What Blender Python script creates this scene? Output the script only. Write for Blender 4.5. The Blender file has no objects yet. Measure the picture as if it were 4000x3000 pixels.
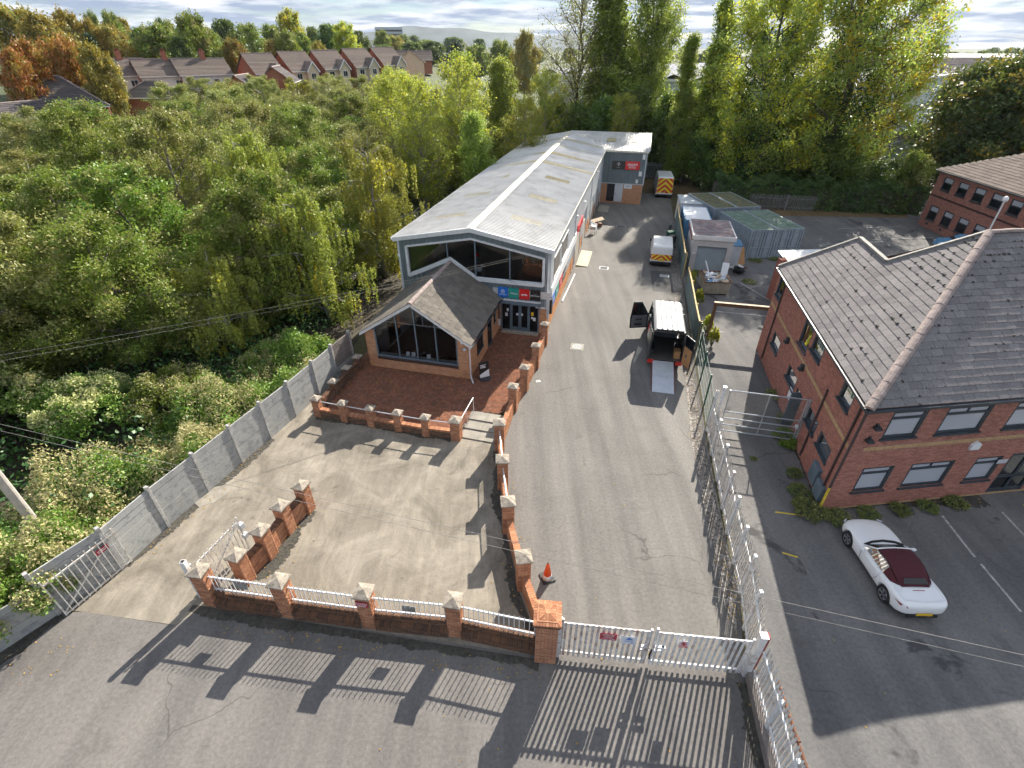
import bpy, math, random
import numpy as np
from mathutils import Vector, Matrix
random.seed(7)
RAD = math.radians
scene = bpy.context.scene

# ------------------------------------------------------------ camera
cam_d = bpy.data.cameras.new("camera")
cam_d.sensor_width = 36.0
cam_d.lens = 17.676
cam_d.clip_start = 0.1
cam_d.clip_end = 12000
cam = bpy.data.objects.new("camera", cam_d)
cam.location = (0, 0, 16)
cam.rotation_euler = (RAD(90 - 34.11), 0, 0)
scene.collection.objects.link(cam)
scene.camera = cam

# ------------------------------------------------------------ sky and sun
SUN_AZ, SUN_EL = RAD(26.5), RAD(32.0)      # azimuth measured from +y towards +x
world = bpy.data.worlds.new("World")
scene.world = world
world.use_nodes = True
wn, wl = world.node_tree.nodes, world.node_tree.links
wn.clear()
def W(t, **k):
    n = wn.new(t)
    for a, b in k.items(): setattr(n, a, b)
    return n
w_out = W('ShaderNodeOutputWorld'); w_bg = W('ShaderNodeBackground'); w_bg.inputs[1].default_value = 0.062
w_sky = W('ShaderNodeTexSky', sky_type='NISHITA', sun_disc=False)
w_sky.sun_elevation = SUN_EL; w_sky.sun_rotation = SUN_AZ
w_sky.air_density = 1.0; w_sky.dust_density = 0.6; w_sky.ozone_density = 1.5
w_tc = W('ShaderNodeTexCoord'); w_sep = W('ShaderNodeSeparateXYZ'); wl.new(w_tc.outputs['Generated'], w_sep.inputs[0])
w_mx = W('ShaderNodeMath', operation='MAXIMUM'); wl.new(w_sep.outputs[2], w_mx.inputs[0]); w_mx.inputs[1].default_value = 0.0
w_ad = W('ShaderNodeMath', operation='ADD'); wl.new(w_mx.outputs[0], w_ad.inputs[0]); w_ad.inputs[1].default_value = 0.09
w_dx = W('ShaderNodeMath', operation='DIVIDE'); wl.new(w_sep.outputs[0], w_dx.inputs[0]); wl.new(w_ad.outputs[0], w_dx.inputs[1])
w_dy = W('ShaderNodeMath', operation='DIVIDE'); wl.new(w_sep.outputs[1], w_dy.inputs[0]); wl.new(w_ad.outputs[0], w_dy.inputs[1])
w_cb = W('ShaderNodeCombineXYZ'); wl.new(w_dx.outputs[0], w_cb.inputs[0]); wl.new(w_dy.outputs[0], w_cb.inputs[1])
w_n1 = W('ShaderNodeTexNoise'); w_n1.inputs['Scale'].default_value = 0.62; w_n1.inputs['Detail'].default_value = 4.5; w_n1.inputs['Roughness'].default_value = 0.56
wl.new(w_cb.outputs[0], w_n1.inputs['Vector'])
w_r1 = W('ShaderNodeValToRGB'); w_r1.color_ramp.elements[0].position = 0.36; w_r1.color_ramp.elements[1].position = 0.50
wl.new(w_n1.outputs[0], w_r1.inputs[0])
w_n2 = W('ShaderNodeTexNoise'); w_n2.inputs['Scale'].default_value = 1.3; w_n2.inputs['Detail'].default_value = 4; w_n2.inputs['Roughness'].default_value = 0.55
wl.new(w_cb.outputs[0], w_n2.inputs['Vector'])
w_r2 = W('ShaderNodeValToRGB')
w_r2.color_ramp.elements[0].position = 0.43; w_r2.color_ramp.elements[0].color = (3.0, 3.7, 5.0, 1)
w_r2.color_ramp.elements[1].position = 0.64; w_r2.color_ramp.elements[1].color = (8.0, 8.2, 8.5, 1)
wl.new(w_n2.outputs[0], w_r2.inputs[0])
w_mix = W('ShaderNodeMix', data_type='RGBA')
w_tint = W('ShaderNodeMix', data_type='RGBA', blend_type='MULTIPLY'); w_tint.inputs['Factor'].default_value = 1.0; w_tint.inputs['B'].default_value = (.55, .68, .88, 1)
wl.new(w_sky.outputs[0], w_tint.inputs['A']); wl.new(w_r1.outputs[0], w_mix.inputs['Factor']); wl.new(w_tint.outputs['Result'], w_mix.inputs['A']); wl.new(w_r2.outputs[0], w_mix.inputs['B'])
wl.new(w_mix.outputs['Result'], w_bg.inputs[0]); wl.new(w_bg.outputs[0], w_out.inputs[0])

world.cycles.sampling_method = 'MANUAL'; world.cycles.sample_map_resolution = 256
sun_d = bpy.data.lights.new("sun", 'SUN'); sun_d.energy = 5.0; sun_d.angle = RAD(0.53); sun_d.color = (1.0, 0.93, 0.82)
sun = bpy.data.objects.new("sun", sun_d); scene.collection.objects.link(sun)
sd = Vector((math.sin(SUN_AZ) * math.cos(SUN_EL), math.cos(SUN_AZ) * math.cos(SUN_EL), math.sin(SUN_EL)))
sun.rotation_euler = sd.to_track_quat('Z', 'Y').to_euler(); sun.location = (30, 60, 60)

scene.view_settings.view_transform = 'Standard'; scene.view_settings.look = 'None'
scene.view_settings.gamma = 1.0; scene.view_settings.use_curve_mapping = False
scene.view_settings.exposure = 1.14
scene.cycles.max_bounces = 4; scene.cycles.transparent_max_bounces = 8
scene.cycles.diffuse_bounces = 2; scene.cycles.glossy_bounces = 2; scene.cycles.transmission_bounces = 2
scene.cycles.use_adaptive_sampling = True; scene.cycles.adaptive_threshold = 0.03; scene.cycles.use_light_tree = False
scene.cycles.sample_clamp_indirect = 6.0
scene.cycles.caustics_reflective = False; scene.cycles.caustics_refractive = False
scene.cycles.use_denoising = True

# ------------------------------------------------------------ materials
MAT = {}
def nodes_of(name):
    m = bpy.data.materials.new(name); m.use_nodes = True
    nt = m.node_tree; b = nt.nodes['Principled BSDF']
    MAT[name] = m
    return m, nt, b
def N(nt, t, **k):
    n = nt.nodes.new(t)
    for a, b in k.items(): setattr(n, a, b)
    return n
def L(nt, a, b): nt.links.new(a, b)
def ramp(nt, fac, stops):
    r = N(nt, 'ShaderNodeValToRGB'); e = r.color_ramp.elements
    e[0].position, e[0].color = stops[0][0], (*stops[0][1], 1)
    e[1].position, e[1].color = stops[-1][0], (*stops[-1][1], 1)
    for p, c in stops[1:-1]:
        x = e.new(p); x.color = (*c, 1)
    L(nt, fac, r.inputs[0]); return r.outputs[0]
def noise(nt, scale, detail=5, rough=0.55, coord=None, dist=0.0):
    n = N(nt, 'ShaderNodeTexNoise'); n.inputs['Scale'].default_value = scale; n.inputs['Detail'].default_value = detail
    n.inputs['Roughness'].default_value = rough; n.inputs['Distortion'].default_value = dist
    if coord is not None: L(nt, coord, n.inputs['Vector'])
    return n.outputs[0]
def wpos(nt): return N(nt, 'ShaderNodeNewGeometry').outputs['Position']
def mixc(nt, fac, a, b, blend='MIX'):
    m = N(nt, 'ShaderNodeMix', data_type='RGBA', blend_type=blend)
    for s, v in (('Factor', fac), ('A', a), ('B', b)):
        if isinstance(v, (int, float)): m.inputs[s].default_value = v
        elif isinstance(v, tuple): m.inputs[s].default_value = (*v, 1)
        else: L(nt, v, m.inputs[s])
    return m.outputs['Result']
def mth(nt, op, a, b=None, clamp=False):
    m = N(nt, 'ShaderNodeMath', operation=op); m.use_clamp = clamp
    for i, v in enumerate((a, b)):
        if v is None: continue
        if isinstance(v, (int, float)): m.inputs[i].default_value = v
        else: L(nt, v, m.inputs[i])
    return m.outputs[0]
def bump(nt, b, h, strength=0.3, dist=0.02):
    n = N(nt, 'ShaderNodeBump'); n.inputs['Strength'].default_value = strength; n.inputs['Distance'].default_value = dist
    L(nt, h, n.inputs['Height']); L(nt, n.outputs[0], b.inputs['Normal'])
def island(nt):
    g = N(nt, 'ShaderNodeNewGeometry'); o = N(nt, 'ShaderNodeObjectInfo')
    return mth(nt, 'FRACT', mth(nt, 'ADD', g.outputs['Random Per Island'], o.outputs['Random']))
def V3(c, k): return tuple(min(1, x * k) for x in c)

def plain(name, col, rough=0.6, metal=0.0, var=0.18, scale=2.0, dirt=None, dirt_amt=0.35, bmp=0.0, spec=0.5, dscale=6.0):
    """paint, plastic or metal with uneven tone and, where asked, patches of dirt or rust"""
    m, nt, b = nodes_of(name)
    p = wpos(nt)
    c = ramp(nt, noise(nt, scale, 2, 0.6, p), [(0.3, V3(col, 1 - var)), (0.7, V3(col, 1 + var))])
    if dirt:
        f = ramp(nt, noise(nt, dscale, 4, 0.65, p), [(0.60 - 0.22 * dirt_amt, (0, 0, 0)), (0.80 - 0.16 * dirt_amt, (.85, .85, .85))])
        c = mixc(nt, f, c, dirt)
    L(nt, c, b.inputs['Base Color']); b.inputs['Roughness'].default_value = rough; b.inputs['Metallic'].default_value = metal
    b.inputs['Specular IOR Level'].default_value = spec
    if bmp: bump(nt, b, noise(nt, 30, 2, .6, p), bmp, 0.01)
    return m

def asphalt(name, tones, patch=None, rough=0.9, cracks=True, grain=70):
    m, nt, b = nodes_of(name); p = wpos(nt)
    big = noise(nt, 0.16, 4, 0.6, p, 0.6)
    c = ramp(nt, big, [(0.3, tones[0]), (0.5, tones[1]), (0.72, tones[2])])
    # streaks of wear drawn out along the way the traffic goes
    mp = N(nt, 'ShaderNodeMapping'); mp.inputs['Rotation'].default_value = (0, 0, RAD(13)); mp.inputs['Scale'].default_value = (1.1, 0.07, 1)
    L(nt, p, mp.inputs[0])
    c = mixc(nt, 0.55, c, ramp(nt, noise(nt, 1.0, 3, .6, mp.outputs[0]), [(0.3, (0.32, 0.32, 0.33)), (0.7, (0.68, 0.67, 0.65))]), 'OVERLAY')
    g = noise(nt, grain, 2, 0.7, p)
    c = mixc(nt, 0.5, c, ramp(nt, g, [(0.25, (0.2, 0.2, 0.2)), (0.75, (0.8, 0.8, 0.8))]), 'OVERLAY')
    mid = noise(nt, 9, 2, .6, p)
    c = mixc(nt, 0.35, c, ramp(nt, mid, [(0.3, (0.3, 0.3, 0.3)), (0.7, (0.7, 0.7, 0.7))]), 'OVERLAY')
    # fine pale chips of stone
    vo = N(nt, 'ShaderNodeTexVoronoi'); vo.inputs['Scale'].default_value = 26; L(nt, p, vo.inputs['Vector'])
    ch = ramp(nt, vo.outputs['Distance'], [(0.05, (1, 1, 1)), (0.13, (0, 0, 0))])
    c = mixc(nt, mth(nt, 'MULTIPLY', ch, 0.35), c, (0.42, 0.40, 0.37))
    sn = ramp(nt, noise(nt, 0.75, 3, .55, p, .4), [(.62, (0, 0, 0)), (.74, (1, 1, 1))])
    c = mixc(nt, mth(nt, 'MULTIPLY', sn, .3), c, V3(tones[0], .5))
    if patch:
        f = ramp(nt, noise(nt, patch[1], 4, .6, p, 1.0), [(patch[2], (0, 0, 0)), (patch[2] + 0.05, (1, 1, 1))])
        c = mixc(nt, f, c, patch[0])
    if cracks:
        v = N(nt, 'ShaderNodeTexVoronoi', feature='DISTANCE_TO_EDGE'); v.inputs['Scale'].default_value = 0.22
        wv = N(nt, 'ShaderNodeVectorMath', operation='ADD'); L(nt, p, wv.inputs[0])
        nn = N(nt, 'ShaderNodeTexNoise'); nn.inputs['Scale'].default_value = 0.9; nn.inputs['Detail'].default_value = 3; L(nt, p, nn.inputs['Vector'])
        L(nt, nn.outputs['Color'], wv.inputs[1]); L(nt, wv.outputs[0], v.inputs['Vector'])
        cr = ramp(nt, v.outputs[0], [(0.0, (1, 1, 1)), (0.006, (0, 0, 0))])
        gate = ramp(nt, noise(nt, 0.25, 2, .5, p), [(0.52, (0, 0, 0)), (0.6, (1, 1, 1))])
        c = mixc(nt, mth(nt, 'MULTIPLY', mth(nt, 'MULTIPLY', cr, gate), .7), c, V3(tones[0], 0.45))
    L(nt, c, b.inputs['Base Color']); b.inputs['Roughness'].default_value = rough
    b.inputs['Specular IOR Level'].default_value = 0.25
    bump(nt, b, g, 0.5, 0.012)
    return m

def brickmat(name, cols, mortar_dirt=0.25, dirtcol=(0.06, 0.05, 0.04)):
    m, nt, b = nodes_of(name); p = wpos(nt)
    c = ramp(nt, island(nt), [(i / (len(cols) - 1), k) for i, k in enumerate(cols)])
    c = mixc(nt, 0.5, c, ramp(nt, noise(nt, 14, 2, .65, p), [(0.3, (0.33, 0.33, 0.33)), (0.7, (0.66, 0.66, 0.66))]), 'OVERLAY')
    f = ramp(nt, noise(nt, 0.9, 4, .62, p), [(0.56, (0, 0, 0)), (0.78, (1, 1, 1))])
    c = mixc(nt, mth(nt, 'MULTIPLY', f, mortar_dirt), c, dirtcol)
    L(nt, c, b.inputs['Base Color']); b.inputs['Roughness'].default_value = 0.9
    b.inputs['Specular IOR Level'].default_value = 0.08
    return m

def leafmat(name, cols, trans=0.4, gloss=0.35):
    """leaves: every leaf its own tone, with light passing through"""
    m, nt, b = nodes_of(name)
    g = N(nt, 'ShaderNodeNewGeometry'); o = N(nt, 'ShaderNodeObjectInfo')
    at = N(nt, 'ShaderNodeAttribute'); at.attribute_name = "tone"
    r = mth(nt, 'FRACT', mth(nt, 'ADD', mth(nt, 'MULTIPLY', g.outputs['Random Per Island'], 0.45), mth(nt, 'MULTIPLY', at.outputs['Fac'], 0.55)))
    c = ramp(nt, r, [(i / (len(cols) - 1), k) for i, k in enumerate(cols)])
    hs = N(nt, 'ShaderNodeHueSaturation')
    L(nt, mth(nt, 'ADD', mth(nt, 'MULTIPLY', o.outputs['Random'], 0.04), 0.49), hs.inputs['Hue'])
    L(nt, mth(nt, 'ADD', mth(nt, 'MULTIPLY', o.outputs['Random'], 0.7), 1.65), hs.inputs['Value']); hs.inputs['Saturation'].default_value = 1.05
    L(nt, c, hs.inputs['Color']); c = hs.outputs[0]
    L(nt, c, b.inputs['Base Color']); b.inputs['Roughness'].default_value = 0.5; b.inputs['Specular IOR Level'].default_value = gloss
    t = N(nt, 'ShaderNodeBsdfTranslucent')
    tc = mixc(nt, 0.35, c, (0.30, 0.34, 0.03)); L(nt, tc, t.inputs[0])
    mx = N(nt, 'ShaderNodeMixShader'); mx.inputs[0].default_value = trans * .72
    L(nt, b.outputs[0], mx.inputs[1]); L(nt, t.outputs[0], mx.inputs[2])
    L(nt, mx.outputs[0], nt.nodes['Material Output'].inputs[0])
    return m

def glassmat(name, tint, refl=1.0, rough=0.02, opac=0.0, ocol=(0.02, 0.025, 0.03)):
    m, nt, b = nodes_of(name); nt.nodes.remove(b)
    tr = N(nt, 'ShaderNodeBsdfTransparent'); tr.inputs[0].default_value = (*tint, 1)
    gl = N(nt, 'ShaderNodeBsdfGlossy'); gl.inputs['Roughness'].default_value = rough
    gl.inputs[0].default_value = (refl, refl, refl, 1)
    df = N(nt, 'ShaderNodeBsdfDiffuse'); df.inputs[0].default_value = (*ocol, 1)
    fr = N(nt, 'ShaderNodeFresnel'); fr.inputs[0].default_value = 1.55
    m0 = N(nt, 'ShaderNodeMixShader'); m0.inputs[0].default_value = opac; L(nt, tr.outputs[0], m0.inputs[1]); L(nt, df.outputs[0], m0.inputs[2])
    m1 = N(nt, 'ShaderNodeMixShader'); L(nt, fr.outputs[0], m1.inputs[0]); L(nt, m0.outputs[0], m1.inputs[1]); L(nt, gl.outputs[0], m1.inputs[2])
    L(nt, m1.outputs[0], nt.nodes['Material Output'].inputs[0])
    return m

asphalt('drive_asphalt', [(0.145, 0.138, 0.128), (0.175, 0.166, 0.154), (0.20, 0.19, 0.176)])
asphalt('road_asphalt', [(0.135, 0.126, 0.118), (0.160, 0.150, 0.141), (0.185, 0.174, 0.163)])
asphalt('park_asphalt', [(0.120, 0.118, 0.118), (0.150, 0.146, 0.143), (0.185, 0.178, 0.170)], patch=((0.075, 0.072, 0.072), 0.35, 0.60))
asphalt('patch_asphalt', [(0.08, 0.08, 0.08), (0.10, 0.098, 0.096), (0.12, 0.118, 0.115)], cracks=False)
def concrete_yard():
    m, nt, b = nodes_of('yard_concrete'); p = wpos(nt)
    c = ramp(nt, noise(nt, 0.5, 7, .7, p, .8), [(0.28, (0.14, 0.123, 0.10)), (0.45, (0.22, 0.195, 0.16)), (0.62, (0.30, 0.268, 0.222)), (0.8, (0.40, 0.365, 0.31))])
    mp = N(nt, 'ShaderNodeMapping'); mp.inputs['Rotation'].default_value = (0, 0, RAD(-38)); mp.inputs['Scale'].default_value = (4.0, 0.6, 1); L(nt, p, mp.inputs[0])
    c = mixc(nt, .4, c, ramp(nt, noise(nt, 0.9, 5, .7, mp.outputs[0], .5), [(0.3, (0.3, 0.3, 0.29)), (0.7, (0.7, 0.69, 0.66))]), 'OVERLAY')
    st = ramp(nt, noise(nt, 0.55, 5, .6, p, 1.5), [(0.62, (0, 0, 0)), (0.72, (1, 1, 1))])
    c = mixc(nt, mth(nt, 'MULTIPLY', st, .65), c, (0.085, 0.075, 0.062))
    st2 = ramp(nt, noise(nt, 2.6, 7, .75, p, .6), [(0.63, (0, 0, 0)), (0.70, (1, 1, 1))])
    c = mixc(nt, mth(nt, 'MULTIPLY', st2, .6), c, (0.06, 0.055, 0.045))
    g = noise(nt, 40, 4, .7, p)
    c = mixc(nt, .4, c, ramp(nt, g, [(0.25, (.25, .25, .25)), (0.75, (.75, .75, .75))]), 'OVERLAY')
    v = N(nt, 'ShaderNodeTexVoronoi'); v.inputs['Scale'].default_value = 7; L(nt, p, v.inputs['Vector'])
    sp = ramp(nt, v.outputs['Distance'], [(0.06, (1, 1, 1)), (0.10, (0, 0, 0))])
    c = mixc(nt, mth(nt, 'MULTIPLY', sp, .55), c, (0.05, 0.045, 0.035))
    L(nt, c, b.inputs['Base Color']); b.inputs['Roughness'].default_value = .92; b.inputs['Specular IOR Level'].default_value = .2
    bump(nt, b, noise(nt, 5, 5, .7, p), .5, .03)
concrete_yard()
def speck(name, cols, scale, rough=.9, bs=.6, bd=.03):
    m, nt, b = nodes_of(name); p = wpos(nt)
    v = N(nt, 'ShaderNodeTexVoronoi'); v.inputs['Scale'].default_value = scale; L(nt, p, v.inputs['Vector'])
    c = ramp(nt, v.outputs['Color'], [(i / (len(cols) - 1), k) for i, k in enumerate(cols)])
    c = mixc(nt, .5, c, ramp(nt, noise(nt, .8, 6, .6, p), [(.3, (.3, .3, .3)), (.7, (.7, .7, .7))]), 'OVERLAY')
    L(nt, c, b.inputs['Base Color']); b.inputs['Roughness'].default_value = rough
    bump(nt, b, v.outputs['Distance'], bs, bd)
speck('gravel', [(.05, .045, .04), (.14, .12, .10), (.26, .23, .20), (.45, .42, .38)], 14)
speck('soil', [(.02, .017, .012), (.045, .036, .025), (.07, .055, .035), (.03, .04, .015)], 5)
speck('grass', [(.045, .06, .02), (.06, .08, .025), (.075, .09, .03), (.05, .065, .02)], 9)
speck('damp_dirt', [(.035, .032, .027), (.055, .05, .042), (.08, .073, .06), (.045, .048, .03)], 10)
speck('leaf_litter', [(.05, .035, .02), (.12, .08, .04), (.2, .13, .05), (.07, .06, .03)], 9)
speck('moss_dirt', [(.03, .03, .015), (.06, .055, .02), (.10, .085, .04), (.045, .06, .015)], 12)
brickmat('brick_orange', [(.38, .17, .095), (.46, .22, .12), (.53, .27, .15), (.33, .145, .085), (.43, .195, .11)], .35)
brickmat('brick_show', [(.46, .20, .095), (.54, .26, .125), (.60, .31, .155), (.50, .23, .11)], .15)
brickmat('brick_brown', [(.10, .062, .045), (.15, .085, .055), (.21, .11, .065), (.085, .055, .042)], .5)
brickmat('brick_red', [(.37, .155, .115), (.44, .185, .135), (.49, .215, .16), (.33, .135, .105), (.42, .17, .125)], .25, (.16, .10, .085))
brickmat('brick_buff', [(.50, .32, .17), (.56, .37, .2), (.46, .29, .15)], .1)
brickmat('brick_dark', [(.07, .05, .045), (.10, .065, .055), (.085, .055, .05)], .1)
brickmat('paver', [(.17, .075, .045), (.22, .095, .058), (.27, .12, .072), (.15, .075, .05), (.20, .10, .07)], .45, (.05, .045, .035))
brickmat('slate', [(.185, .17, .172), (.215, .20, .197), (.245, .228, .223), (.20, .185, .184), (.23, .212, .21), (.262, .242, .238)], .45, (.085, .08, .07))
brickmat('roof_tile', [(.135, .12, .105), (.165, .15, .13), (.19, .17, .145), (.15, .135, .115)], .45, (.06, .05, .035))
brickmat('house_tile', [(.16, .13, .115), (.19, .155, .135), (.22, .18, .155)], .3)
brickmat('house_tile_dark', [(.09, .08, .085), (.11, .10, .10), (.13, .115, .115)], .3)
plain('mortar', (.40, .36, .31), .95, var=.2, scale=6)
plain('mortar_dark', (.20, .17, .14), .95, var=.25, scale=6)
plain('cap_stone', (.33, .285, .23), .92, var=.3, scale=7, dirt=(.12, .11, .09), dirt_amt=.5, bmp=.4)
plain('concrete_pale', (.47, .47, .45), .92, var=.22, scale=3, dirt=(.22, .23, .23), dirt_amt=.9, bmp=.4, dscale=3)
plain('concrete_post', (.45, .44, .42), .92, var=.2, scale=4, dirt=(.2, .2, .18), dirt_amt=.5, bmp=.3)
plain('concrete_brown', (.22, .19, .17), .92, var=.2, scale=3, bmp=.3)
plain('flag_stone', (.31, .285, .24), .92, var=.2, scale=3, dirt=(.2, .19, .16), dirt_amt=.5, bmp=.2)
plain('roof_sheet', (.66, .645, .62), .5, var=.08, scale=.5, dirt=(.50, .485, .45), dirt_amt=.6, dscale=.9)
plain('roof_sheet_annex', (.66, .64, .61), .5, var=.12, scale=.9, dirt=(.45, .43, .39), dirt_amt=.5, dscale=1.4)
plain('skylight', (.50, .43, .25), .55, var=.3, scale=3, dirt=(.35, .30, .17), dirt_amt=.6)
plain('ridge_pale', (.70, .66, .55), .6, var=.14, scale=2, dirt=(.5, .45, .33), dirt_amt=.5)
plain('trim_white', (.70, .71, .71), .5, var=.06, scale=2, dirt=(.45, .45, .42), dirt_amt=.25)
plain('trim_grey', (.55, .58, .60), .5, var=.06, scale=2)
plain('cladding', (.165, .205, .215), .5, var=.1, scale=1.2, dirt=(.13, .16, .165), dirt_amt=.4)
plain('frame_blue', (.13, .175, .21), .45, var=.1)
plain('frame_dark', (.045, .055, .065), .4, var=.1)
plain('galv', (.50, .53, .56), .42, .55, var=.12, scale=5, dirt=(.38, .40, .42), dirt_amt=.5)
plain('galv_rust', (.66, .67, .67), .5, .15, var=.12, scale=5, dirt=(.25, .09, .03), dirt_amt=.7, dscale=4.5)
plain('white_rust', (.74, .74, .73), .5, .05, var=.08, scale=5, dirt=(.28, .11, .04), dirt_amt=.35, dscale=4)
plain('pale_rusty', (.74, .72, .67), .6, .1, var=.15, scale=5, dirt=(.30, .17, .09), dirt_amt=.45, dscale=6)
plain('rust', (.19, .085, .045), .85, .1, var=.35, scale=7, dirt=(.5, .5, .48), dirt_amt=.25, dscale=8)
plain('red_oxide', (.22, .035, .03), .6, var=.2, scale=5)
plain('rail_grey', (.62, .63, .64), .4, .4, var=.1)
plain('green_metal', (.02, .11, .07), .5, .1, var=.1)
plain('corr_metal', (.17, .24, .24), .5, .3, var=.15, scale=2)
plain('timber_yellow', (.52, .38, .16), .8, var=.2, scale=6)
plain('timber_brown', (.15, .075, .04), .8, var=.25, scale=5)
plain('timber_pale', (.50, .39, .27), .8, var=.2, scale=5)
plain('ply', (.46, .24, .10), .7, var=.15, scale=6)
plain('board_ramp', (.52, .46, .32), .85, var=.18, scale=4, dirt=(.35, .31, .22), dirt_amt=.4)
plain('container_grey', (.32, .37, .41), .55, .1, var=.1, scale=1.5, dirt=(.24, .25, .25), dirt_amt=.4, dscale=2.5)
plain('container_roof', (.15, .21, .165), .8, var=.3, scale=1.5, dirt=(.09, .12, .06), dirt_amt=.6, dscale=2)
plain('container_blue', (.10, .25, .42), .55, .1, var=.15)
plain('mossy_roof', (.10, .115, .07), .95, var=.4, scale=2, dirt=(.24, .17, .07), dirt_amt=.6, dscale=3)
plain('shutter', (.32, .36, .37), .5, .3, var=.08)
plain('garage_wall', (.60, .56, .52), .85, var=.08, scale=1.5, dirt=(.42, .38, .34), dirt_amt=.35)
plain('garage_roof', (.25, .21, .215), .9, var=.3, scale=2, dirt=(.27, .13, .10), dirt_amt=.6, dscale=2.2)
plain('render_white', (.75, .73, .70), .8, var=.07, scale=1.5)
plain('render_cream', (.62, .52, .38), .85, var=.06, scale=1.5)
plain('house_brick', (.36, .14, .085), .9, var=.12, scale=5)
plain('fleet_white', (.80, .80, .80), .25, var=.03)
plain('car_white', (.85, .85, .84), .18, var=.02)
plain('van_dark', (.022, .028, .032), .25, var=.1)
plain('van_silver', (.36, .36, .355), .4, .35, var=.05)
plain('soft_top', (.075, .012, .018), .85, var=.1, scale=8)
plain('black_plastic', (.02, .02, .022), .5, var=.1)
plain('rubber', (.018, .018, .018), .85, var=.1)
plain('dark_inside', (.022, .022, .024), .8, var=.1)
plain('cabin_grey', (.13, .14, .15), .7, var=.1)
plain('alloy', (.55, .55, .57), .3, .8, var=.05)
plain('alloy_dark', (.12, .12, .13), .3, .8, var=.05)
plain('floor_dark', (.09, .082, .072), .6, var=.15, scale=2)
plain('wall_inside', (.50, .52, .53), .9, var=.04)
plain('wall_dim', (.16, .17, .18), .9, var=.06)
plain('alu_ramp', (.60, .63, .66), .45, .35, var=.08, scale=3)
plain('orange_cone', (.85, .11, .02), .5, var=.06)
plain('cone_band', (.80, .80, .80), .4, var=.04)
plain('plate_yellow', (.78, .50, .03), .4, var=.03)
plain('plate_white', (.80, .80, .78), .4, var=.03)
plain('hi_yellow', (.85, .68, .03), .35, var=.03)
plain('hi_red', (.62, .04, .03), .35, var=.03)
plain('light_red', (.30, .01, .015), .2, var=.03)
plain('sign_blue', (.015, .17, .62), .35, var=.03)
plain('sign_teal', (.015, .30, .25), .35, var=.03)
plain('sign_red', (.68, .02, .02), .35, var=.03)
plain('sign_black', (.015, .015, .017), .35, var=.05)
plain('sign_grey', (.60, .56, .53), .6, var=.05)
plain('sign_white', (.80, .80, .80), .45, var=.03)
plain('sign_crimson', (.42, .025, .05), .45, var=.05)
plain('yellow_paint', (.66, .48, .05), .8, var=.2, scale=6)
plain('line_white', (.50, .49, .47), .85, var=.2, scale=8, dirt=(.16, .155, .15), dirt_amt=.9)
plain('rail_white', (.74, .75, .76), .5, .0, var=.08, scale=5, dirt=(.45, .40, .36), dirt_amt=.3)
plain('bin_cream', (.50, .44, .34), .8, var=.15, dirt=(.25, .16, .09), dirt_amt=.4)
plain('paper_white', (.74, .76, .80), .7, var=.06)
plain('wood_pole', (.46, .41, .37), .75, var=.12, scale=5)
plain('pipe_pale', (.70, .66, .68), .5, var=.05)
plain('pipe_dark', (.07, .045, .045), .5, var=.1)
plain('bark', (.12, .10, .08), .95, var=.35, scale=6, bmp=.5)
plain('bark_pale', (.30, .275, .235), .92, var=.35, scale=7, bmp=.4)
plain('bark_birch', (.30, .28, .25), .9, var=.3, scale=5, dirt=(.12, .10, .08), dirt_amt=.5)
plain('bike_red', (.45, .01, .012), .2, var=.05)
plain('chrome', (.75, .75, .76), .15, 1.0, var=.03)
plain('plastic_white', (.78, .79, .79), .45, var=.04)
plain('far_roof', (.16, .15, .15), 1, var=.15, scale=.1, spec=0)
plain('far_roof_b', (.11, .10, .10), 1, var=.15, scale=.1, spec=0)
plain('warehouse_wall', (.52, .57, .63), .5, var=.05, scale=.3)
plain('warehouse_roof', (.45, .45, .47), 1, var=.08, scale=.3, spec=0)
plain('hill_haze_blue', (.10, .13, .14), .95, var=.3, scale=.01)  # bluish distance haze is painted into the hill's base colour
plain('brick_flat', (.32, .11, .075), .9, var=.12, scale=4)
plain('lead', (.25, .24, .22), .8, var=.2, scale=4, dirt=(.12, .11, .08), dirt_amt=.5)
plain('ridge_tile', (.34, .27, .245), .9, var=.25, scale=4, dirt=(.18, .15, .12), dirt_amt=.5)
glassmat('glass', (.86, .90, .91))
glassmat('glass_dark', (.30, .34, .36), opac=.35)
glassmat('glass_blind', (.5, .5, .5), opac=.93, ocol=(.52, .54, .58))
glassmat('glass_car', (.1, .1, .1), opac=.8, ocol=(.012, .013, .015))
glassmat('glass_smoke', (.35, .38, .40), opac=.25)
leafmat('leaf_birch', [(.15, .17, .035), (.19, .20, .045), (.25, .24, .06), (.13, .155, .03), (.21, .21, .055), (.34, .24, .05)], .48)
leafmat('leaf_olive', [(.15, .15, .05), (.19, .18, .075), (.12, .13, .035), (.23, .21, .09), (.16, .155, .055)], .42)
leafmat('leaf_green', [(.085, .125, .022), (.115, .155, .03), (.07, .105, .02), (.15, .18, .035), (.10, .135, .028)], .45)
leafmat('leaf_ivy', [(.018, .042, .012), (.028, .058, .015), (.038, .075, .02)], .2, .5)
leafmat('leaf_poplar', [(.16, .20, .04), (.20, .235, .055), (.24, .25, .07), (.13, .17, .035), (.28, .26, .06)], .78)
leafmat('leaf_yellow', [(.22, .22, .035), (.30, .26, .04), (.38, .29, .04), (.18, .19, .035), (.26, .24, .04)], .78)
leafmat('leaf_brown', [(.20, .135, .04), (.23, .145, .035), (.13, .10, .03), (.28, .17, .04), (.10, .095, .03)], .35)
leafmat('leaf_red', [(.24, .07, .035), (.30, .10, .045), (.19, .06, .03), (.22, .12, .05)], .35)
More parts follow.
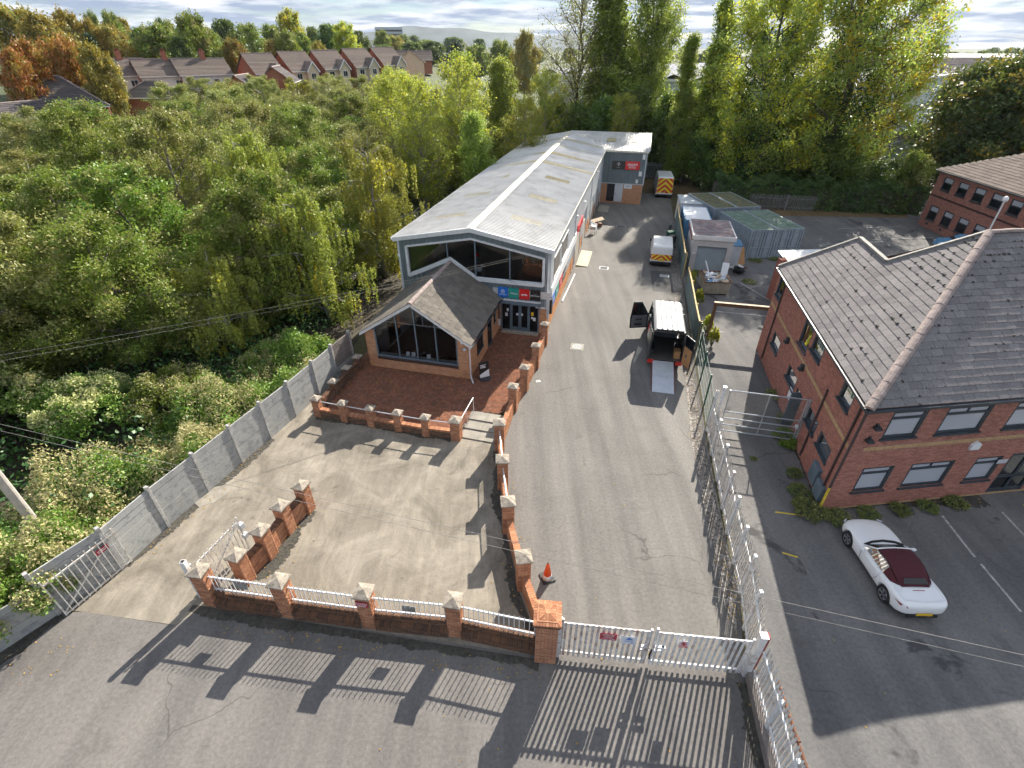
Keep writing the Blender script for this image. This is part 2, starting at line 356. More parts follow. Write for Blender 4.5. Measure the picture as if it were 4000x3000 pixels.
leafmat('leaf_dark', [(.036, .06, .022), (.05, .078, .026), (.068, .092, .028), (.042, .066, .024)], .33)
leafmat('leaf_conifer', [(.015, .035, .02), (.022, .046, .024), (.03, .055, .028)], .15)
leafmat('leaf_bramble', [(.09, .15, .03), (.12, .19, .04), (.075, .13, .03), (.16, .21, .05)], .42)
leafmat('blossom', [(.27, .245, .135), (.33, .30, .175), (.23, .22, .105), (.30, .275, .15)], .4, .0)
leafmat('leaf_fallen', [(.20, .12, .04), (.26, .17, .06), (.15, .08, .03), (.28, .21, .08)], .1, .0)

# ------------------------------------------------------------ geometry helpers
COL = scene.collection
def link(o, parent=None):
    COL.objects.link(o)
    if parent is not None: o.parent = parent
    return o
def tag(o, label=None, cat=None, group=None, kind=None):
    if label: o['label'] = label
    if cat: o['category'] = cat
    if group: o['group'] = group
    if kind: o['kind'] = kind
    return o
def thing(name, label, cat, loc=(0, 0, 0), rz=0.0, group=None):
    o = bpy.data.objects.new(name, None); o.empty_display_size = .2
    link(o); o.location = loc; o.rotation_euler = (0, 0, RAD(rz))
    return tag(o, label, cat, group)
def part_empty(name, parent, loc=(0, 0, 0), rz=0.0, rx=0.0):
    o = bpy.data.objects.new(name, None); o.empty_display_size = .1; link(o, parent)
    o.location = loc; o.rotation_euler = (RAD(rx), 0, RAD(rz)); return o

class MB:
    """collects shapes and links them as one mesh object"""
    def __init__(s): s.v = []; s.f = []; s.smooth = False
    def add(s, vs, fs):
        n = len(s.v); s.v += [tuple(v) for v in vs]; s.f += [tuple(i + n for i in f) for f in fs]; return s
    def box(s, x0, y0, z0, x1, y1, z1):
        return s.add([(x0, y0, z0), (x1, y0, z0), (x1, y1, z0), (x0, y1, z0), (x0, y0, z1), (x1, y0, z1), (x1, y1, z1), (x0, y1, z1)],
                     [(0, 3, 2, 1), (4, 5, 6, 7), (0, 1, 5, 4), (1, 2, 6, 5), (2, 3, 7, 6), (3, 0, 4, 7)])
    def beam(s, a, b, w, h, up=(0, 0, 1)):
        """rectangular bar from a to b, w across, h along up"""
        a, b = Vector(a), Vector(b); d = (b - a).normalized(); u = Vector(up)
        if abs(d.dot(u)) > .98: u = Vector((0, 1, 0))
        r = d.cross(u).normalized() * (w / 2); u = r.cross(d).normalized() * (h / 2)
        vs = [a - r - u, a + r - u, a + r + u, a - r + u, b - r - u, b + r - u, b + r + u, b - r + u]
        return s.add(vs, [(0, 1, 2, 3), (7, 6, 5, 4), (0, 4, 5, 1), (1, 5, 6, 2), (2, 6, 7, 3), (3, 7, 4, 0)])
    def tube(s, pts, rs, n=8, caps=True):
        pts = [Vector(p) for p in pts]
        if isinstance(rs, (int, float)): rs = [rs] * len(pts)
        base = len(s.v); prev = None
        for i, p in enumerate(pts):
            d = (pts[min(i + 1, len(pts) - 1)] - pts[max(i - 1, 0)]).normalized()
            if prev is None:
                u = Vector((0, 0, 1)) if abs(d.z) < .9 else Vector((1, 0, 0))
                r = d.cross(u).normalized()
            else:
                r = (prev - d * prev.dot(d)).normalized()
            prev = r; q = d.cross(r)
            for k in range(n):
                a = 2 * math.pi * k / n
                s.v.append(tuple(p + (r * math.cos(a) + q * math.sin(a)) * rs[i]))
        for i in range(len(pts) - 1):
            for k in range(n):
                a = base + i * n + k; b = base + i * n + (k + 1) % n
                s.f.append((a, b, b + n, a + n))
        if caps:
            s.f.append(tuple(base + k for k in range(n))[::-1])
            e = base + (len(pts) - 1) * n; s.f.append(tuple(e + k for k in range(n)))
        return s
    def prism(s, poly, z0, z1):
        n = len(poly)
        vs = [(x, y, z0) for x, y in poly] + [(x, y, z1) for x, y in poly]
        return s.add(vs, [tuple(range(n))[::-1], tuple(range(n, 2 * n))] + [(i, (i + 1) % n, (i + 1) % n + n, i + n) for i in range(n)])
    def extr(s, prof, axis, a0, a1):
        """profile [(u,v)] pushed along 'x' or 'y': x -> (a,u,v), y -> (u,a,v)"""
        n = len(prof)
        P = (lambda a, u, v: (a, u, v)) if axis == 'x' else (lambda a, u, v: (u, a, v))
        vs = [P(a0, u, v) for u, v in prof] + [P(a1, u, v) for u, v in prof]
        return s.add(vs, [tuple(range(n)), tuple(range(n, 2 * n))[::-1]] + [(i, i + n, (i + 1) % n + n, (i + 1) % n) for i in range(n)])
    def quad(s, a, b, c, d): return s.add([a, b, c, d], [(0, 1, 2, 3)])
    def lathe(s, prof, n=20, c=(0, 0, 0)):
        base = len(s.v)
        for r, z in prof:
            for k in range(n):
                a = 2 * math.pi * k / n; s.v.append((c[0] + r * math.cos(a), c[1] + r * math.sin(a), c[2] + z))
        for i in range(len(prof) - 1):
            for k in range(n):
                a = base + i * n + k; b = base + i * n + (k + 1) % n
                s.f.append((a, b, b + n, a + n))
        s.f.append(tuple(base + k for k in range(n))[::-1]); e = base + (len(prof) - 1) * n
        s.f.append(tuple(e + k for k in range(n))); return s
    def mesh(s, name, mat):
        me = bpy.data.meshes.new(name); me.from_pydata(s.v, [], s.f); me.update()
        if s.smooth:
            for p in me.polygons: p.use_smooth = True
        if mat: me.materials.append(MAT[mat])
        return me
    def build(s, name, mat, parent=None, bevel=0.0, label=None, kind=None, recalc=False):
        me = s.mesh(name, mat)
        if recalc:
            import bmesh
            bm = bmesh.new(); bm.from_mesh(me); bmesh.ops.recalc_face_normals(bm, faces=bm.faces); bm.to_mesh(me); bm.free()
        o = link(bpy.data.objects.new(name, me), parent)
        if bevel:
            md = o.modifiers.new('b', 'BEVEL'); md.width = bevel; md.segments = 2; md.limit_method = 'ANGLE'
        if label: o['label'] = label
        if kind: o['kind'] = kind
        return o
def inst(src, parent, loc=(0, 0, 0), rot=(0, 0, 0), scale=(1, 1, 1), name=None):
    """one more object on the same mesh"""
    me = src if isinstance(src, bpy.types.Mesh) else src.data
    o = link(bpy.data.objects.new(name or (src.name.split('.')[0]), me), parent)
    o.location = loc; o.rotation_euler = rot; o.scale = scale; return o
def copy_tree(o, parent=None):
    c = o.copy(); COL.objects.link(c); c.parent = parent
    for ch in list(o.children): copy_tree(ch, c)
    return c
TEXTS = []
def text(s, size, mat, parent, loc, rot, name='lettering', depth=.004, align='CENTER', sx=1.0, shear=0.0, bold=0.0):
    c = bpy.data.curves.new(name, 'FONT'); c.body = s; c.size = size; c.extrude = depth / 2
    c.align_x = align; c.align_y = 'CENTER'; c.shear = shear; c.offset = bold; c.resolution_u = 3
    c.materials.append(MAT[mat])
    o = link(bpy.data.objects.new(name, c), parent); o.location = loc; o.rotation_euler = rot; o.scale = (sx, 1, 1); TEXTS.append(o); return o

def np_mesh(name, verts, quads, mat, tone=None):
    me = bpy.data.meshes.new(name)
    nv, nf = len(verts), len(quads); k = quads.shape[1]
    me.vertices.add(nv); me.vertices.foreach_set('co', verts.astype(np.float32).ravel())
    me.loops.add(nf * k); me.loops.foreach_set('vertex_index', quads.astype(np.int32).ravel())
    me.polygons.add(nf); me.polygons.foreach_set('loop_start', np.arange(0, nf * k, k, dtype=np.int32))
    me.update(calc_edges=True)
    if tone is not None:
        a = me.attributes.new('tone', 'FLOAT', 'FACE'); a.data.foreach_set('value', tone.astype(np.float32))
    me.materials.append(MAT[mat]); return me

# ------------------------------------------------------------ brickwork
UNIT = {}
def unit_brick(mat):
    if mat not in UNIT:
        m = MB()
        e = .03
        m.add([(-.5, 0, -.5), (.5, 0, -.5), (.5, 0, .5), (-.5, 0, .5), (-.5 + e, -1, -.5 + e * 2), (.5 - e, -1, -.5 + e * 2), (.5 - e, -1, .5 - e * 2), (-.5 + e, -1, .5 - e * 2)],
              [(4, 5, 6, 7), (0, 1, 5, 4), (1, 2, 6, 5), (2, 3, 7, 6), (3, 0, 4, 7)])
        UNIT[mat] = m.mesh('brick', mat)
    return UNIT[mat]
class Bricks:
    """every brick of a thing: the largest in view become parts, the others one joined part"""
    def __init__(s, owner): s.o = owner; s.items = []
    def face(s, p, d, n, length, z0, z1, mat, L_=.225, H_=.075, openings=(), proud=.006, top=None, phase=0.0, soldier=False, gap=.011):
        """p = local 2D start, d = local unit direction along, n = outward unit; openings (a0,a1,z0,z1); top(a)->z for gables"""
        p = Vector((p[0], p[1])); d = Vector((d[0], d[1])); n = Vector((n[0], n[1]))
        rows = max(1, int(round((z1 - z0) / H_))); hh = (z1 - z0) / rows
        ang = math.atan2(-n.x, n.y) + math.pi          # brick's own -y faces outwards
        for r in range(rows):
            zc = z0 + (r + .5) * hh
            spans = [(0.0, length)]
            for (a0, a1, b0, b1) in openings:
                if b0 < zc < b1:
                    ns = []
                    for (u, w) in spans:
                        if a1 <= u or a0 >= w: ns.append((u, w)); continue
                        if a0 > u: ns.append((u, a0))
                        if a1 < w: ns.append((a1, w))
                    spans = ns
            off = (0 if r % 2 else .5 * L_) + phase
            for (u, w) in spans:
                x = math.floor((u - off) / L_) * L_ + off
                while x < w - 1e-4:
                    a, b = max(x, u), min(x + L_, w); x += L_
                    if b - a < .03: continue
                    c = (a + b) / 2
                    if top and top(c) < zc + hh * .3: continue
                    q = p + d * c
                    s.items.append((q.x, q.y, zc, ang, b - a - gap, hh - gap, proud, mat))
    def flush(s, parent, count=300, name='brick', eye=None):
        """parent: object the bricks belong to (its local frame)"""
        mw = Matrix.LocRotScale(parent.location, parent.rotation_euler, (1, 1, 1))
        if parent.parent is not None:
            g = parent.parent; mw = Matrix.LocRotScale(g.location, g.rotation_euler, (1, 1, 1)) @ mw
        e = Vector((0, 0, 16))
        def key(t):
            w = mw @ Vector((t[0], t[1], t[2])); dv = e - w
            nv = mw.to_3x3() @ Vector((math.sin(t[3]), -math.cos(t[3]), 0))
            face = nv.dot(dv.normalized())
            c = cam.matrix_basis.inverted() @ w
            vis = abs(c.x / -c.z) < 1.0 and abs(c.y / -c.z) < .76 if c.z < 0 else False
            return -(t[4] * t[5] * max(face, 0.0) / dv.length_squared) if vis else 0.0
        it = sorted(s.items, key=key)
        for t in it[:count]:
            o = bpy.data.objects.new(name, unit_brick(t[7])); COL.objects.link(o); o.parent = parent
            o.location = (t[0], t[1], t[2]); o.rotation_euler = (0, 0, t[3]); o.scale = (t[4], t[6], t[5])
        rest = {}
        for t in it[count:]: rest.setdefault(t[7], []).append(t)
        for mat, ts in rest.items():
            T = np.array([t[:7] for t in ts]); e = .03
            U = np.array([(-.5, 0, -.5), (.5, 0, -.5), (.5, 0, .5), (-.5, 0, .5), (-.5 + e, -1, -.5 + 2 * e), (.5 - e, -1, -.5 + 2 * e), (.5 - e, -1, .5 - 2 * e), (-.5 + e, -1, .5 - 2 * e)])
            F = np.array([(4, 5, 6, 7), (0, 1, 5, 4), (1, 2, 6, 5), (2, 3, 7, 6), (3, 0, 4, 7)])
            x = U[None, :, 0] * T[:, 4:5]; y = U[None, :, 1] * T[:, 6:7]; z = U[None, :, 2] * T[:, 5:6]
            ca, sa = np.cos(T[:, 3:4]), np.sin(T[:, 3:4])
            vv = np.stack([T[:, 0:1] + x * ca - y * sa, T[:, 1:2] + x * sa + y * ca, T[:, 2:3] + z], -1).reshape(-1, 3)
            ff = (F[None] + (np.arange(len(ts)) * 8)[:, None, None]).reshape(-1, 4)
            o = link(bpy.data.objects.new('brickwork', np_mesh('brickwork', vv, ff, mat)), parent); o['kind'] = 'stuff'

PIERCAP = {}
def pier(parent, x, y, rz, w, h, bricks, mat='brick_orange', cap=True, z0=0.0):
    """a square brick pier with a pyramid stone; returns the pier part"""
    o = MB().box(-w / 2 + .006, -w / 2 + .006, z0, w / 2 - .006, w / 2 - .006, h - .14).build('pier', 'mortar_dark', parent)
    o.location = (x, y, 0); o.rotation_euler = (0, 0, RAD(rz))
    c, s_ = math.cos(RAD(rz)), math.sin(RAD(rz)); k = w / 2 - .006
    for (px, py, dx, dy, nx, ny) in ((-k, -k, 1, 0, 0, -1), (k, -k, 0, 1, 1, 0), (k, k, -1, 0, 0, 1), (-k, k, 0, -1, -1, 0)):
        R2 = lambda a, b: (a * c - b * s_, a * s_ + b * c)
        q = R2(px, py)
        bricks.face((x + q[0], y + q[1]), R2(dx, dy), R2(nx, ny), 2 * k, z0, h - .14, mat, phase=(.1125 if ny else 0))
    if cap:
        if w not in PIERCAP:
            m = MB(); e = w / 2 + .055
            m.add([(-e, -e, 0), (e, -e, 0), (e, e, 0), (-e, e, 0), (-e, -e, .055), (e, -e, .055), (e, e, .055), (-e, e, .055), (0, 0, .18)],
                  [(0, 3, 2, 1), (0, 1, 5, 4), (1, 2, 6, 5), (2, 3, 7, 6), (3, 0, 4, 7), (4, 5, 8), (5, 6, 8), (6, 7, 8), (7, 4, 8)])
            PIERCAP[w] = m.mesh('cap_stone', 'cap_stone')
        inst(PIERCAP[w], o, (0, 0, h - .138), (0, 0, random.uniform(-.03, .03)), name='cap_stone')
    return o
def low_wall(parent, p, q, h, bricks, mat='brick_orange', th=.215, cop='brick_brown', z0=0.0):
    """brick wall between two local points with a brick-on-edge coping"""
    p, q = Vector(p), Vector(q); d = (q - p); ln = d.length; d /= ln; n = Vector((d.y, -d.x))
    a, b = p + n * (th / 2 - .006), p - n * (th / 2 - .006); e = q
    m = MB().prism([tuple(p + n * (th / 2 - .006)), tuple(q + n * (th / 2 - .006)), tuple(q - n * (th / 2 - .006)), tuple(p - n * (th / 2 - .006))], z0, h - .004)
    o = m.build('wall_panel', 'mortar_dark', parent)
    bricks.face(p + n * (th / 2 - .006), d, n, ln, z0, h - .115, mat)
    bricks.face(q - n * (th / 2 - .006), -d, -n, ln, z0, h - .115, mat)
    # coping: bricks on edge across the wall
    k = max(1, int(ln / .078)); cm = MB(); st = ln / k
    for i in range(k):
        c0 = p + d * (i * st + .005); c1 = p + d * ((i + 1) * st - .005); w2 = th / 2 + .012; dz = random.uniform(-.003, .003)
        cm.prism([tuple(c0 + n * w2), tuple(c1 + n * w2), tuple(c1 - n * w2), tuple(c0 - n * w2)], h - .108, h + .006 + dz)
    c = cm.build('coping', cop, o); c['kind'] = 'stuff'
    return o

# ------------------------------------------------------------ terrain and surfaces
def sstep(a, b, x):
    t = min(1, max(0, (x - a) / (b - a))); return t * t * (3 - 2 * t)
def zt(x, y):
    """height of the natural ground: flat here, rising to the housing estate on the left"""
    return 8.0 * sstep(38, 165, math.hypot(x, y)) * (1 - sstep(-30, -3, x)) * (1 if y > -60 else 0)
def ground():
    xs = sorted(set([-2400, -1500, -900, -600, -400, -300] + list(range(-240, 241, 8)) + [300, 400, 600, 900, 1500, 2400]))
    ys = sorted(set([-480, -300, -120, -60] + list(range(-40, 321, 8)) + [360, 420, 500, 650, 900, 1400, 2200]))
    vs = [(x, y, zt(x, y) - .03) for y in ys for x in xs]; nx = len(xs)
    fs = [(j * nx + i, j * nx + i + 1, (j + 1) * nx + i + 1, (j + 1) * nx + i) for j in range(len(ys) - 1) for i in range(nx - 1)]
    m = MB(); m.v, m.f = vs, fs; m.smooth = True
    tag(m.build('ground', 'grass'), kind='structure')
ground()
def sheet(name, pts, z, mat, th=.05):
    o = MB().prism(pts, z - th, z).build(name, mat); tag(o, kind='structure'); return o
sheet('woodland_floor', [(-10.0, 26.2), (-11.3, 20.9), (-12.5, 17.3), (-13.9, 13.5), (-16.3, 8.4), (-22, 2), (-60, -20), (-70, 40), (-40, 60), (-8, 80), (6, 78), (-9.0, 34)], -.012, 'soil', .01)
sheet('road', [(-40, -25), (7.05, -25), (6.75, 5.0), (7.1, 7.75), (1.2, 8.4), (-10.5, 10.3), (-11.2, 9.32), (-14.6, 9.82), (-15.3, 9.75), (-16.6, 8.1), (-20.7, 3.2), (-40, -20)], .006, 'road_asphalt')
sheet('driveway', [(1.0, 8.1), (7.1, 7.75), (8.05, 10.6), (8.4, 13.2), (8.9, 15.9), (9.6, 19.3), (11.9, 29.8), (14.0, 39.3), (17.5, 54.6), (23, 80), (4, 80), (0, 29.3), (1.4, 25.6), (.6, 22.9), (0.0, 21.0), (-.6, 18.2), (-.4, 15.7), (-.15, 13.3), (.38, 10.9)], .004, 'drive_asphalt')
sheet('concrete_yard', [(-10.4, 21.0), (-2.7, 19.0), (-.6, 18.45), (-.4, 15.7), (-.15, 13.3), (.38, 10.9), (1.0, 8.3), (-10.5, 10.0), (-11.2, 9.34), (-15.25, 9.9), (-14.35, 11.6), (-13.8, 13.5), (-13.12, 15.4), (-12.47, 17.2), (-11.84, 18.95), (-11.2, 21.0), (-10.6, 23.2), (-9.7, 26)], .008, 'yard_concrete')
sheet('car_park', [(7.06, -25), (70, -25), (70, 40), (52, 64), (30, 63), (17.6, 54.7), (14.1, 39.3), (12.0, 29.8), (9.7, 19.3), (9.0, 15.9), (8.5, 13.2), (8.15, 10.6), (7.2, 7.75), (6.8, 5.0)], .004, 'park_asphalt')
sheet('gravel_strip', [(8.05, 14.9), (8.65, 14.9), (9.4, 19.3), (10.55, 24.4), (11.85, 29.8), (13.9, 39.2), (15.4, 45.6), (14.55, 45.6), (13.15, 39.2), (11.2, 29.8), (10.0, 24.2), (8.8, 19.1)], .016, 'gravel', .01)
sheet('verge', [(7.35, 9.0), (8.02, 11.0), (8.35, 13.2), (8.6, 15.0), (8.05, 15.0), (7.75, 12.5), (7.3, 10)], .018, 'gravel', .01)
sheet('asphalt_patch', [(11.0, 36.6), (13.0, 36.2), (13.7, 40.5), (11.75, 40.9)], .012, 'patch_asphalt', .006)
sheet('verge', [(6.0, 1.0), (9.5, 1.0), (9.5, 12), (26, 82), (8, 82), (6.5, 8)], -.003, 'moss_dirt', .006)
sheet('verge', [(-15.6, 9.3), (-10, 9.3), (-7.5, 33), (-9.6, 33), (-10.2, 27)], -.003, 'moss_dirt', .006)
sheet('far_road', [(20, 74), (75, 66), (120, 60), (120, 76), (22, 86)], .004, 'park_asphalt')
sheet('leaf_litter_strip', [(24, 57.5), (44, 56.5), (45, 59.6), (24, 61.5)], .016, 'leaf_litter', .008)
sheet('leaf_litter_strip', [(11.5, 68.5), (24, 66.5), (26, 76), (11, 78)], .016, 'leaf_litter', .008)
# dirt and moss gathered along the foot of walls, with ragged edges
def dirt(path, side, w, seed):
    rng = random.Random(seed); P = [Vector(p) for p in path]; a, b = [], []; k_ = .5
    for p, q in zip(P[:-1], P[1:]):
        d = q - p; n = max(1, int(d.length / .06)); nn = Vector((d.y, -d.x)).normalized() * side
        for i in range(n):
            c = p + d * (i / n); k_ = max(.12, min(1.25, k_ + rng.uniform(-.14, .14))); k = w * k_ * rng.uniform(.75, 1.05)
            a.append(c - nn * .12); b.append(c + nn * max(.02, k))
    n = len(a); m = MB(); m.v = [(x.x, x.y, 0) for x in a + b]; m.f = [(i, i + n, i + n + 1, i + 1) if side > 0 else (i, i + 1, i + n + 1, i + n) for i in range(n - 1)]
    o = m.build('dirt_edge', 'damp_dirt'); o.location = (0, 0, .0125 + seed * .0003); tag(o, kind='structure')
for i, (pt_, sd__, w__) in enumerate([([(-11.0, 9.95), (-10.3, 9.85), (.9, 8.08)], 1, .26), ([(-.72, 18.0), (-.6, 15.6), (-.35, 13.2), (.12, 10.6), (.7, 8.9)], 1, .4), ([(-8.3, 14.3), (-8.7, 13.2), (-9.0, 12.0), (-9.3, 11.0)], -1, .5), ([(-14.2, 11.6), (-13.65, 13.5), (-13.0, 15.4), (-12.3, 17.2), (-11.7, 18.9)], 1, .28), ([(-15.2, 9.7), (-16.45, 8.0), (-19.2, 4.8)], -1, .55), ([(-10.1, 20.55), (-2.9, 18.7)], 1, .3), ([(7.0, 7.5), (6.62, 5.0), (6.35, 2.0)], 1, .45), ([(-9.1, 26.0), (-3.2, 24.6)], 1, .15), ([(12.75, 14.3), (14.0, 14.45), (16.0, 14.69), (20.0, 15.17)], 1, .55), ([(12.75, 14.3), (13.4, 17.5), (14.4, 22.4)], -1, .35)]): dirt(pt_, sd__, w__, i)
# block paving on the terrace
TZ = .16
terr_poly = [(-9.75, 20.95), (-2.66, 19.02), (-1.95, 20.95), (-.72, 20.68), (.05, 21.3), (.65, 23.1), (1.35, 25.5), (2.05, 28.2), (2.1, 29.4), (-8.0, 31.7), (-9.2, 26.0)]
def inpoly(x, y, P):
    r = False; j = len(P) - 1
    for i in range(len(P)):
        if (P[i][1] > y) != (P[j][1] > y) and x < (P[j][0] - P[i][0]) * (y - P[i][1]) / (P[j][1] - P[i][1]) + P[i][0]: r = not r
        j = i
    return r
terrace = MB().prism(terr_poly, -.02, TZ - .012).build('terrace', 'mortar_dark'); tag(terrace, kind='structure')
def pavers():
    m = MB(); w = .105; g = .005; a = RAD(-13.6 + 45); ca, sa = math.cos(a), math.sin(a); c0 = (-4.5, 25.0)
    rng = random.Random(3)
    for i in range(-90, 91):
        for j in range(-90, 91):
            k = (i - j) % 4
            # herringbone: lengthwise block at k==0, crosswise block at k==2
            if k == 0: r = (i, j, i + 2, j + 1)
            elif k == 3: r = (i, j, i + 1, j + 2)
            else: continue
            cx, cy = (r[0] + r[2]) / 2 * w, (r[1] + r[3]) / 2 * w
            X, Y = c0[0] + cx * ca - cy * sa, c0[1] + cx * sa + cy * ca
            if not inpoly(X, Y, terr_poly): continue
            z = TZ + rng.uniform(-.003, .003)
            P = []
            for (u, v) in ((r[0] * w + g, r[1] * w + g), (r[2] * w - g, r[1] * w + g), (r[2] * w - g, r[3] * w - g), (r[0] * w + g, r[3] * w - g)):
                P.append((c0[0] + u * ca - v * sa, c0[1] + u * sa + v * ca))
            n = len(m.v)
            m.v += [(x, y, TZ - .02) for x, y in P] + [(x, y, z) for x, y in P]
            m.f += [(n + 4, n + 5, n + 6, n + 7), (n, n + 1, n + 5, n + 4), (n + 1, n + 2, n + 6, n + 5), (n + 2, n + 3, n + 7, n + 6), (n + 3, n, n + 4, n + 7)]
    o = m.build('block_paving', 'paver', terrace); o['kind'] = 'stuff'
pavers()
# flagged steps up to the terrace
steps = thing('entrance_steps', 'pale flagstone steps between the handrail and the drive wall', 'steps', (-2.6, 18.95, 0), -15)
for i in range(3):
    for k in range(2):
        MB().box(k * .93 + .004, .68 * i + .004, -.02, k * .93 + .926, .68 * (i + 1), .055 * (i + 1)).build('flag_stone', 'flag_stone', steps, bevel=.008)

# fallen leaves scattered on the tarmac, paving and yard
def litter(name, spots, n, seed, label):
    rng = np.random.default_rng(seed); V = []; 
    for (x0, y0, x1, y1, sp, z, k) in spots:
        t = rng.random(k); x = x0 + (x1 - x0) * t + rng.normal(0, sp, k); y = y0 + (y1 - y0) * t + rng.normal(0, sp, k)
        V.append(np.stack([x, y, np.full(k, z)], 1))
    c = np.concatenate(V); k = len(c); s = rng.uniform(.014, .04, k); a = rng.random(k) * 6.283
    d = np.stack([np.cos(a), np.sin(a), rng.normal(0, .25, k)], 1); e = np.stack([-np.sin(a), np.cos(a), rng.normal(0, .25, k)], 1)
    v = np.stack([c + d * s[:, None], c + e * s[:, None] * .7, c - d * s[:, None], c - e * s[:, None] * .7], 1).reshape(-1, 3); v[:, 2] = np.maximum(v[:, 2], c.repeat(4, 0)[:, 2] - .004)
    o = link(bpy.data.objects.new(name, np_mesh(name, v, np.arange(4 * k).reshape(-1, 4), 'leaf_fallen')))
    tag(o, label, 'fallen leaves', kind='stuff')
litter('fallen_leaves', [(-9.5, 9.2, .8, 7.7, .12, .03, 110), (-8, 24.2, -3.5, 23.2, .5, TZ + .02, 90), (-10, 20.6, -3, 18.7, .12, .03, 90), (7, 6.5, 8.2, 13, .2, .04, 120),
    (9, 18, 13, 38, .4, .04, 420), (-8.9, 14, -8.6, 11.2, .4, .03, 60), (-13.9, 12, -12, 18, .25, .03, 80), (-.6, 17, .2, 10, .35, .03, 70), (0, 3, 4, 8, 3.5, .02, 40), (3, 12, 6, 60, 2.0, .02, 90),
    (24, 58, 44, 57, .9, .04, 500), (20, 42.5, 26, 43, .4, .03, 120), (14, 14, 20, 15, .3, .03, 60), (12, 5, 30, 14, 4, .02, 60), (14, 66, 22, 66, 2, .03, 300), (-14, 8.5, -18, 6.5, .4, .02, 60)], 0, 5, 'dry fallen leaves scattered over tarmac, yard and terrace')

# ------------------------------------------------------------ boundary walls, railings and gates
OR = 'brick_orange'
def railing(parent, p, q, z0, z1, n, mat='galv', pale_over=.16, sw=.02, name='railing', tilt=0):
    """two rails and n pointed uprights between two local points"""
    p, q = Vector(p), Vector(q); d = (q - p).normalized()
    o = part_empty(name, parent)
    for z in (z0, z1): MB().beam((*p, z), (*q, z), .045, .05).build('rail', mat, o)
    m = MB(); h = z1 - z0 + .08 + pale_over
    m.add([(-sw / 2, -.008, 0), (sw / 2, -.008, 0), (sw / 2, .008, 0), (-sw / 2, .008, 0), (-sw / 2, -.008, h - .05), (sw / 2, -.008, h - .05), (sw / 2, .008, h - .05), (-sw / 2, .008, h - .05), (0, 0, h)],
          [(0, 3, 2, 1), (0, 1, 5, 4), (1, 2, 6, 5), (2, 3, 7, 6), (3, 0, 4, 7), (4, 5, 8), (5, 6, 8), (6, 7, 8), (7, 4, 8)])
    me = m.mesh('upright_bar', mat); ang = math.atan2(d.y, d.x)
    for i in range(n):
        t = (i + .5) / n; c = p.lerp(q, t); nrm = Vector((d.y, -d.x)) * .028
        inst(me, o, (c.x + nrm.x, c.y + nrm.y, z0 - .08), (0, 0, ang), name='upright_bar')
    return o

# street front: four capped piers, wall panels and railings
fw = thing('boundary_wall', 'low orange brick front wall with capped piers and white railings', 'wall')
FB = Bricks(fw)
FP = [(-10.28, 10.22), (-7.5, 9.82), (-4.68, 9.44), (-1.82, 9.15)]
ang = -8.0
for (x, y) in FP: pier(fw, x, y, ang, .46, 1.82, FB)
ends = [((-10.05, 10.19), (-7.73, 9.85)), ((-7.27, 9.79), (-4.91, 9.47)), ((-4.45, 9.42), (-2.05, 9.17)), ((-1.59, 9.11), (.78, 8.6))]
for (p, q) in ends:
    low_wall(fw, p, q, .66, FB, mat='brick_brown')
    # lower ledge of bricks on edge in front
    d = (Vector(q) - Vector(p)).normalized(); n = Vector((d.y, -d.x)) * .19
    low_wall(fw, Vector(p) + n, Vector(q) + n, .38, FB, mat='brick_brown', th=.16, cop='brick_brown')
    railing(fw, p, q, .76, 1.4, 15, 'rail_white', pale_over=.2, sw=.024)
FB.flush(fw)
s = thing('wall_sign', 'small crimson entrance sign screwed to the second brick pier', 'sign', (-4.72, 9.2, 1.42), ang)
MB().box(-.2, -.03, -.12, .2, -.012, .12).build('panel', 'sign_crimson', s)
for i, t in enumerate(('ENTRANCE', 'THIS WAY')): text(t, .075, 'sign_white', s, (0, -.033, .055 - i * .075), (RAD(90), 0, 0))
a_ = MB().beam((-.13, -.034, -.085), (.13, -.034, -.085), .006, .016).add([(-.17, -.034, -.085), (-.12, -.034, -.11), (-.12, -.034, -.06)], [(0, 1, 2)]); a_.build('arrow', 'sign_white', s)
for (x, y, z, nm, lb) in ((-8.9, 10.02, 1.22, 'railing_plate', 'grey plate tied to the leftmost front railing panel'), (-3.3, 9.33, 1.05, 'railing_plate', 'grey plate hung low on the third front railing panel')):
    o = MB().box(-.22, -.01, -.13, .22, .01, .13).build(nm, 'lead'); o.location = (x, y - .06, z); o.rotation_euler = (RAD(-8), 0, RAD(ang)); tag(o, lb, 'sign')

# gate pier with brick cap
gp = thing('gate_pier', 'tall orange brick gate pier with corbelled brick cap', 'pier', (1.05, 8.42, 0), -5)
GB = Bricks(gp)
w = .66
MB().box(-w / 2 + .006, -w / 2 + .006, 0, w / 2 - .006, w / 2 - .006, 2.0).build('core', 'mortar', gp)
k = w / 2 - .006
for (px, py, dx, dy, nx, ny) in ((-k, -k, 1, 0, 0, -1), (k, -k, 0, 1, 1, 0), (k, k, -1, 0, 0, 1), (-k, k, 0, -1, -1, 0)):
    GB.face((px, py), (dx, dy), (nx, ny), 2 * k, 0, 2.0, OR, phase=(.1125 if ny else 0))
cp = MB().box(-.37, -.37, 2.0, .37, .37, 2.1).box(-.40, -.40, 2.1, .40, .40, 2.2).build('corbel', 'brick_brown', gp)
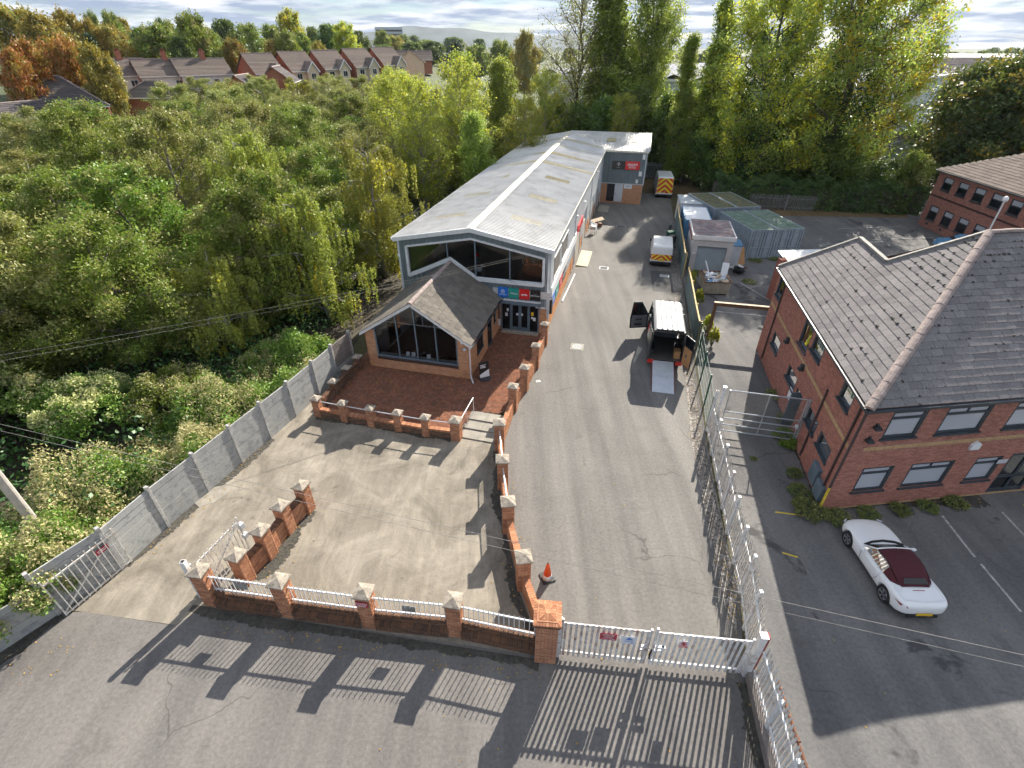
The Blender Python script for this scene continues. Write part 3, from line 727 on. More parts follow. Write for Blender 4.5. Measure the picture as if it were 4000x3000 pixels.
# sloping cap of bricks laid towards the centre
cm = MB()
for sd_ in range(4):
    a = RAD(90 * sd_); ca, sa = math.cos(a), math.sin(a)
    for i in range(9):
        for r0, r1, z0_, z1_ in ((.41, .24, 2.2, 2.25), (.235, .06, 2.252, 2.29)):
            x0, x1 = -.41 + i * .091 + .005, -.41 + (i + 1) * .091 - .005
            c0 = lambda x, r: max(-r, min(r, x))
            P = [(c0(x0, r0), -r0, z0_), (c0(x1, r0), -r0, z0_), (c0(x1, r1), -r1, z1_), (c0(x0, r1), -r1, z1_)]
            if abs(P[1][0] - P[0][0]) < .004: continue
            T_ = [(x * ca - y * sa, x * sa + y * ca, z) for x, y, z in P]; T2 = [(x, y, z - .06) for x, y, z in T_]
            cm.add(T2 + T_, [(4, 5, 6, 7), (0, 1, 5, 4), (1, 2, 6, 5), (2, 3, 7, 6), (3, 0, 4, 7)])
cm.box(-.30, -.30, 2.15, .30, .30, 2.24); cm.box(-.07, -.07, 2.2, .07, .07, 2.295)
o = cm.build('cap_brick', OR, gp); o['kind'] = 'stuff'
GB.flush(gp)

# wall between yard and drive, with ladder rails on the first stretches
dw = thing('drive_wall', 'curving orange brick wall with capped piers between yard and drive', 'wall')
DB = Bricks(dw)
DP = [(.39, 10.82), (-.15, 13.3), (-.4, 15.65), (-.59, 18.12), (.06, 21.2), (.69, 23.02), (1.4, 25.4), (2.05, 28.1)]
for i, (x, y) in enumerate(DP): pier(dw, x, y, [8, 4, 2, 0, -14, -17, -15, -14][i], .46 if i < 4 else .42, 1.72 if i < 4 else 1.62, DB)
allp = [(1.0, 8.72)] + DP
for i in range(len(allp) - 1):
    p, q = Vector(allp[i]), Vector(allp[i + 1]); d = (q - p).normalized()
    low_wall(dw, p + d * .22, q - d * .22, .85 if i < 5 else .95, DB, mat=OR, cop=OR)
    if i in (2, 3):
        for z in (1.0, 1.32): ro = MB().tube([(*(p + d * .24), z), (*(q - d * .24), z)], .025).build('rail', 'rail_grey', dw)
        for k_ in range(11):
            c = p.lerp(q, .16 + .068 * k_); MB().beam((c.x, c.y, .93), (c.x, c.y, 1.34), .02, .02).build('upright_bar', 'rail_grey', ro)
DB.flush(dw)

# terrace wall with six piers and a single tube rail
tw = thing('terrace_wall', 'low brick wall with six capped piers along the paved terrace', 'wall')
TB = Bricks(tw)
TP = [(-9.98, 20.72), (-8.5, 20.3), (-7.04, 19.9), (-5.6, 19.52), (-4.19, 19.16), (-2.69, 18.88)]
for i, (x, y) in enumerate(TP): pier(tw, x, y, -14.5, .36 if i < 5 else .46, 1.2 if i < 5 else 1.25, TB)
for i in range(5):
    p, q = Vector(TP[i]), Vector(TP[i + 1]); d = (q - p).normalized()
    low_wall(tw, p + d * .18, q - d * .18, .5, TB, mat='brick_brown', cop=OR)
    MB().tube([(*(p + d * .16), .93), (*(q - d * .16), .93)], .025).build('rail', 'rail_grey', tw)
TB.flush(tw)
hr = thing('handrail', 'short galvanised tube handrail beside the entrance steps', 'handrail', (0, 0, 0))
MB().tube([(-2.5, 19.05, .1), (-2.5, 19.05, .98), (-1.98, 20.75, 1.1), (-1.98, 20.75, .2)], .025).build('rail', 'rail_grey', hr)
MB().tube([(-2.25, 19.88, .1), (-2.25, 19.88, 1.02)], .02).build('post', 'rail_grey', hr)

# planter wall beside the showroom
pw = thing('planter_wall', 'dark brick planter wall with squat piers left of the showroom', 'wall')
PB = Bricks(pw)
PP = [(-9.95, 21.1), (-9.62, 22.5), (-9.3, 23.9), (-9.0, 25.1)]
for (x, y) in PP[1:]: pier(pw, x, y, -13, .36, 1.05, PB, mat='brick_brown')
for i in range(3):
    p, q = Vector(PP[i]), Vector(PP[i + 1]); d = (q - p).normalized(); low_wall(pw, p + d * .18, q - d * .18, .7, PB, mat='brick_brown')
PB.flush(pw, 60)

# dividing wall in the yard
yw = thing('yard_wall', 'short free-standing brick wall with four piers inside the yard', 'wall')
YB = Bricks(yw)
YP = [(-9.5, 11.02), (-9.12, 12.1), (-8.84, 13.25), (-8.42, 14.32)]
for (x, y) in YP: pier(yw, x, y, -17, .44, 1.55, YB)
for i in range(3):
    p, q = Vector(YP[i]), Vector(YP[i + 1]); d = (q - p).normalized(); low_wall(yw, p + d * .22, q - d * .22, .95, YB, mat=OR, cop='brick_brown')
YB.flush(yw)

# big double gates across the drive
def gate_leaf(name, label, p, q, z0, z1, n, mat, sub=.075):
    p, q = Vector(p), Vector(q); d = q - p; ln = d.length
    g = thing(name, label, 'gate', (p.x, p.y, 0), math.degrees(math.atan2(d.y, d.x)), 'gates across the drive')
    f = MB()
    for z in (z0 + .16, z1 - .1): f.beam((0, 0, z), (ln, 0, z), .05, .06)
    f.beam((.03, 0, z0), (.03, 0, z1 + .12), .07, .07); f.beam((ln - .03, 0, z0), (ln - .03, 0, z1 + .04), .06, .06)
    f.build('frame', mat, g)
    m = MB().box(-sub / 2, -.012, z0, sub / 2, .004, z1); me = m.mesh('pale', mat)
    for i in range(n): inst(me, g, ((i + .75) * ln / (n + .5), -.036, 0), name='pale')
    return g
A, Bm, C_ = (1.48, 8.36), (4.15, 8.06), (6.95, 7.78)
g1 = gate_leaf('drive_gate', 'rust-streaked white palisade gate leaf next to the brick gate pier', A, (4.1, 8.07), .1, 1.9, 16, 'galv_rust')
g2 = gate_leaf('drive_gate', 'cleaner white palisade gate leaf hung on the steel gate post', (4.2, 8.06), C_, .1, 1.9, 16, 'white_rust')
lk = MB().box(2.35, -.12, .95, 2.62, -.04, 1.02).box(2.35, -.12, 1.12, 2.62, -.04, 1.18).box(2.45, -.1, .6, 2.5, -.05, 1.2); lk.build('lock_bracket', 'galv_rust', g1)
lk = MB().box(.0, -.12, .98, .3, -.04, 1.05).box(.05, -.12, 1.15, .35, -.04, 1.22).box(.25, -.1, .98, .32, -.05, 1.22); lk.build('lock_bracket', 'white_rust', g2)
MB().tube([(-.02, -.08, 1.0), (-.05, -.1, .72), (-.03, -.1, .55)], .03).build('padlock_chain', 'black_plastic', g2)
gpst = thing('gate_post', 'white steel gate post joining the drive gate and palisade fence', 'post', (7.12, 7.76, 0), -5)
MB().box(-.09, -.09, 0, .09, .09, 2.15).build('post', 'white_rust', gpst); MB().box(.12, -.02, .0, .2, .16, 2.1).build('brace', 'red_oxide', gpst)
MB().box(-.11, -.11, 2.15, .11, .11, 2.18).build('cap', 'galv', gpst)
gpst2 = thing('gate_post', 'slim white hinge post standing against the brick gate pier', 'post', (1.43, 8.33, 0), -5)
MB().box(-.05, -.05, 0, .05, .05, 2.12).build('post', 'white_rust', gpst2)
gt = -6.3
def gsign(name, label, x, y, z, w, h, mat, lines, tmat, sz):
    s = thing(name, label, 'sign', (x, y, z), gt)
    MB().box(-w / 2, -.012, -h / 2, w / 2, 0, h / 2).build('panel', mat, s, bevel=.01)
    for i, t in enumerate(lines): text(t, sz, tmat, s, (0, -.016, h / 2 - sz * .85 - i * sz * 1.12), (RAD(90), 0, 0))
    return s
gsign('gate_sign', 'crimson keep-closed notice wired to the rusty gate leaf', 2.85, 8.12, 1.48, .5, .34, 'sign_crimson', ['PLEASE KEEP', 'THIS GATE', 'CLOSED', 'AT ALL TIMES'], 'sign_white', .068)
sg = gsign('gate_sign', 'white notice with blue triangle logo on the rusty gate leaf', 3.45, 8.05, 1.42, .46, .40, 'paper_white', [], 'sign_blue', .05)
MB().add([(-.11, -.016, .03), (.0, -.016, .15), (.13, -.016, .03)], [(0, 1, 2)]).build('logo', 'sign_blue', sg)
MB().add([(-.02, -.018, .03), (.06, -.018, .11), (.13, -.018, .03)], [(0, 1, 2)]).build('logo', 'container_blue', sg)
MB().box(-.14, -.016, -.03, .14, -.014, -.02).box(-.14, -.016, -.07, .14, -.014, -.06).box(.05, -.016, -.16, .17, -.014, -.14).build('lettering', 'sign_blue', sg)
sg = gsign('gate_sign', 'small white prohibition sign on the cleaner gate leaf', 5.0, 7.88, 1.5, .28, .34, 'paper_white', [], 'sign_red', .05)
MB().tube([(.075 * math.cos(a), -.018, .055 + .075 * math.sin(a)) for a in [2 * math.pi * k / 20 for k in range(21)]], .011, 4).tube([(-.055, -.018, .105), (.055, -.018, .005)], .01, 4).build('prohibition_ring', 'sign_red', sg)
MB().box(-.12, -.017, -.15, .12, -.013, -.055).build('red_band', 'sign_red', sg)
MB().box(-.02, -.016, .0, .02, -.0135, .09).box(-.05, -.016, .04, .05, -.0135, .055).build('figure_mark', 'black_plastic', sg)
MB().box(-.1, -.02, -.09, .1, -.0175, -.075).box(-.1, -.02, -.13, .06, -.0175, -.115).build('small_print', 'sign_white', sg)

# open side gates at the left entrance (each leaf swung back)
def bar_gate(name, label, p, q, z0, z1, n, mat):
    p, q = Vector(p), Vector(q); d = q - p; ln = d.length
    g = thing(name, label, 'gate', (p.x, p.y, 0), math.degrees(math.atan2(d.y, d.x)), 'open side entrance gates')
    f = MB(); 
    for z in (z0 + .05, z1 - .22): f.beam((0, 0, z), (ln, 0, z), .05, .05)
    f.beam((0, 0, z0), (0, 0, z1), .05, .05); f.beam((ln, 0, z0), (ln, 0, z1), .05, .05)
    f.build('frame', mat, g); MB().beam((0, .035, z0 + .08), (ln, .035, z1 - .25), .04, .05).build('brace', mat, g)
    m = MB().box(-.014, -.008, z0, .014, .008, z1 - .06).add([(-.014, 0, z1 - .06), (.014, 0, z1 - .06), (0, 0, z1)], [(0, 1, 2)]); me = m.mesh('upright_bar', mat)
    for i in range(n): inst(me, g, ((i + 1) * ln / (n + 1), -.035, 0), name='upright_bar')
    return g
bar_gate('side_gate', 'barred steel gate leaf swung back to the concrete fence', (-15.0, 9.66), (-14.15, 11.8), .06, 1.85, 11, 'pale_rusty')
bar_gate('side_gate', 'barred steel gate leaf open inside the yard by the brick piers', (-10.62, 10.4), (-10.0, 12.35), .06, 1.8, 11, 'pale_rusty')
o = thing('gate_post', 'thick white hollow post leaning beside the leftmost front pier', 'post', (-10.8, 10.38, 0), 0)
MB().box(-.075, -.075, 0, .075, .075, 1.95).build('post', 'white_rust', o); MB().box(-.055, -.055, 1.9505, .055, .055, 1.955).build('opening', 'dark_inside', o)  # dark plate on the solid post end, painted shade of its hollow
s = thing('gate_notice', 'crimson notice on the gate leaf against the concrete fence', 'sign', (-14.32, 11.3, 1.35), 68)
MB().box(-.2, .0, -.11, .2, .012, .11).build('panel', 'sign_crimson', s)
for sgn in (-1,):
    MB().box(-.16, -.005, .02, .16, -.001, .045).box(-.16, -.005, -.045, .16, -.001, -.02).build('lettering', 'sign_white', s)
s = thing('gate_box', 'pale lock box on the gate leaf inside the yard', 'box', (-9.98, 12.4, 1.3), 72)
MB().box(-.09, -.09, -.12, .09, .09, .12).build('case', 'trim_grey', s, bevel=.01); MB().box(-.09, -.09, -.62, .09, .09, -.42).build('lower_case', 'trim_grey', s, bevel=.01)

# concrete panel fence
cf = thing('concrete_fence', 'long grey concrete panel fence beside the wooded bank', 'fence')
CP = [(-16.55, 8.0), (-15.35, 9.75), (-14.32, 11.55), (-13.78, 13.48), (-13.1, 15.38), (-12.45, 17.18), (-11.82, 18.92), (-11.2, 20.65), (-10.6, 22.6), (-10.1, 24.3), (-9.55, 25.95)]
CP = [(-20.6, 3.2), (-19.3, 4.8), (-17.95, 6.4)] + CP
for i, (x, y) in enumerate(CP):
    n = CP[min(i + 1, len(CP) - 1)]; pv = CP[max(i - 1, 0)]; rz = math.degrees(math.atan2(n[1] - pv[1], n[0] - pv[0]))
    h = 2.2
    o = MB().box(-.06, -.08, 0, .06, .08, h).build('post', 'concrete_post', cf, bevel=.01); o.location = (x, y, 0); o.rotation_euler = (0, 0, RAD(rz))
for i in range(len(CP) - 1):
    p, q = Vector(CP[i]), Vector(CP[i + 1]); d = q - p; ln = d.length; rz = math.atan2(d.y, d.x)
    rows = 7 if i != 3 else 5
    for r in range(rows):
        m = MB().box(.05, -.028, r * .295 + .006, ln - .05, .028, (r + 1) * .295 - .006)
        o = m.build('concrete_panel', 'concrete_brown' if i == len(CP) - 2 and r > 1 else 'concrete_pale', cf, bevel=.006)
        o.location = (p.x, p.y, 0); o.rotation_euler = (random.uniform(-.006, .006), 0, rz)
sheet('concrete_patch', [(-13.35, 14.7), (-13.2, 15.15), (-12.95, 15.6), (-12.6, 15.72), (-12.3, 15.62), (-12.2, 15.4), (-12.28, 15.1), (-12.45, 14.9), (-12.55, 14.7), (-12.8, 14.6), (-13.0, 14.45)], .0145, 'flag_stone', .004)

# palisade fence on the right of the drive
def palisade(name, label, pts, h, mat, group, step=.145, zbase=.05, posts=True, postmat=None, lean=0):
    f = thing(name, label, 'fence', group=group); m = MB(); sw = .076
    m.add([(-sw / 2, 0, 0), (0, .014, 0), (sw / 2, 0, 0), (sw / 2, 0, h - .14), (0, .014, h - .14), (-sw / 2, 0, h - .14), (-.012, .004, h), (.012, .004, h), (-sw / 2, -.01, 0), (0, .004, 0), (sw / 2, -.01, 0), (sw / 2, -.01, h - .14), (-sw / 2, -.01, h - .14)],
          [(0, 1, 4, 5), (1, 2, 3, 4), (5, 4, 6), (4, 3, 7), (4, 7, 6), (9, 8, 12, 4), (10, 9, 4, 11)])
    me = m.mesh('pale', mat); k = 0
    for i in range(len(pts) - 1):
        p, q = Vector(pts[i]), Vector(pts[i + 1]); d = q - p; ln = d.length; d /= ln; rz = math.atan2(d.y, d.x); n = Vector((-d.y, d.x))
        
        for zr in (.32, h - .42): MB().beam((*(p + n * -.05), zbase + zr), (*(q + n * -.05), zbase + zr), .05, .05).build('rail', mat, f)
        c = int(ln / step)
        for j in range(c):
            t = p + d * ((j + .5) * ln / c)
            inst(me, f, (t.x, t.y, zbase), (random.uniform(-.015, .015), random.uniform(-.02, .02), rz), name='pale')
        if posts and i > 0:
            o = MB().beam((p.x, p.y, 0), (p.x, p.y, h + .05), .1, .12).build('post', postmat or mat, f)
    return f
palisade('palisade_fence', 'rusty white palisade fence along the right edge of the drive', [(9.66, 19.3), (9.35, 17.7), (9.05, 16.0), (8.72, 14.4), (8.45, 13.1), (8.2, 11.7), (8.0, 10.5), (7.65, 9.2), (7.3, 7.95)], 2.05, 'pale_rusty', 'palisade fences', postmat='white_rust')
palisade('palisade_fence', 'clean white palisade fence on a low kerb wall near the road', [(7.2, 7.55), (7.05, 6.2), (6.85, 4.9), (6.7, 3.4)], 1.75, 'white_rust', 'palisade fences', zbase=.35, postmat='trim_white')
kw = MB().prism([(7.1, 7.7), (7.28, 7.7), (6.95, 4.9), (6.6, 2.0), (6.4, 2.0), (6.68, 4.9)], 0, .34).build('kerb_wall', 'concrete_brown'); tag(kw, 'low brown kerb wall under the near palisade fence', 'wall')
o = thing('rusty_pipe_post', 'rusty pipe barrier post leaning behind the near palisade fence', 'post', (0, 0, 0))
MB().tube([(7.0, 3.3, 1.5), (7.08, 5.0, 1.62), (7.2, 6.75, 1.72)], .045, 10).build('pipe', 'rust', o); MB().tube([(7.105, 5.35, 1.64), (7.11, 5.45, 1.645)], .07, 10).build('collar', 'rust', o)
# green mesh fence and corrugated screens further up
gm = thing('mesh_fence', 'green welded mesh fence beside the parked open van', 'fence')
gpts = [(9.75, 19.7), (10.25, 21.6), (10.75, 23.9), (11.3, 26.3), (11.55, 27.3)]
for (x, y) in gpts: MB().box(-.03, -.03, 0, .03, .03, 1.95).build('post', 'green_metal', gm).location = (x, y, 0)
for i in range(4):
    p, q = Vector(gpts[i]), Vector(gpts[i + 1]); d = q - p; m = MB(); n = int(d.length / .085)
    for j in range(n):
        c = p + d * ((j + .5) / n); m.beam((c.x, c.y, .05), (c.x, c.y, 1.85), .0045, .0045)
    for z in (.1, .5, .9, 1.3, 1.8): m.beam((*p, z), (*q, z), .008, .008)
    o = m.build('mesh_panel', 'green_metal', gm); o['kind'] = 'stuff'
def corrugated(name, label, pts, h):
    f = thing(name, label, 'fence', group='corrugated screens')
    for i in range(len(pts) - 1):
        p, q = Vector(pts[i]), Vector(pts[i + 1]); d = q - p; ln = d.length; n = Vector((-d.y, d.x)) / ln; m = MB(); k = int(ln / .09)
        prof = []
        for j in range(k + 1):
            c = p + d * (j / k) + n * (.035 if (j // 2) % 2 else -.02); prof.append(c)
        for j in range(k): m.add([(*prof[j], .05), (*prof[j + 1], .05), (*prof[j + 1], h), (*prof[j], h)], [(0, 1, 2, 3)])
        m.build('corrugated_sheet', 'corr_metal', f)
        MB().beam((*(p + n * .06), h), (*(q + n * .06), h), .09, .09).build('top_rail', 'timber_yellow', f)
    for p in pts: MB().beam((p[0] + .08, p[1], 0), (p[0] + .08, p[1], h + .02), .09, .09).build('post', 'timber_yellow', f)
corrugated('corrugated_fence', 'corrugated steel screen with yellow timber edge nearest the open van', [(11.55, 27.6), (12.1, 30.2), (12.95, 34.0), (13.5, 36.6)], 1.9)
corrugated('corrugated_fence', 'corrugated steel screen with yellow timber edge beside the white garage', [(13.95, 39.2), (14.75, 42.6), (16.1, 48.6), (17.3, 53.8)], 2.1)
# tall mesh gate at the entrance to the neighbouring yard and the timber height barrier
mg = thing('mesh_gate', 'tall galvanised mesh gate beside the red brick office', 'gate', (10.2, 19.25, 0), -13)
f = MB(); ln = 3.35
for z in (.25, .62, 1.0, 1.38, 2.6): f.tube([(0, 0, z), (ln, 0, z)], .03)
for x in (.0, ln * .52, ln): f.tube([(x, 0, .22), (x, 0, 2.62)], .03)
f.build('frame', 'galv', mg)
m = MB()
for i in range(1, 42): m.beam((i * ln / 42, 0, .25), (i * ln / 42, 0, 2.6), .005, .005)
for i in range(1, 32): m.beam((0, 0, .25 + i * .0735), (ln, 0, .25 + i * .0735), .005, .005)
o = m.build('mesh_infill', 'lead', mg); o['kind'] = 'stuff'
MB().box(ln - .1, -.08, .95, ln + .02, .08, 1.12).build('lock_box', 'trim_white', mg, bevel=.01)
for (x, mt, lb, h) in ((-.28, 'white_rust', 'white steel post left of the tall mesh gate', 2.75), (ln + .14, 'galv', 'grey steel post between mesh gate and brick office', 2.6)):
    o = thing('gate_post', lb, 'post', (10.2 + x * .974, 19.25 - x * .225, 0), -13)
    MB().box(-.06, -.06, 0, .06, .06, h).build('post', mt, o); MB().box(-.07, -.07, h, .07, .07, h + .02).build('cap', 'galv', o)
o = thing('steel_post', 'plain white square post where mesh fence meets palisade', 'post', (9.7, 19.45, 0), -10)
MB().box(-.06, -.06, 0, .06, .06, 2.45).build('post', 'white_rust', o); MB().box(-.05, -.05, 2.451, .05, .05, 2.455).build('opening', 'dark_inside', o)  # solid post too: the hollow's shade is a dark-coloured plate on top
hb = thing('height_barrier', 'brown timber height barrier across the neighbouring yard entrance', 'barrier')
MB().beam((12.9, 29.2, 0), (12.9, 29.2, 2.25), .16, .16).build('post', 'timber_brown', hb); MB().beam((17.05, 28.25, 0), (17.05, 28.25, 2.25), .16, .16).build('post', 'timber_brown', hb)
MB().beam((12.8, 29.22, 2.36), (17.15, 28.23, 2.36), .2, .2).build('crossbar', 'timber_brown', hb)
MB().beam((12.8, 29.22, 2.475), (17.15, 28.23, 2.475), .21, .02).build('capping', 'timber_pale', hb)

# ------------------------------------------------------------ dealership building
P0 = (2.2, 29.3); MA = -13.8
WX0, EZ, RZ_, RX, LN = -9.8, 5.85, 6.75, -4.85, 41.5
mb = thing('showroom_building', 'long grey clad commercial building with pale corrugated roof', 'building', (*P0, 0), MA)
def corr_slope(x0, z0, x1, z1, y0, y1, pitch, amp, off=0.0, per=6):
    """corrugated sheet: waves along y, straight from (x0,z0) down to (x1,z1)"""
    n = int((y1 - y0) / pitch * per); m = MB(); m.smooth = False
    nx, nz = -(z1 - z0), (x1 - x0)
    l = math.hypot(nx, nz); nx, nz = nx / l, nz / l
    if nz < 0: nx, nz = -nx, -nz
    for i in range(n + 1):
        y = y0 + (y1 - y0) * i / n; h = amp * (math.sin(2 * math.pi * (y - y0) / pitch)) + off
        m.v += [(x0 + nx * h, y, z0 + nz * h), (x1 + nx * h, y, z1 + nz * h)]
    m.f = [(2 * i, 2 * i + 1, 2 * i + 3, 2 * i + 2) for i in range(n)]
    return m
corr_slope(RX, RZ_, .28, EZ - .03, -.12, LN, .25, .065).build('roof_sheet', 'roof_sheet', mb)
corr_slope(RX, RZ_, WX0 - .28, EZ - .03, -.12, LN, .25, .065).build('roof_sheet', 'roof_sheet', mb)
def roof_at(x): return RZ_ - abs(x - RX) * (RZ_ - EZ) / 4.9
for (x0, x1, yc) in ((-3.3, -1.2, 3.9), (-3.3, -1.2, 9.7), (-3.3, -1.2, 16.3), (-8.5, -6.4, 3.7), (-8.5, -6.4, 9.7), (-8.5, -6.4, 15.8)):
    a, b = (x0, x1) if x0 > RX else (x1, x0)
    corr_slope(a, roof_at(a), b, roof_at(b), yc - .42, yc + .42, .25, .05, .02).build('skylight', 'skylight', mb)
for yc in (21.6, 26.4, 31.0, 35.6):
    for sx in (1, -1):
        a, b = RX + sx * .25, RX + sx * 5.05
        corr_slope(a, roof_at(a), b, roof_at(b), yc - .52, yc + .52, .25, .05, .02).build('skylight', 'skylight', mb)
m = MB()
for sx in (1, -1): m.quad((RX, -.16, RZ_ + .07), (RX, LN + .02, RZ_ + .07), (RX + sx * .28, LN + .02, RZ_ + .02), (RX + sx * .28, -.16, RZ_ + .02))
m.build('ridge_cap', 'ridge_pale', mb)
# verge trim on the gable, gutter along the drive side
m = MB()
for sx in (1, -1):
    x1 = RX + sx * 5.2; z1 = roof_at(x1)
    m.add([(RX, -.2, RZ_ - .2), (x1, -.2, z1 - .2), (x1, -.2, z1 + .06), (RX, -.2, RZ_ + .06), (RX, .0, RZ_ - .2), (x1, .0, z1 - .2), (x1, .0, z1 + .06), (RX, .0, RZ_ + .06)],
          [(0, 1, 2, 3), (3, 2, 6, 7), (4, 5, 1, 0), (1, 5, 6, 2)])
m.build('verge_trim', 'trim_white', mb)
MB().extr([(.2, EZ - .17), (.34, EZ - .17), (.36, EZ - .02), (.33, EZ - .02), (.31, EZ - .13), (.22, EZ - .13)], 'y', -.15, 34.6).build('gutter', 'ridge_pale', mb)
MB().extr([(WX0 - .2, EZ - .17), (WX0 - .34, EZ - .17), (WX0 - .36, EZ - .02), (WX0 - .33, EZ - .02), (WX0 - .31, EZ - .13), (WX0 - .22, EZ - .13)], 'y', -.15, LN).build('gutter', 'trim_white', mb)
# profiled cladding: vertical ribs
def clad(axis, a0, a1, z0, zf, pos, out, rib=.32, depth=.06, mat='cladding', parent=mb, holes=()):
    """ribbed wall sheet; axis 'x': along x at y=pos, 'y': along y at x=pos; out = outward sign; zf(a) top; holes (a0,a1,fz0(a),fz1(a))"""
    n = max(1, int(round((a1 - a0) / rib))); w = (a1 - a0) / n; m = MB(); pts = []
    for i in range(n):
        s = a0 + i * w; pts += [(s, 0), (s + w * .62, 0), (s + w * .7, depth), (s + w * .92, depth)]
    pts.append((a1, 0))
    for (u0, d0), (u1, d1) in zip(pts[:-1], pts[1:]):
        uc = (u0 + u1) / 2; bands = [(lambda u: z0, zf)]
        for (h0, h1, f0, f1) in holes:
            if h0 - .01 <= uc <= h1 + .01:
                bands = [(lambda u: z0, f0), (f1, zf)]
        for lo, hi in bands:
            if hi(uc) - lo(uc) < .02: continue
            q = []
            for (u, d, f) in ((u0, d0, lo), (u1, d1, lo), (u1, d1, hi), (u0, d0, hi)):
                p_ = pos + out * d; q.append((u, p_, f(u)) if axis == 'x' else (p_, u, f(u)))
            m.quad(*q)
    return m.build('cladding', mat, parent)
gz = lambda x: roof_at(x) - .18
# window opening: pentagonal top, inverted V bottom over the extension's ridge
wt = lambda x: 5.24 + .84 * (1 - abs(x - RX) / 4.5)
RIDGE_X = -6.3
def wb(x):
    return max(3.62, 4.78 - .66 * (x - RIDGE_X)) if x > RIDGE_X else max(3.45, 4.78 - .47 * (RIDGE_X - x))
clad('x', WX0, 0, 2.02, gz, 0.0, -1, holes=[(-9.25, -.2, lambda x: wb(x) - .12, lambda x: wt(x) + .1)])
for x in (WX0 - .02, -.12): MB().box(x, -.06, .0 if x < -1 else 2.0, x + .14, .02, gz(x + .07) + .05).build('corner_trim', 'trim_grey', mb)
MB().box(-.7, -.05, 1.95, .04, .0, 2.04).build('drip_trim', 'trim_white', mb)
# upper window: frame, mullions, panes
xs_ = [-9.2, -6.45, -4.62, -2.4, -.25]
m = MB(); fine = sorted(set([-9.2, RX, -8.2, RIDGE_X, -7.3, -5.5, -4.54, -3.4, -2.0, -.25]))
for a, b in zip(fine[:-1], fine[1:]):
    m.beam((a, -.03, wt(a) + .04), (b, -.03, wt(b) + .04), .14, .11, (0, 0, 1)); m.beam((a, -.05, wb(a) - .08), (b, -.05, wb(b) - .08), .2, .2, (0, 0, 1))
for x in (xs_[0], xs_[-1]): m.beam((x, -.04, wb(x) - .1), (x, -.04, wt(x) + .06), .16, .18, (0, 1, 0))
m.build('window_surround', 'trim_white', mb)
m = MB()
for x in xs_[1:-1]: m.beam((x, 0, wb(x)), (x, 0, wt(x)), .07, .1, (0, 1, 0))
m.build('mullion', 'frame_blue', mb)
for a, b in zip(xs_[:-1], xs_[1:]):
    k = [a] + [f_ for f_ in fine if a < f_ < b] + [b]
    lo = [(x, .06, wb(x)) for x in k]; hi = [(x, .06, wt(x)) for x in reversed(k)]
    MB().add(lo + hi, [tuple(range(len(lo) + len(hi)))]).build('pane', 'glass', mb)
    MB().add([(x, .02, z) for x, _, z in lo] + [(x, .02, z + .07) for x, _, z in reversed(lo)], [tuple(range(2 * len(lo)))]).build('window_bead', 'trim_grey', mb)
# inside the first floor
MB().box(-9.7, .1, 3.1, -.1, 9.0, 3.2).build('floor', 'floor_dark', mb)
MB().add([(-9.7, 9.0, 3.2), (-.1, 9.0, 3.2), (-.1, 9.0, 5.7), (RX, 9.0, 6.5), (-9.7, 9.0, 5.7)], [(0, 1, 2, 3, 4)]).build('inner_wall', 'brick_show', mb)
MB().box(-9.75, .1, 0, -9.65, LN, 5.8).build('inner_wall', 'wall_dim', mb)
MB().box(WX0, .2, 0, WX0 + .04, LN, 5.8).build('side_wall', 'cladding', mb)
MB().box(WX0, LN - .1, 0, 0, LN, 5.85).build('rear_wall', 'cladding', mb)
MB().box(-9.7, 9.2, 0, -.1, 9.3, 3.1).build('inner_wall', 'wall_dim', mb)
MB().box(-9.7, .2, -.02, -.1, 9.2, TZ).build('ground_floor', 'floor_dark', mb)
# entrance doors under a small canopy
MB().box(-3.1, -.22, 2.12, -.42, .0, 2.36).build('door_canopy', 'frame_blue', mb); MB().box(-3.12, -.235, 2.36, -.36, .0, 2.42).build('canopy_capping', 'trim_white', mb)
fr = MB()
for x in (-2.95, -2.36, -1.1, -.5): fr.box(x - .04, -.05, TZ, x + .04, .04, 2.12)
fr.box(-2.95, -.05, 2.06, -.5, .04, 2.12); fr.box(-2.95, -.06, TZ - .02, -.5, .05, TZ + .06); fr.build('door_frame', 'frame_blue', mb)
for (a, b) in ((-2.32, -1.74), (-1.72, -1.14)):
    d = MB().box(a, -.03, TZ + .06, a + .09, .02, 2.06).box(b - .09, -.03, TZ + .06, b, .02, 2.06).box(a, -.03, TZ + .06, b, .02, TZ + .28).box(a, -.03, 1.98, b, .02, 2.06).build('door', 'frame_blue', mb)
    MB().quad((a + .09, 0, TZ + .28), (b - .09, 0, TZ + .28), (b - .09, 0, 1.98), (a + .09, 0, 1.98)).build('pane', 'glass_dark', d)
    MB().box((a + b) / 2 + (.05 if a < -2 else -.3), -.012, 1.28, (a + b) / 2 + (.25 if a < -2 else -.1), -.008, 1.44).build('notice', 'paper_white', d)
for (a, b) in ((-2.91, -2.4), (-1.06, -.54)): MB().quad((a, 0, TZ + .06), (b, 0, TZ + .06), (b, 0, 2.06), (a, 0, 2.06)).build('pane', 'glass_dark', mb)
for (x, z, w, h, mt) in ((-2.62, 1.5, .14, .22, 'paper_white'), (-2.72, 1.15, .17, .24, 'paper_white'), (-.98, 1.35, .16, .26, 'plate_yellow'), (-.85, 1.0, .17, .24, 'paper_white'), (-.98, 1.12, .13, .14, 'sign_white')):
    MB().box(x, -.012, z, x + w, -.006, z + h).build('notice', mt, mb)
MB().box(-2.9, -.5, TZ, -.45, -.06, TZ + .03).build('door_sill', 'cap_stone', mb)
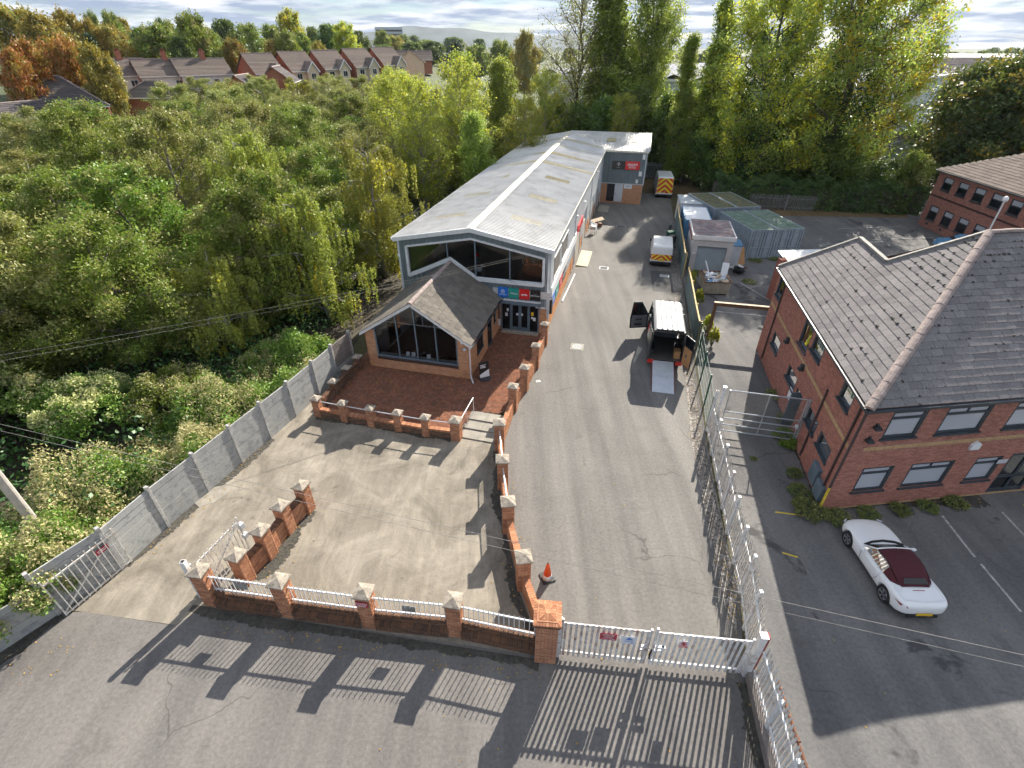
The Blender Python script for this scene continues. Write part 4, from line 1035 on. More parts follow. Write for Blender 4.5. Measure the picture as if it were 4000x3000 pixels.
# brickwork: right of the door and the long plinth down the drive
BB = Bricks(mb)
MB().box(-.45, .02, 0, -.006, .2, 2.0).build('brick_core', 'mortar', mb); MB().box(-3.5, .02, 0, -3.0, .2, 2.2).build('brick_core', 'mortar', mb)
MB().box(-.2, .02, 0, -.006, 34.9, 2.0).build('brick_core', 'mortar', mb)
BB.face((-.46, .02), (1, 0), (0, -1), .454, 0, 1.95, 'brick_show'); BB.face((-3.45, .02), (1, 0), (0, -1), .45, 0, 2.3, 'brick_show')
side_open = [(13.6, 16.6, 0, 2.0), (18.6, 21.0, 0, 2.0), (25.5, 27.4, 0, 2.0), (30.3, 33.2, 0, 2.0)]
BB.face((-.006, .0), (0, 1), (1, 0), 34.8, 0, 1.3, 'brick_show', openings=side_open)
BB.flush(mb, 120)
clad('y', 0, 34.8, 1.3, lambda y: EZ - .1, .0, 1, mat='trim_white', holes=[(13.6, 16.6, lambda y: 1.3, lambda y: 2.6), (18.6, 21.0, lambda y: 1.3, lambda y: 3.2), (25.5, 27.4, lambda y: 1.3, lambda y: 2.8), (30.3, 33.2, lambda y: 1.3, lambda y: 3.2)])
for (y0, y1, z1, mt) in ((13.6, 16.6, 2.6, 'frame_dark'), (18.6, 21.0, 3.2, 'trim_grey'), (25.5, 27.4, 2.8, 'trim_grey'), (30.3, 33.2, 3.2, 'trim_grey')):
    d = MB().box(-.14, y0, .02, -.10, y1, z1).build('bay_door', mt, mb)
    MB().box(-.12, y0 - .06, 0, .05, y0, z1 + .06).box(-.12, y1, 0, .05, y1 + .06, z1 + .06).box(-.12, y0 - .06, z1, .06, y1 + .06, z1 + .08).build('door_trim', 'trim_white', d)
for (y0, y1) in ((2.0, 4.5), (5.2, 8.0)):
    w_ = MB().box(.03, y0, 3.1, .06, y1, 4.6).build('window', 'frame_dark', mb)
    MB().quad((.065, y0 + .06, 3.16), (.065, y1 - .06, 3.16), (.065, y1 - .06, 4.54), (.065, y0 + .06, 4.54)).build('pane', 'glass_dark', w_)
    MB().box(.04, y0 - .05, 4.6, .10, y1 + .05, 4.68).build('head_trim', 'trim_white', w_)
for y in (.12, 11.8, 23.5, 34.3): MB().tube([(.12, y, EZ - .15), (.12, y, .25), (.22, y, .1)], .045).build('drainpipe', 'trim_grey', mb)
for (y, z) in ((12.2, 4.4), (17.5, 4.2), (28.5, 4.6)): MB().box(.05, y - .1, z, .26, y + .1, z + .16).build('floodlight', 'trim_grey', mb)
MB().box(WX0 - .03, -.12, 4.6, WX0 + .12, -.04, 4.75).build('alarm_box', 'sign_white', mb)

# fascia signs over the entrance
def shop_sign(label, x, mat, z=2.86, w=.64, h=.66, y=-.1):
    s = thing('shop_sign', label, 'sign', (0, 0, 0), 0); place(s, x, y, z); 
    MB().box(-w / 2, -.06, -h / 2, w / 2, .04, h / 2).build('panel', mat, s, bevel=.006); return s
def place(o, lx, ly, lz, rz=0):
    a = RAD(MA); o.location = (P0[0] + lx * math.cos(a) - ly * math.sin(a), P0[1] + lx * math.sin(a) + ly * math.cos(a), lz); o.rotation_euler = (0, 0, RAD(MA + rz)); return o
bk = thing('sign_backing', 'pale grey fascia board behind the four square shop signs', 'sign board'); place(bk, 0, 0, 0)
MB().box(-3.5, -.08, 2.62, .25, -.045, 3.1).build('board', 'sign_grey', bk)
R90 = (RAD(90), 0, 0)
s = shop_sign('blue square fascia sign with white hexagon logo, first over entrance', -2.83, 'sign_blue')
hx = [(.12 * math.sin(k * math.pi / 3), -.065, .08 + .12 * math.cos(k * math.pi / 3)) for k in range(7)]
MB().tube(hx, .016, 5).build('logo_ring', 'sign_white', s)
MB().tube([(-.05, -.065, .04), (-.05, -.065, .12), (.0, -.065, .15), (.05, -.065, .12), (.05, -.065, .08), (0, -.065, .06)], .014, 4).build('logo_mark', 'sign_white', s)
text('PIAGGIO', .105, 'sign_white', s, (0, -.064, -.13), R90, sx=1.05, bold=.002)
s = shop_sign('teal square fascia sign with white script lettering', -2.13, 'sign_teal')
text('Vespa', .19, 'sign_white', s, (0, -.064, .0), R90, shear=.35, bold=.001)
s = shop_sign('red square fascia sign with white lower-case lettering', -1.43, 'sign_red')
text('aprilia', .17, 'sign_white', s, (0, -.064, -.02), R90, sx=.95, bold=.006)
s = shop_sign('black square fascia sign with white wing emblem', -.72, 'sign_black')
text('MOTO GUZZI', .08, 'sign_white', s, (0, -.064, -.04), R90, sx=1.1, bold=.002)
MB().add([(-.13, -.064, .08), (0, -.064, .045), (.0, -.064, .025), (-.1, -.064, .065)], [(0, 1, 2, 3)][0:1]).add([(.13, -.064, .08), (0, -.064, .045), (0, -.064, .025), (.1, -.064, .065)], [(0, 3, 2, 1)]).build('wing_emblem', 'sign_white', s)
# the same run of signs along the drive side
def side_sign(label, y0, y1, z0, z1, mat, tx=None, sh=0):
    s = thing('side_sign', label, 'sign'); place(s, .12, (y0 + y1) / 2, (z0 + z1) / 2, 0)
    MB().box(-.04, -(y1 - y0) / 2, -(z1 - z0) / 2, .05, (y1 - y0) / 2, (z1 - z0) / 2).build('panel', mat, s)
    if tx: text(tx, .26, 'sign_white', s, (.054, 0, 0), (RAD(90), 0, RAD(90)), shear=sh, bold=.004)
side_sign('long white sign board on the drive side of the building', 1.0, 12.9, 2.35, 3.0, 'sign_white')
side_sign('blue sign panel on the drive side, nearest the entrance', .9, 2.3, 1.5, 2.3, 'sign_blue', 'PIAGGIO')
side_sign('teal sign panel on the drive side beside the blue one', 2.5, 3.9, 1.5, 2.3, 'sign_teal', 'Vespa', .3)
side_sign('red sign panel on the drive side between teal and black ones', 4.1, 5.5, 1.5, 2.3, 'sign_red', 'aprilia')
side_sign('black sign panel on the drive side beside the red one', 5.7, 7.1, 1.5, 2.3, 'sign_black', 'MOTO GUZZI')
side_sign('red sign over the side door by the plywood ramp', 13.5, 16.8, 2.65, 3.3, 'sign_red')
o = thing('sign_box', 'black sign box fixed edge-on at the building corner', 'sign'); place(o, .18, .35, 0); MB().box(-.05, -.1, 1.5, .12, .2, 2.5).build('case', 'sign_black', o)

# ------------------------------------------------------------ showroom extension with tiled roof
SX0, SX1, SY = -9.35, -3.15, -6.35
SC = (SX0 + SX1) / 2; SEZ, SRZ = 2.62, 4.62
sr = thing('showroom_extension', 'gabled brick showroom extension with glazed front and tiled roof', 'building', (*P0, 0), MA)
SB = Bricks(sr)
st = lambda x: SEZ + (SRZ - SEZ) * (1 - abs(x - SC) / ((SX1 - SX0) / 2)) - .12
wx0, wx1, wz0 = -8.72, -3.85, .95
core = MB().box(SX0 + .006, SY + .006, 0, SX1 - .006, SY + .2, wz0 - .12).box(SX0 + .006, SY + .006, 0, wx0 - .05, SY + .2, SEZ).box(wx1 + .05, SY + .006, 0, SX1 - .006, SY + .2, SEZ)
core.box(SX1 - .2, SY + .21, 0, SX1 - .006, -4.9, 2.5).box(SX1 - .2, -4.89, 0, SX1 - .006, -3.6, .8).box(SX1 - .2, -3.59, 0, SX1 - .006, -2.7, 2.5).box(SX1 - .2, -1.7, 0, SX1 - .006, -1.3, 2.5).box(SX1 - .2, -.75, 0, SX1 - .006, -.02, 2.5).box(SX1 - .2, -1.29, 0, SX1 - .006, -.76, 1.1)
core.box(SX0 + .006, SY + .21, 0, SX0 + .2, -.05, 2.6).build('wall', 'mortar', sr)
SB.face((SX0, SY + .006), (1, 0), (0, -1), SX1 - SX0, TZ * 0, SEZ, 'brick_show', openings=[(wx0 - .05 - SX0, wx1 + .05 - SX0, wz0 - .22, 9)], top=lambda a: st(SX0 + a))
SB.face((SX1 - .006, SY), (0, 1), (1, 0), -SY - .02, 0, 2.5, 'brick_show', openings=[(1.45, 2.75, .8, 9), (3.65, 4.65, 0, 9), (5.06, 5.6, 1.1, 9)])
SB.face((SX0 + .006, -.05), (0, -1), (-1, 0), -SY, 0, 2.5, 'brick_show')
SB.face((wx0 - .05, SY + .004), (1, 0), (0, -1), wx1 - wx0 + .1, wz0 - .22, wz0 - .02, 'brick_dark', L_=.077, H_=.2, proud=.03)
SB.flush(sr)
# glazed gable
m = MB(); t_ = .05
mull = [wx0, -7.35, SC + .02, -5.05, wx1]
top = lambda x: st(x) - .16
for x in mull: m.beam((x, SY + .06, wz0), (x, SY + .06, top(x)), .07, .12, (0, 1, 0))
m.beam((wx0, SY + .06, wz0 + .03), (wx1, SY + .06, wz0 + .03), .12, .09); m.beam((wx0, SY + .06, top(wx0) + .02), (SC, SY + .06, top(SC) + .02), .12, .08); m.beam((SC, SY + .06, top(SC) + .02), (wx1, SY + .06, top(wx1) + .02), .12, .08)
m.build('window_frame', 'frame_blue', sr)
for a, b in zip(mull[:-1], mull[1:]):
    MB().quad((a, SY + .07, wz0 + .06), (b, SY + .07, wz0 + .06), (b, SY + .07, top(b)), (a, SY + .07, top(a))).build('pane', 'glass', sr)
MB().box(wx0, SY + .14, wz0 - .05, wx1, SY + .42, wz0 + .02).build('inner_sill', 'sign_white', sr)
# side windows and door
for (y0, y1, z0, z1) in ((-4.9, -3.6, .8, 2.35), (-2.7, -1.7, .15, 2.35), (-1.3, -.75, 1.1, 2.35)):
    f_ = MB().box(SX1 - .1, y0, z0, SX1 - .03, y0 + .07, z1).box(SX1 - .1, y1 - .07, z0, SX1 - .03, y1, z1).box(SX1 - .1, y0, z0, SX1 + .02, y1, z0 + .08).box(SX1 - .1, y0, z1 - .07, SX1 - .03, y1, z1).build('window_frame', 'frame_dark', sr)
    MB().quad((SX1 - .07, y0, z0), (SX1 - .07, y1, z0), (SX1 - .07, y1, z1), (SX1 - .07, y0, z1)).build('pane', 'glass_dark', f_)
# inside
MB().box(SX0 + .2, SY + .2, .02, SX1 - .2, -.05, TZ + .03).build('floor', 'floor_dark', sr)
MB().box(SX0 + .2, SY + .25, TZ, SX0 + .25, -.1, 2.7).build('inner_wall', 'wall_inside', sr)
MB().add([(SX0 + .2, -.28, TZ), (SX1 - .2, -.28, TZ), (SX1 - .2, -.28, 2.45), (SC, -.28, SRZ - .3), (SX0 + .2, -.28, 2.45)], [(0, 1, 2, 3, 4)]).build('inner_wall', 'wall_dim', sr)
m = MB()
for y in (-5.2, -2.9): m.beam((SX0 + .2, y, 2.6), (SX1 - .2, y, 2.6), .05, .05); m.beam((SC, y, 2.6), (SC, y, 4.4), .03, .03)
m.build('tie_bar', 'trim_grey', sr)
for y in (-5.2, -2.9): MB().lathe([(.01, -.12), (.09, -.1), (.11, -.02), (.05, .06), (.02, .1)], 12, (SC + .3, y, 2.55)).build('pendant_lamp', 'chrome', sr)
# fascia boards, soffit, gutter, rainwater pipe
m = MB(); ov = .22; hw = (SX1 - SX0) / 2 + ov; sl = (SRZ - SEZ) / ((SX1 - SX0) / 2); FY = SY - .24
ez = SRZ - sl * hw
for sx in (1, -1):
    a, b = (SC, SRZ), (SC + sx * hw, ez)
    m.add([(a[0], FY, a[1] - .2), (b[0], FY, b[1] - .2), (b[0], FY, b[1] - .02), (a[0], FY, a[1] - .02), (a[0], FY + .03, a[1] - .2), (b[0], FY + .03, b[1] - .2), (b[0], FY + .03, b[1] - .02), (a[0], FY + .03, a[1] - .02)],
          [(0, 1, 2, 3), (4, 5, 1, 0), (1, 5, 6, 2), (3, 2, 6, 7), (5, 4, 7, 6)])
    m.quad((a[0], FY + .03, a[1] - .19), (b[0], FY + .03, b[1] - .19), (b[0], SY, b[1] - .19), (a[0], SY, a[1] - .19))
m.build('bargeboard', 'trim_white', sr)
MB().extr([(SC + hw, ez - .12), (SC + hw + .12, ez - .12), (SC + hw + .13, ez - .01), (SC + hw + .11, ez - .01), (SC + hw + .1, ez - .09), (SC + hw + .0, ez - .09)], 'y', FY, 0).build('gutter', 'frame_dark', sr)
MB().tube([(SX1 + .06, SY - .05, ez - .1), (SX1 + .06, SY - .05, .5), (SX1 + .12, SY - .12, .28), (SX1 + .3, SY - .4, .2)], .04).build('drainpipe', 'pipe_pale', sr)
MB().tube([(SX1 + .07, -.25, 2.4), (SX1 + .07, -.25, .9)], .04).build('drainpipe', 'pipe_dark', sr); MB().box(SX1 + .02, -.32, .55, SX1 + .14, -.18, 1.0).build('pipe_box', 'pipe_pale', sr)
MB().lathe([(.02, -.06), (.07, -.03), (.07, .03), (.02, .06)], 10, (SX1 - .35, SY - .09, 2.5)).build('security_lamp', 'sign_white', sr)
MB().lathe([(.03, -.1), (.1, -.05), (.1, .03), (.04, .08)], 10, (SX1 - .2, SY - .12, 2.15)).build('security_camera', 'trim_grey', sr)
# tiles: courses up each slope; nearest become single parts
def tiles(owner, spec, limit, name='roof_tile', mat='roof_tile', seed=2, miss=0.0):
    """spec: list of (origin, along-unit, up-slope-unit, normal, a0(t), a1(t), slope length, course, width)"""
    rng = random.Random(seed); items = []
    for (O, U, V, Nn, fa0, fa1, sl_, ch, tw_) in spec:
        O, U, V, Nn = Vector(O), Vector(U), Vector(V), Vector(Nn); rows = int(math.ceil(sl_ / ch))
        for r in range(rows):
            t0 = r * ch; t1 = min(sl_, t0 + ch * 1.12); tm = t0 + ch * .4
            a0, a1 = fa0(tm), fa1(tm)
            x = math.floor(a0 / tw_) * tw_ + (tw_ / 2 if r % 2 else 0) - tw_
            while x < a1:
                l, rr = max(x + .005, a0), min(x + tw_ - .005, a1); x += tw_
                if rr - l < .03: continue
                items.append((O + U * ((l + rr) / 2) + V * t0, U, V, Nn, rr - l, t1 - t0, rng.uniform(0, .006)))
    eye = Vector((0, 0, 16)); mw = Matrix.LocRotScale(owner.location, owner.rotation_euler, (1, 1, 1))
    def key(i):
        w_ = mw @ i[0]; c = cam.matrix_basis.inverted() @ w_
        vis = c.z < 0 and abs(c.x / -c.z) < 1.02 and abs(c.y / -c.z) < .77
        nn = mw.to_3x3() @ i[3]; dv = eye - w_
        return -(nn.dot(dv) / dv.length ** 3) * i[4] if vis else 0
    items.sort(key=key)
    th = .016
    def geo(i):
        c, U, V, Nn, w_, l, j = i; b = c + Nn * (.004 + j); lift = Nn * .022
        p = [b - U * (w_ / 2) + lift, b + U * (w_ / 2) + lift, b + U * (w_ / 2) + V * l, b - U * (w_ / 2) + V * l]
        return p + [q - Nn * th for q in p]
    FC = [(0, 1, 2, 3), (4, 5, 1, 0), (5, 6, 2, 1), (7, 4, 0, 3)]
    cache = {}
    for i in items[:limit]:
        k_ = (round(i[4], 2), round(i[5], 2))
        if k_ not in cache:
            z = (Vector((0, 0, 0)), Vector((1, 0, 0)), Vector((0, 1, 0)), Vector((0, 0, 1)), i[4], i[5], 0); cache[k_] = MB().add(geo(z), FC).mesh(name, mat)
        o = bpy.data.objects.new(name, cache[k_]); COL.objects.link(o); o.parent = owner
        o.matrix_local = Matrix.Translation(i[0] + i[3] * i[6]) @ Matrix((i[1], i[2], i[3])).transposed().to_4x4()
    m = MB()
    for i in items[limit:]: m.add(geo(i), FC)
    if m.v: o = m.build(name + 's', mat, owner); o['kind'] = 'stuff'
cl = 1 / math.hypot(1, sl); SLN = hw / cl
roof_under = MB()
for sx in (1, -1): roof_under.quad((SC + sx * hw, FY, ez - .015), (SC + sx * hw, 0, ez - .015), (SC, 0, SRZ - .015), (SC, FY, SRZ - .015))
roof_under.build('roof_deck', 'wall_dim', sr)
flat = lambda v: (lambda t: v)
tiles(sr, [((SC + hw, FY, ez), (0, 1, 0), (-cl, 0, sl * cl), (sl * cl, 0, cl), flat(-.03), flat(-FY - .02), SLN, .33, .34),
           ((SC - hw, 0, ez), (0, -1, 0), (cl, 0, sl * cl), (-sl * cl, 0, cl), flat(.02), flat(-FY + .03), SLN, .33, .34)], 300)
for i in range(15):
    y0 = FY - .02 + i * (-FY) / 15
    mm = MB()
    for k_ in range(7):
        a = math.pi * k_ / 6; 
        mm.v += [(SC + .13 * math.cos(a), y0 + .004, SRZ - .035 + .11 * math.sin(a)), (SC + .13 * math.cos(a), y0 - FY / 15 - .004, SRZ - .035 + .11 * math.sin(a))]
    mm.f = [(2 * j, 2 * j + 1, 2 * j + 3, 2 * j + 2) for j in range(6)]; mm.f.append(tuple(range(0, 14, 2))[::-1]); mm.build('ridge_tile', 'ridge_tile', sr)

# ------------------------------------------------------------ rear annex
ax = thing('annex', 'grey clad annex with brick base at the far end of the drive', 'building', (*P0, 0), MA)
AY0, AY1, AX1 = 34.9, 43.5, 5.0
clad('x', 0, AX1, 2.3, lambda x: 5.72, AY0, -1, parent=ax)
MB().box(.0, AY0 + .02, 0, AX1, AY0 + .04, 5.7).build('wall', 'mortar', ax); MB().box(AX1 - .04, AY0, 0, AX1, AY1, 5.75).build('wall', 'cladding', ax)
XB = Bricks(ax); XB.face((0.02, AY0 + .02), (1, 0), (0, -1), AX1 - .04, 0, 2.25, 'brick_show', openings=[(.85, 1.75, 0.2, 2.2)]); XB.flush(ax, 60)
def annex_roof():
    n = int((AX1 + 5.3) / .3) * 5; m = MB(); x0 = -5.0; x1 = AX1 + .25
    for i in range(n + 1):
        x = x0 + (x1 - x0) * i / n; h = .035 if (i % 5) in (3, 4) else 0
        m.v += [(x, AY0 - .2, 5.86 + h), (x, AY1, 6.62 + h)]
    m.f = [(2 * i, 2 * i + 1, 2 * i + 3, 2 * i + 2)[::-1] for i in range(n)]; m.build('roof_sheet', 'roof_sheet_annex', ax)
annex_roof()
for x in (.0, 2.9):
    MB().add([(x, 38.4, 6.235), (x + 1.1, 38.4, 6.235), (x + 1.1, 40.2, 6.39), (x, 40.2, 6.39)], [(0, 1, 2, 3)]).build('skylight', 'skylight', ax)
MB().box(.02, AY0 - .26, 5.68, AX1 + .2, AY0 - .14, 5.88).build('gutter', 'ridge_pale', ax)
MB().box(AX1 - .05, AY0 - .08, 2.2, AX1 + .06, AY0 + .06, 5.75).build('corner_trim', 'trim_grey', ax); MB().box(0, AY0 - .06, 2.22, AX1, AY0, 2.3).build('drip_trim', 'trim_grey', ax)
MB().box(AX1 + .02, AY0 - .2, 5.9, AX1 + .3, AY1, 6.0).build('verge_trim', 'trim_white', ax)
MB().box(.87, AY0 + .0, .2, 1.77, AY0 + .018, 2.2).build('dark_door_panel', 'dark_inside', ax)  # dark panel over the solid wall, painted shade of the doorway
d = MB().box(0, -.04, .2, .95, 0, 2.2).build('door', 'trim_grey', ax); d.location = (1.78, AY0 - .03, 0); d.rotation_euler = (0, 0, RAD(4))
MB().box(.06, -.07, 1.1, .18, -.04, 1.16).build('handle', 'frame_dark', d)
MB().box(2.85, AY0 - .03, 1.75, 3.75, AY0 - .015, 2.2).build('notice_board', 'sign_white', ax)
text('DUNLOP', .16, 'sign_black', ax, (3.3, AY0 - .035, 1.97), R90, bold=.003)
for (x, z, w_, h) in ((4.55, 5.0, .32, .55), (4.35, 3.2, .35, .5), (4.1, 2.4, .28, .42)): MB().box(x, AY0 - .14, z, x + w_, AY0 - .04, z + h).build('wall_unit', 'sign_white', ax, bevel=.01)
MB().tube([(.12, AY0 - .1, 5.7), (.12, AY0 - .1, .1)], .045).build('drainpipe', 'trim_grey', ax)
def annex_sign(label, x0, x1, mat):
    s = thing('annex_sign', label, 'sign'); place(s, (x0 + x1) / 2, AY0 - .09, 4.3)
    MB().box(-(x1 - x0) / 2, -.05, -.45, (x1 - x0) / 2, .05, .45).build('panel', mat, s, bevel=.01); return s
s = annex_sign('black wall sign with white emblem on the grey annex', 1.2, 2.7, 'sign_black')
MB().add([(-.05, -.056, .3), (.06, -.056, .3), (.1, -.056, .1), (-.02, -.056, -.1), (-.12, -.056, .08)], [(0, 4, 3, 2, 1)]).build('shield_emblem', 'paper_white', s)
MB().box(-.26, -.057, .1, .26, -.053, .13).build('emblem_wing', 'paper_white', s)
text('MV', .2, 'sign_black', s, (0, -.06, .12), R90, bold=.004); text('MV AGUSTA', .08, 'sign_white', s, (0, -.056, -.25), R90)
s = annex_sign('red wall sign with white lettering on the grey annex', 2.72, 4.35, 'sign_red')
text('DUCATI', .3, 'sign_white', s, (0, -.056, .1), R90, sx=1.0, bold=.012); m = MB()
for i in range(8): m.box(-.42 + i * .105, -.057, -.16, -.34 + i * .105, -.053, -.09)
for i in range(11): m.box(-.43 + i * .078, -.057, -.27, -.37 + i * .078, -.053, -.22)
m.build('small_print', 'sign_white', s)

# ------------------------------------------------------------ red brick office on the right
OC = Vector((12.75, 14.3)); od = Vector((.2, .98)).normalized(); oi = Vector((od.y, -od.x)); of = Vector((1, .12)).normalized(); oj = Vector((-of.y, of.x))
off = thing('brick_office', 'two-storey red brick office with grey slate roof and blue-grey windows', 'office', (OC.x, OC.y, 0))
OB = Bricks(off)
LW, FW = 13.6, 15.0
lops = [(12.2, 13.3, 3.9, 5.05), (6.6, 7.9, 3.65, 5.15), (4.9, 6.3, 4.15, 5.1), (1.2, 2.35, 4.15, 5.1), (10.0, 11.5, 1.6, 2.4), (6.4, 7.95, 1.6, 2.35), (2.9, 4.2, 1.6, 2.35), (1.1, 2.45, 1.6, 2.3), (5.2, 6.1, .05, 2.1)]
fops = [(1.05, 2.45, 3.75, 5.0), (3.25, 5.1, 3.75, 5.0), (6.1, 8.0, 3.75, 5.0), (1.0, 2.35, .95, 2.25), (3.1, 5.0, .95, 2.25), (5.95, 7.15, .95, 2.25), (7.5, 9.2, .1, 2.3), (9.0, 10.9, 3.75, 5.0), (10.0, 11.9, .95, 2.25)]
def wall_with_holes(P, d, n, ln, z0, z1, holes, mat, parent, back=.12, name='wall'):
    """plane wall built of rectangles round its openings, with reveals"""
    m = MB(); xs = sorted(set([0, ln] + [v for h in holes for v in h[:2]])); zs = sorted(set([z0, z1] + [v for h in holes for v in h[2:]]))
    pt = lambda a, z, b=0: (P.x + d.x * a - n.x * b, P.y + d.y * a - n.y * b, z)
    for i in range(len(xs) - 1):
        for j in range(len(zs) - 1):
            cx, cz = (xs[i] + xs[i + 1]) / 2, (zs[j] + zs[j + 1]) / 2
            if any(h[0] < cx < h[1] and h[2] < cz < h[3] for h in holes): continue
            m.quad(pt(xs[i], zs[j]), pt(xs[i + 1], zs[j]), pt(xs[i + 1], zs[j + 1]), pt(xs[i], zs[j + 1]))
    for (a, b, c, e) in holes:
        for (u0, w0, u1, w1) in ((a, c, b, c), (b, c, b, e), (b, e, a, e), (a, e, a, c)): m.quad(pt(u0, w0), pt(u1, w1), pt(u1, w1, back), pt(u0, w0, back))
    return m.build(name, mat, parent)
Z2 = Vector((0, 0)); ln_ = -oi; fn_ = -oj
wall_with_holes(Z2 + od * 0, od, ln_, LW, 0, 5.4, lops, 'mortar_dark', off); wall_with_holes(Z2, of, fn_, FW, 0, 5.4, fops, 'mortar_dark', off)
band = [(-1, 99, 3.16, 3.36)]
OB.face(Z2, od, ln_, LW, 0, 5.4, 'brick_red', openings=lops + band); OB.face(Z2, of, fn_, FW, 0, 5.4, 'brick_red', openings=fops + band)
OB.face(Z2, od, ln_, LW, 3.16, 3.36, 'brick_buff', L_=.077, H_=.2); OB.face(Z2 + of * .55, of, fn_, FW - .55, 3.16, 3.36, 'brick_buff', L_=.077, H_=.2); OB.face(Z2, of, fn_, .55, 3.16, 3.36, 'brick_red')
OB.face(Z2 - of * 0 + fn_ * .02, of, fn_, FW, 0.02, .12, 'brick_buff', L_=.225, H_=.05)
OB.flush(off)
def window(owner, P, d, n, a0, a1, z0, z1, lights=1, blind=True, top=.3, mat='frame_dark', sill=True, setb=.07, gl=None):
    pt = lambda a, z, b: Vector((P.x + d.x * a - n.x * b, P.y + d.y * a - n.y * b, z))
    m = MB(); b = setb; up = (0, 0, 1); nn = (n.x, n.y, 0)
    for (u0, w0, u1, w1) in ((a0 + .035, z0 + .04, a1 - .035, z0 + .04), (a0 + .035, z1 - .04, a1 - .035, z1 - .04)): m.beam(pt(u0 - .035, w0, b), pt(u1 + .035, w1, b), .07, .12)
    for a in (a0 + .04, a1 - .04): m.beam(pt(a, z0, b), pt(a, z1, b), .06, .08, nn) if False else m.beam(pt(a, z0, b), pt(a, z1, b), .12, .08)
    if top:
        m.beam(pt(a0, z1 - top - .04, b), pt(a1, z1 - top - .04, b), .06, .1)
        for k in range(1, lights): m.beam(pt(a0 + (a1 - a0) * k / lights, z1 - top, b), pt(a0 + (a1 - a0) * k / lights, z1, b), .06, .06)
    w = m.build('window', mat, owner)
    zz = z1 - top - .06 if top else z1
    g = MB().quad(pt(a0, z0, b + .015), pt(a1, z0, b + .015), pt(a1, zz, b + .015), pt(a0, zz, b + .015)); g.build('pane', gl or ('glass_blind' if blind else 'glass_smoke'), w)
    if top:
        for k in range(lights):
            u0, u1 = a0 + (a1 - a0) * k / lights, a0 + (a1 - a0) * (k + 1) / lights
            MB().quad(pt(u0, zz, b + .012), pt(u1, zz, b + .012), pt(u1, z1, b + .012), pt(u0, z1, b + .012)).build('pane', gl or 'glass_blind', w)
    if sill: MB().beam(pt(a0 - .06, z0 - .03, .0), pt(a1 + .06, z0 - .03, .0), .16, .07).build('sill', mat, w)
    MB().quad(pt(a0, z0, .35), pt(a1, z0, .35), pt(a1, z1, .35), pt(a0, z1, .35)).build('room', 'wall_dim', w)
    return w
for i, h in enumerate(lops[:-1]): window(off, Z2, od, ln_, *h, lights=2 if i == 1 else 1, blind=False, top=.32 if i == 1 else 0)
for i, h in enumerate(fops):
    if i == 6: continue
    window(off, Z2, of, fn_, *h, lights=2 if i in (1, 2, 4, 7, 8) else 1)
pt = lambda P, d, n, a, z, b: Vector((P.x + d.x * a + n.x * b, P.y + d.y * a + n.y * b, z))
MB().beam(pt(Z2, od, ln_, 5.65, .06, -.06), pt(Z2, od, ln_, 5.65, 2.08, -.06), .88, .05).build('door', 'frame_blue', off)
d_ = MB(); 
for a in (7.55, 8.35, 9.15): d_.beam(pt(Z2, of, fn_, a, .1, -.06), pt(Z2, of, fn_, a, 2.3, -.06), .1, .08)
for z in (.2, 1.0, 2.25): d_.beam(pt(Z2, of, fn_, 7.5, z, -.06), pt(Z2, of, fn_, 9.2, z, -.06), .07, .14)
d_ = d_.build('door', 'frame_dark', off)
q = [pt(Z2, of, fn_, a, z, -.07) for a, z in ((7.5, .1), (9.2, .1), (9.2, 2.3), (7.5, 2.3))]; MB().quad(*q).build('pane', 'glass_dark', d_)
# eaves: fascia, gutter, roof
ov = .22; pitch = math.atan(.70)
tp, cp_, sp_ = math.tan(pitch), math.cos(pitch), math.sin(pitch)
kk = 1 / math.tan(math.acos(od.dot(of)) / 2)          # run of the hip along either eave
EV = 5.42
def rp(n, s, left=True):                     # point on a roof plane: n in from the eave line, s along from the corner
    if left: v = od * (s - ov * kk) + oi * (n - ov)
    else: v = of * (s - ov * kk) + oj * (n - ov)
    return Vector((v.x, v.y, EV + n * tp))
NM = 5.85; NB = 3.12; SB0, SB1, SBT = 9.25, 13.8, 12.7
AP = rp(NM, NM * kk)
MB().add([rp(0, 0), rp(0, SB1), rp(NB, SBT), rp(NB, SB0), rp(NM, NM * kk)], [(0, 4, 3, 2, 1)]).build('roof_deck', 'wall_dim', off)
MB().add([rp(0, 0, False), rp(0, 16, False), rp(NM, 16, False), AP], [(0, 1, 2, 3)]).build('roof_deck', 'wall_dim', off)
# far sides of the roof, seen only from elsewhere
B1 = rp(NB, SBT); B2 = rp(NB, SB0)
MB().add([rp(0, SB1), B1, B1 + Vector((oi.x * 3.4, oi.y * 3.4, -1.9)), rp(0, SB1) + Vector((oi.x * 6.8, oi.y * 6.8, 0))], [(0, 1, 2, 3)]).build('gable_wall', 'brick_flat', off)
MB().add([B2, B1, B1 + Vector((oi.x * 3.4, oi.y * 3.4, -1.9)), B2 + Vector((oi.x * 3.4, oi.y * 3.4, -1.9))], [(0, 3, 2, 1)]).build('rear_roof', 'slate', off)
ER = rp(NM, 16, False); MB().add([AP, ER, ER + Vector((oj.x * 5, oj.y * 5, -3)), AP + Vector((oj.x * 5, oj.y * 5, -3))], [(0, 1, 2, 3)]).build('rear_roof', 'slate', off)
MB().add([B2, AP, Vector((AP.x, AP.y, 5.4)), Vector((B2.x, B2.y, 5.4))], [(0, 1, 2, 3)]).build('gable_wall', 'brick_flat', off)
VL = (oi.x * cp_, oi.y * cp_, sp_); NLn = (-oi.x * sp_, -oi.y * sp_, cp_); VF = (oj.x * cp_, oj.y * cp_, sp_); NF = (-oj.x * sp_, -oj.y * sp_, cp_)
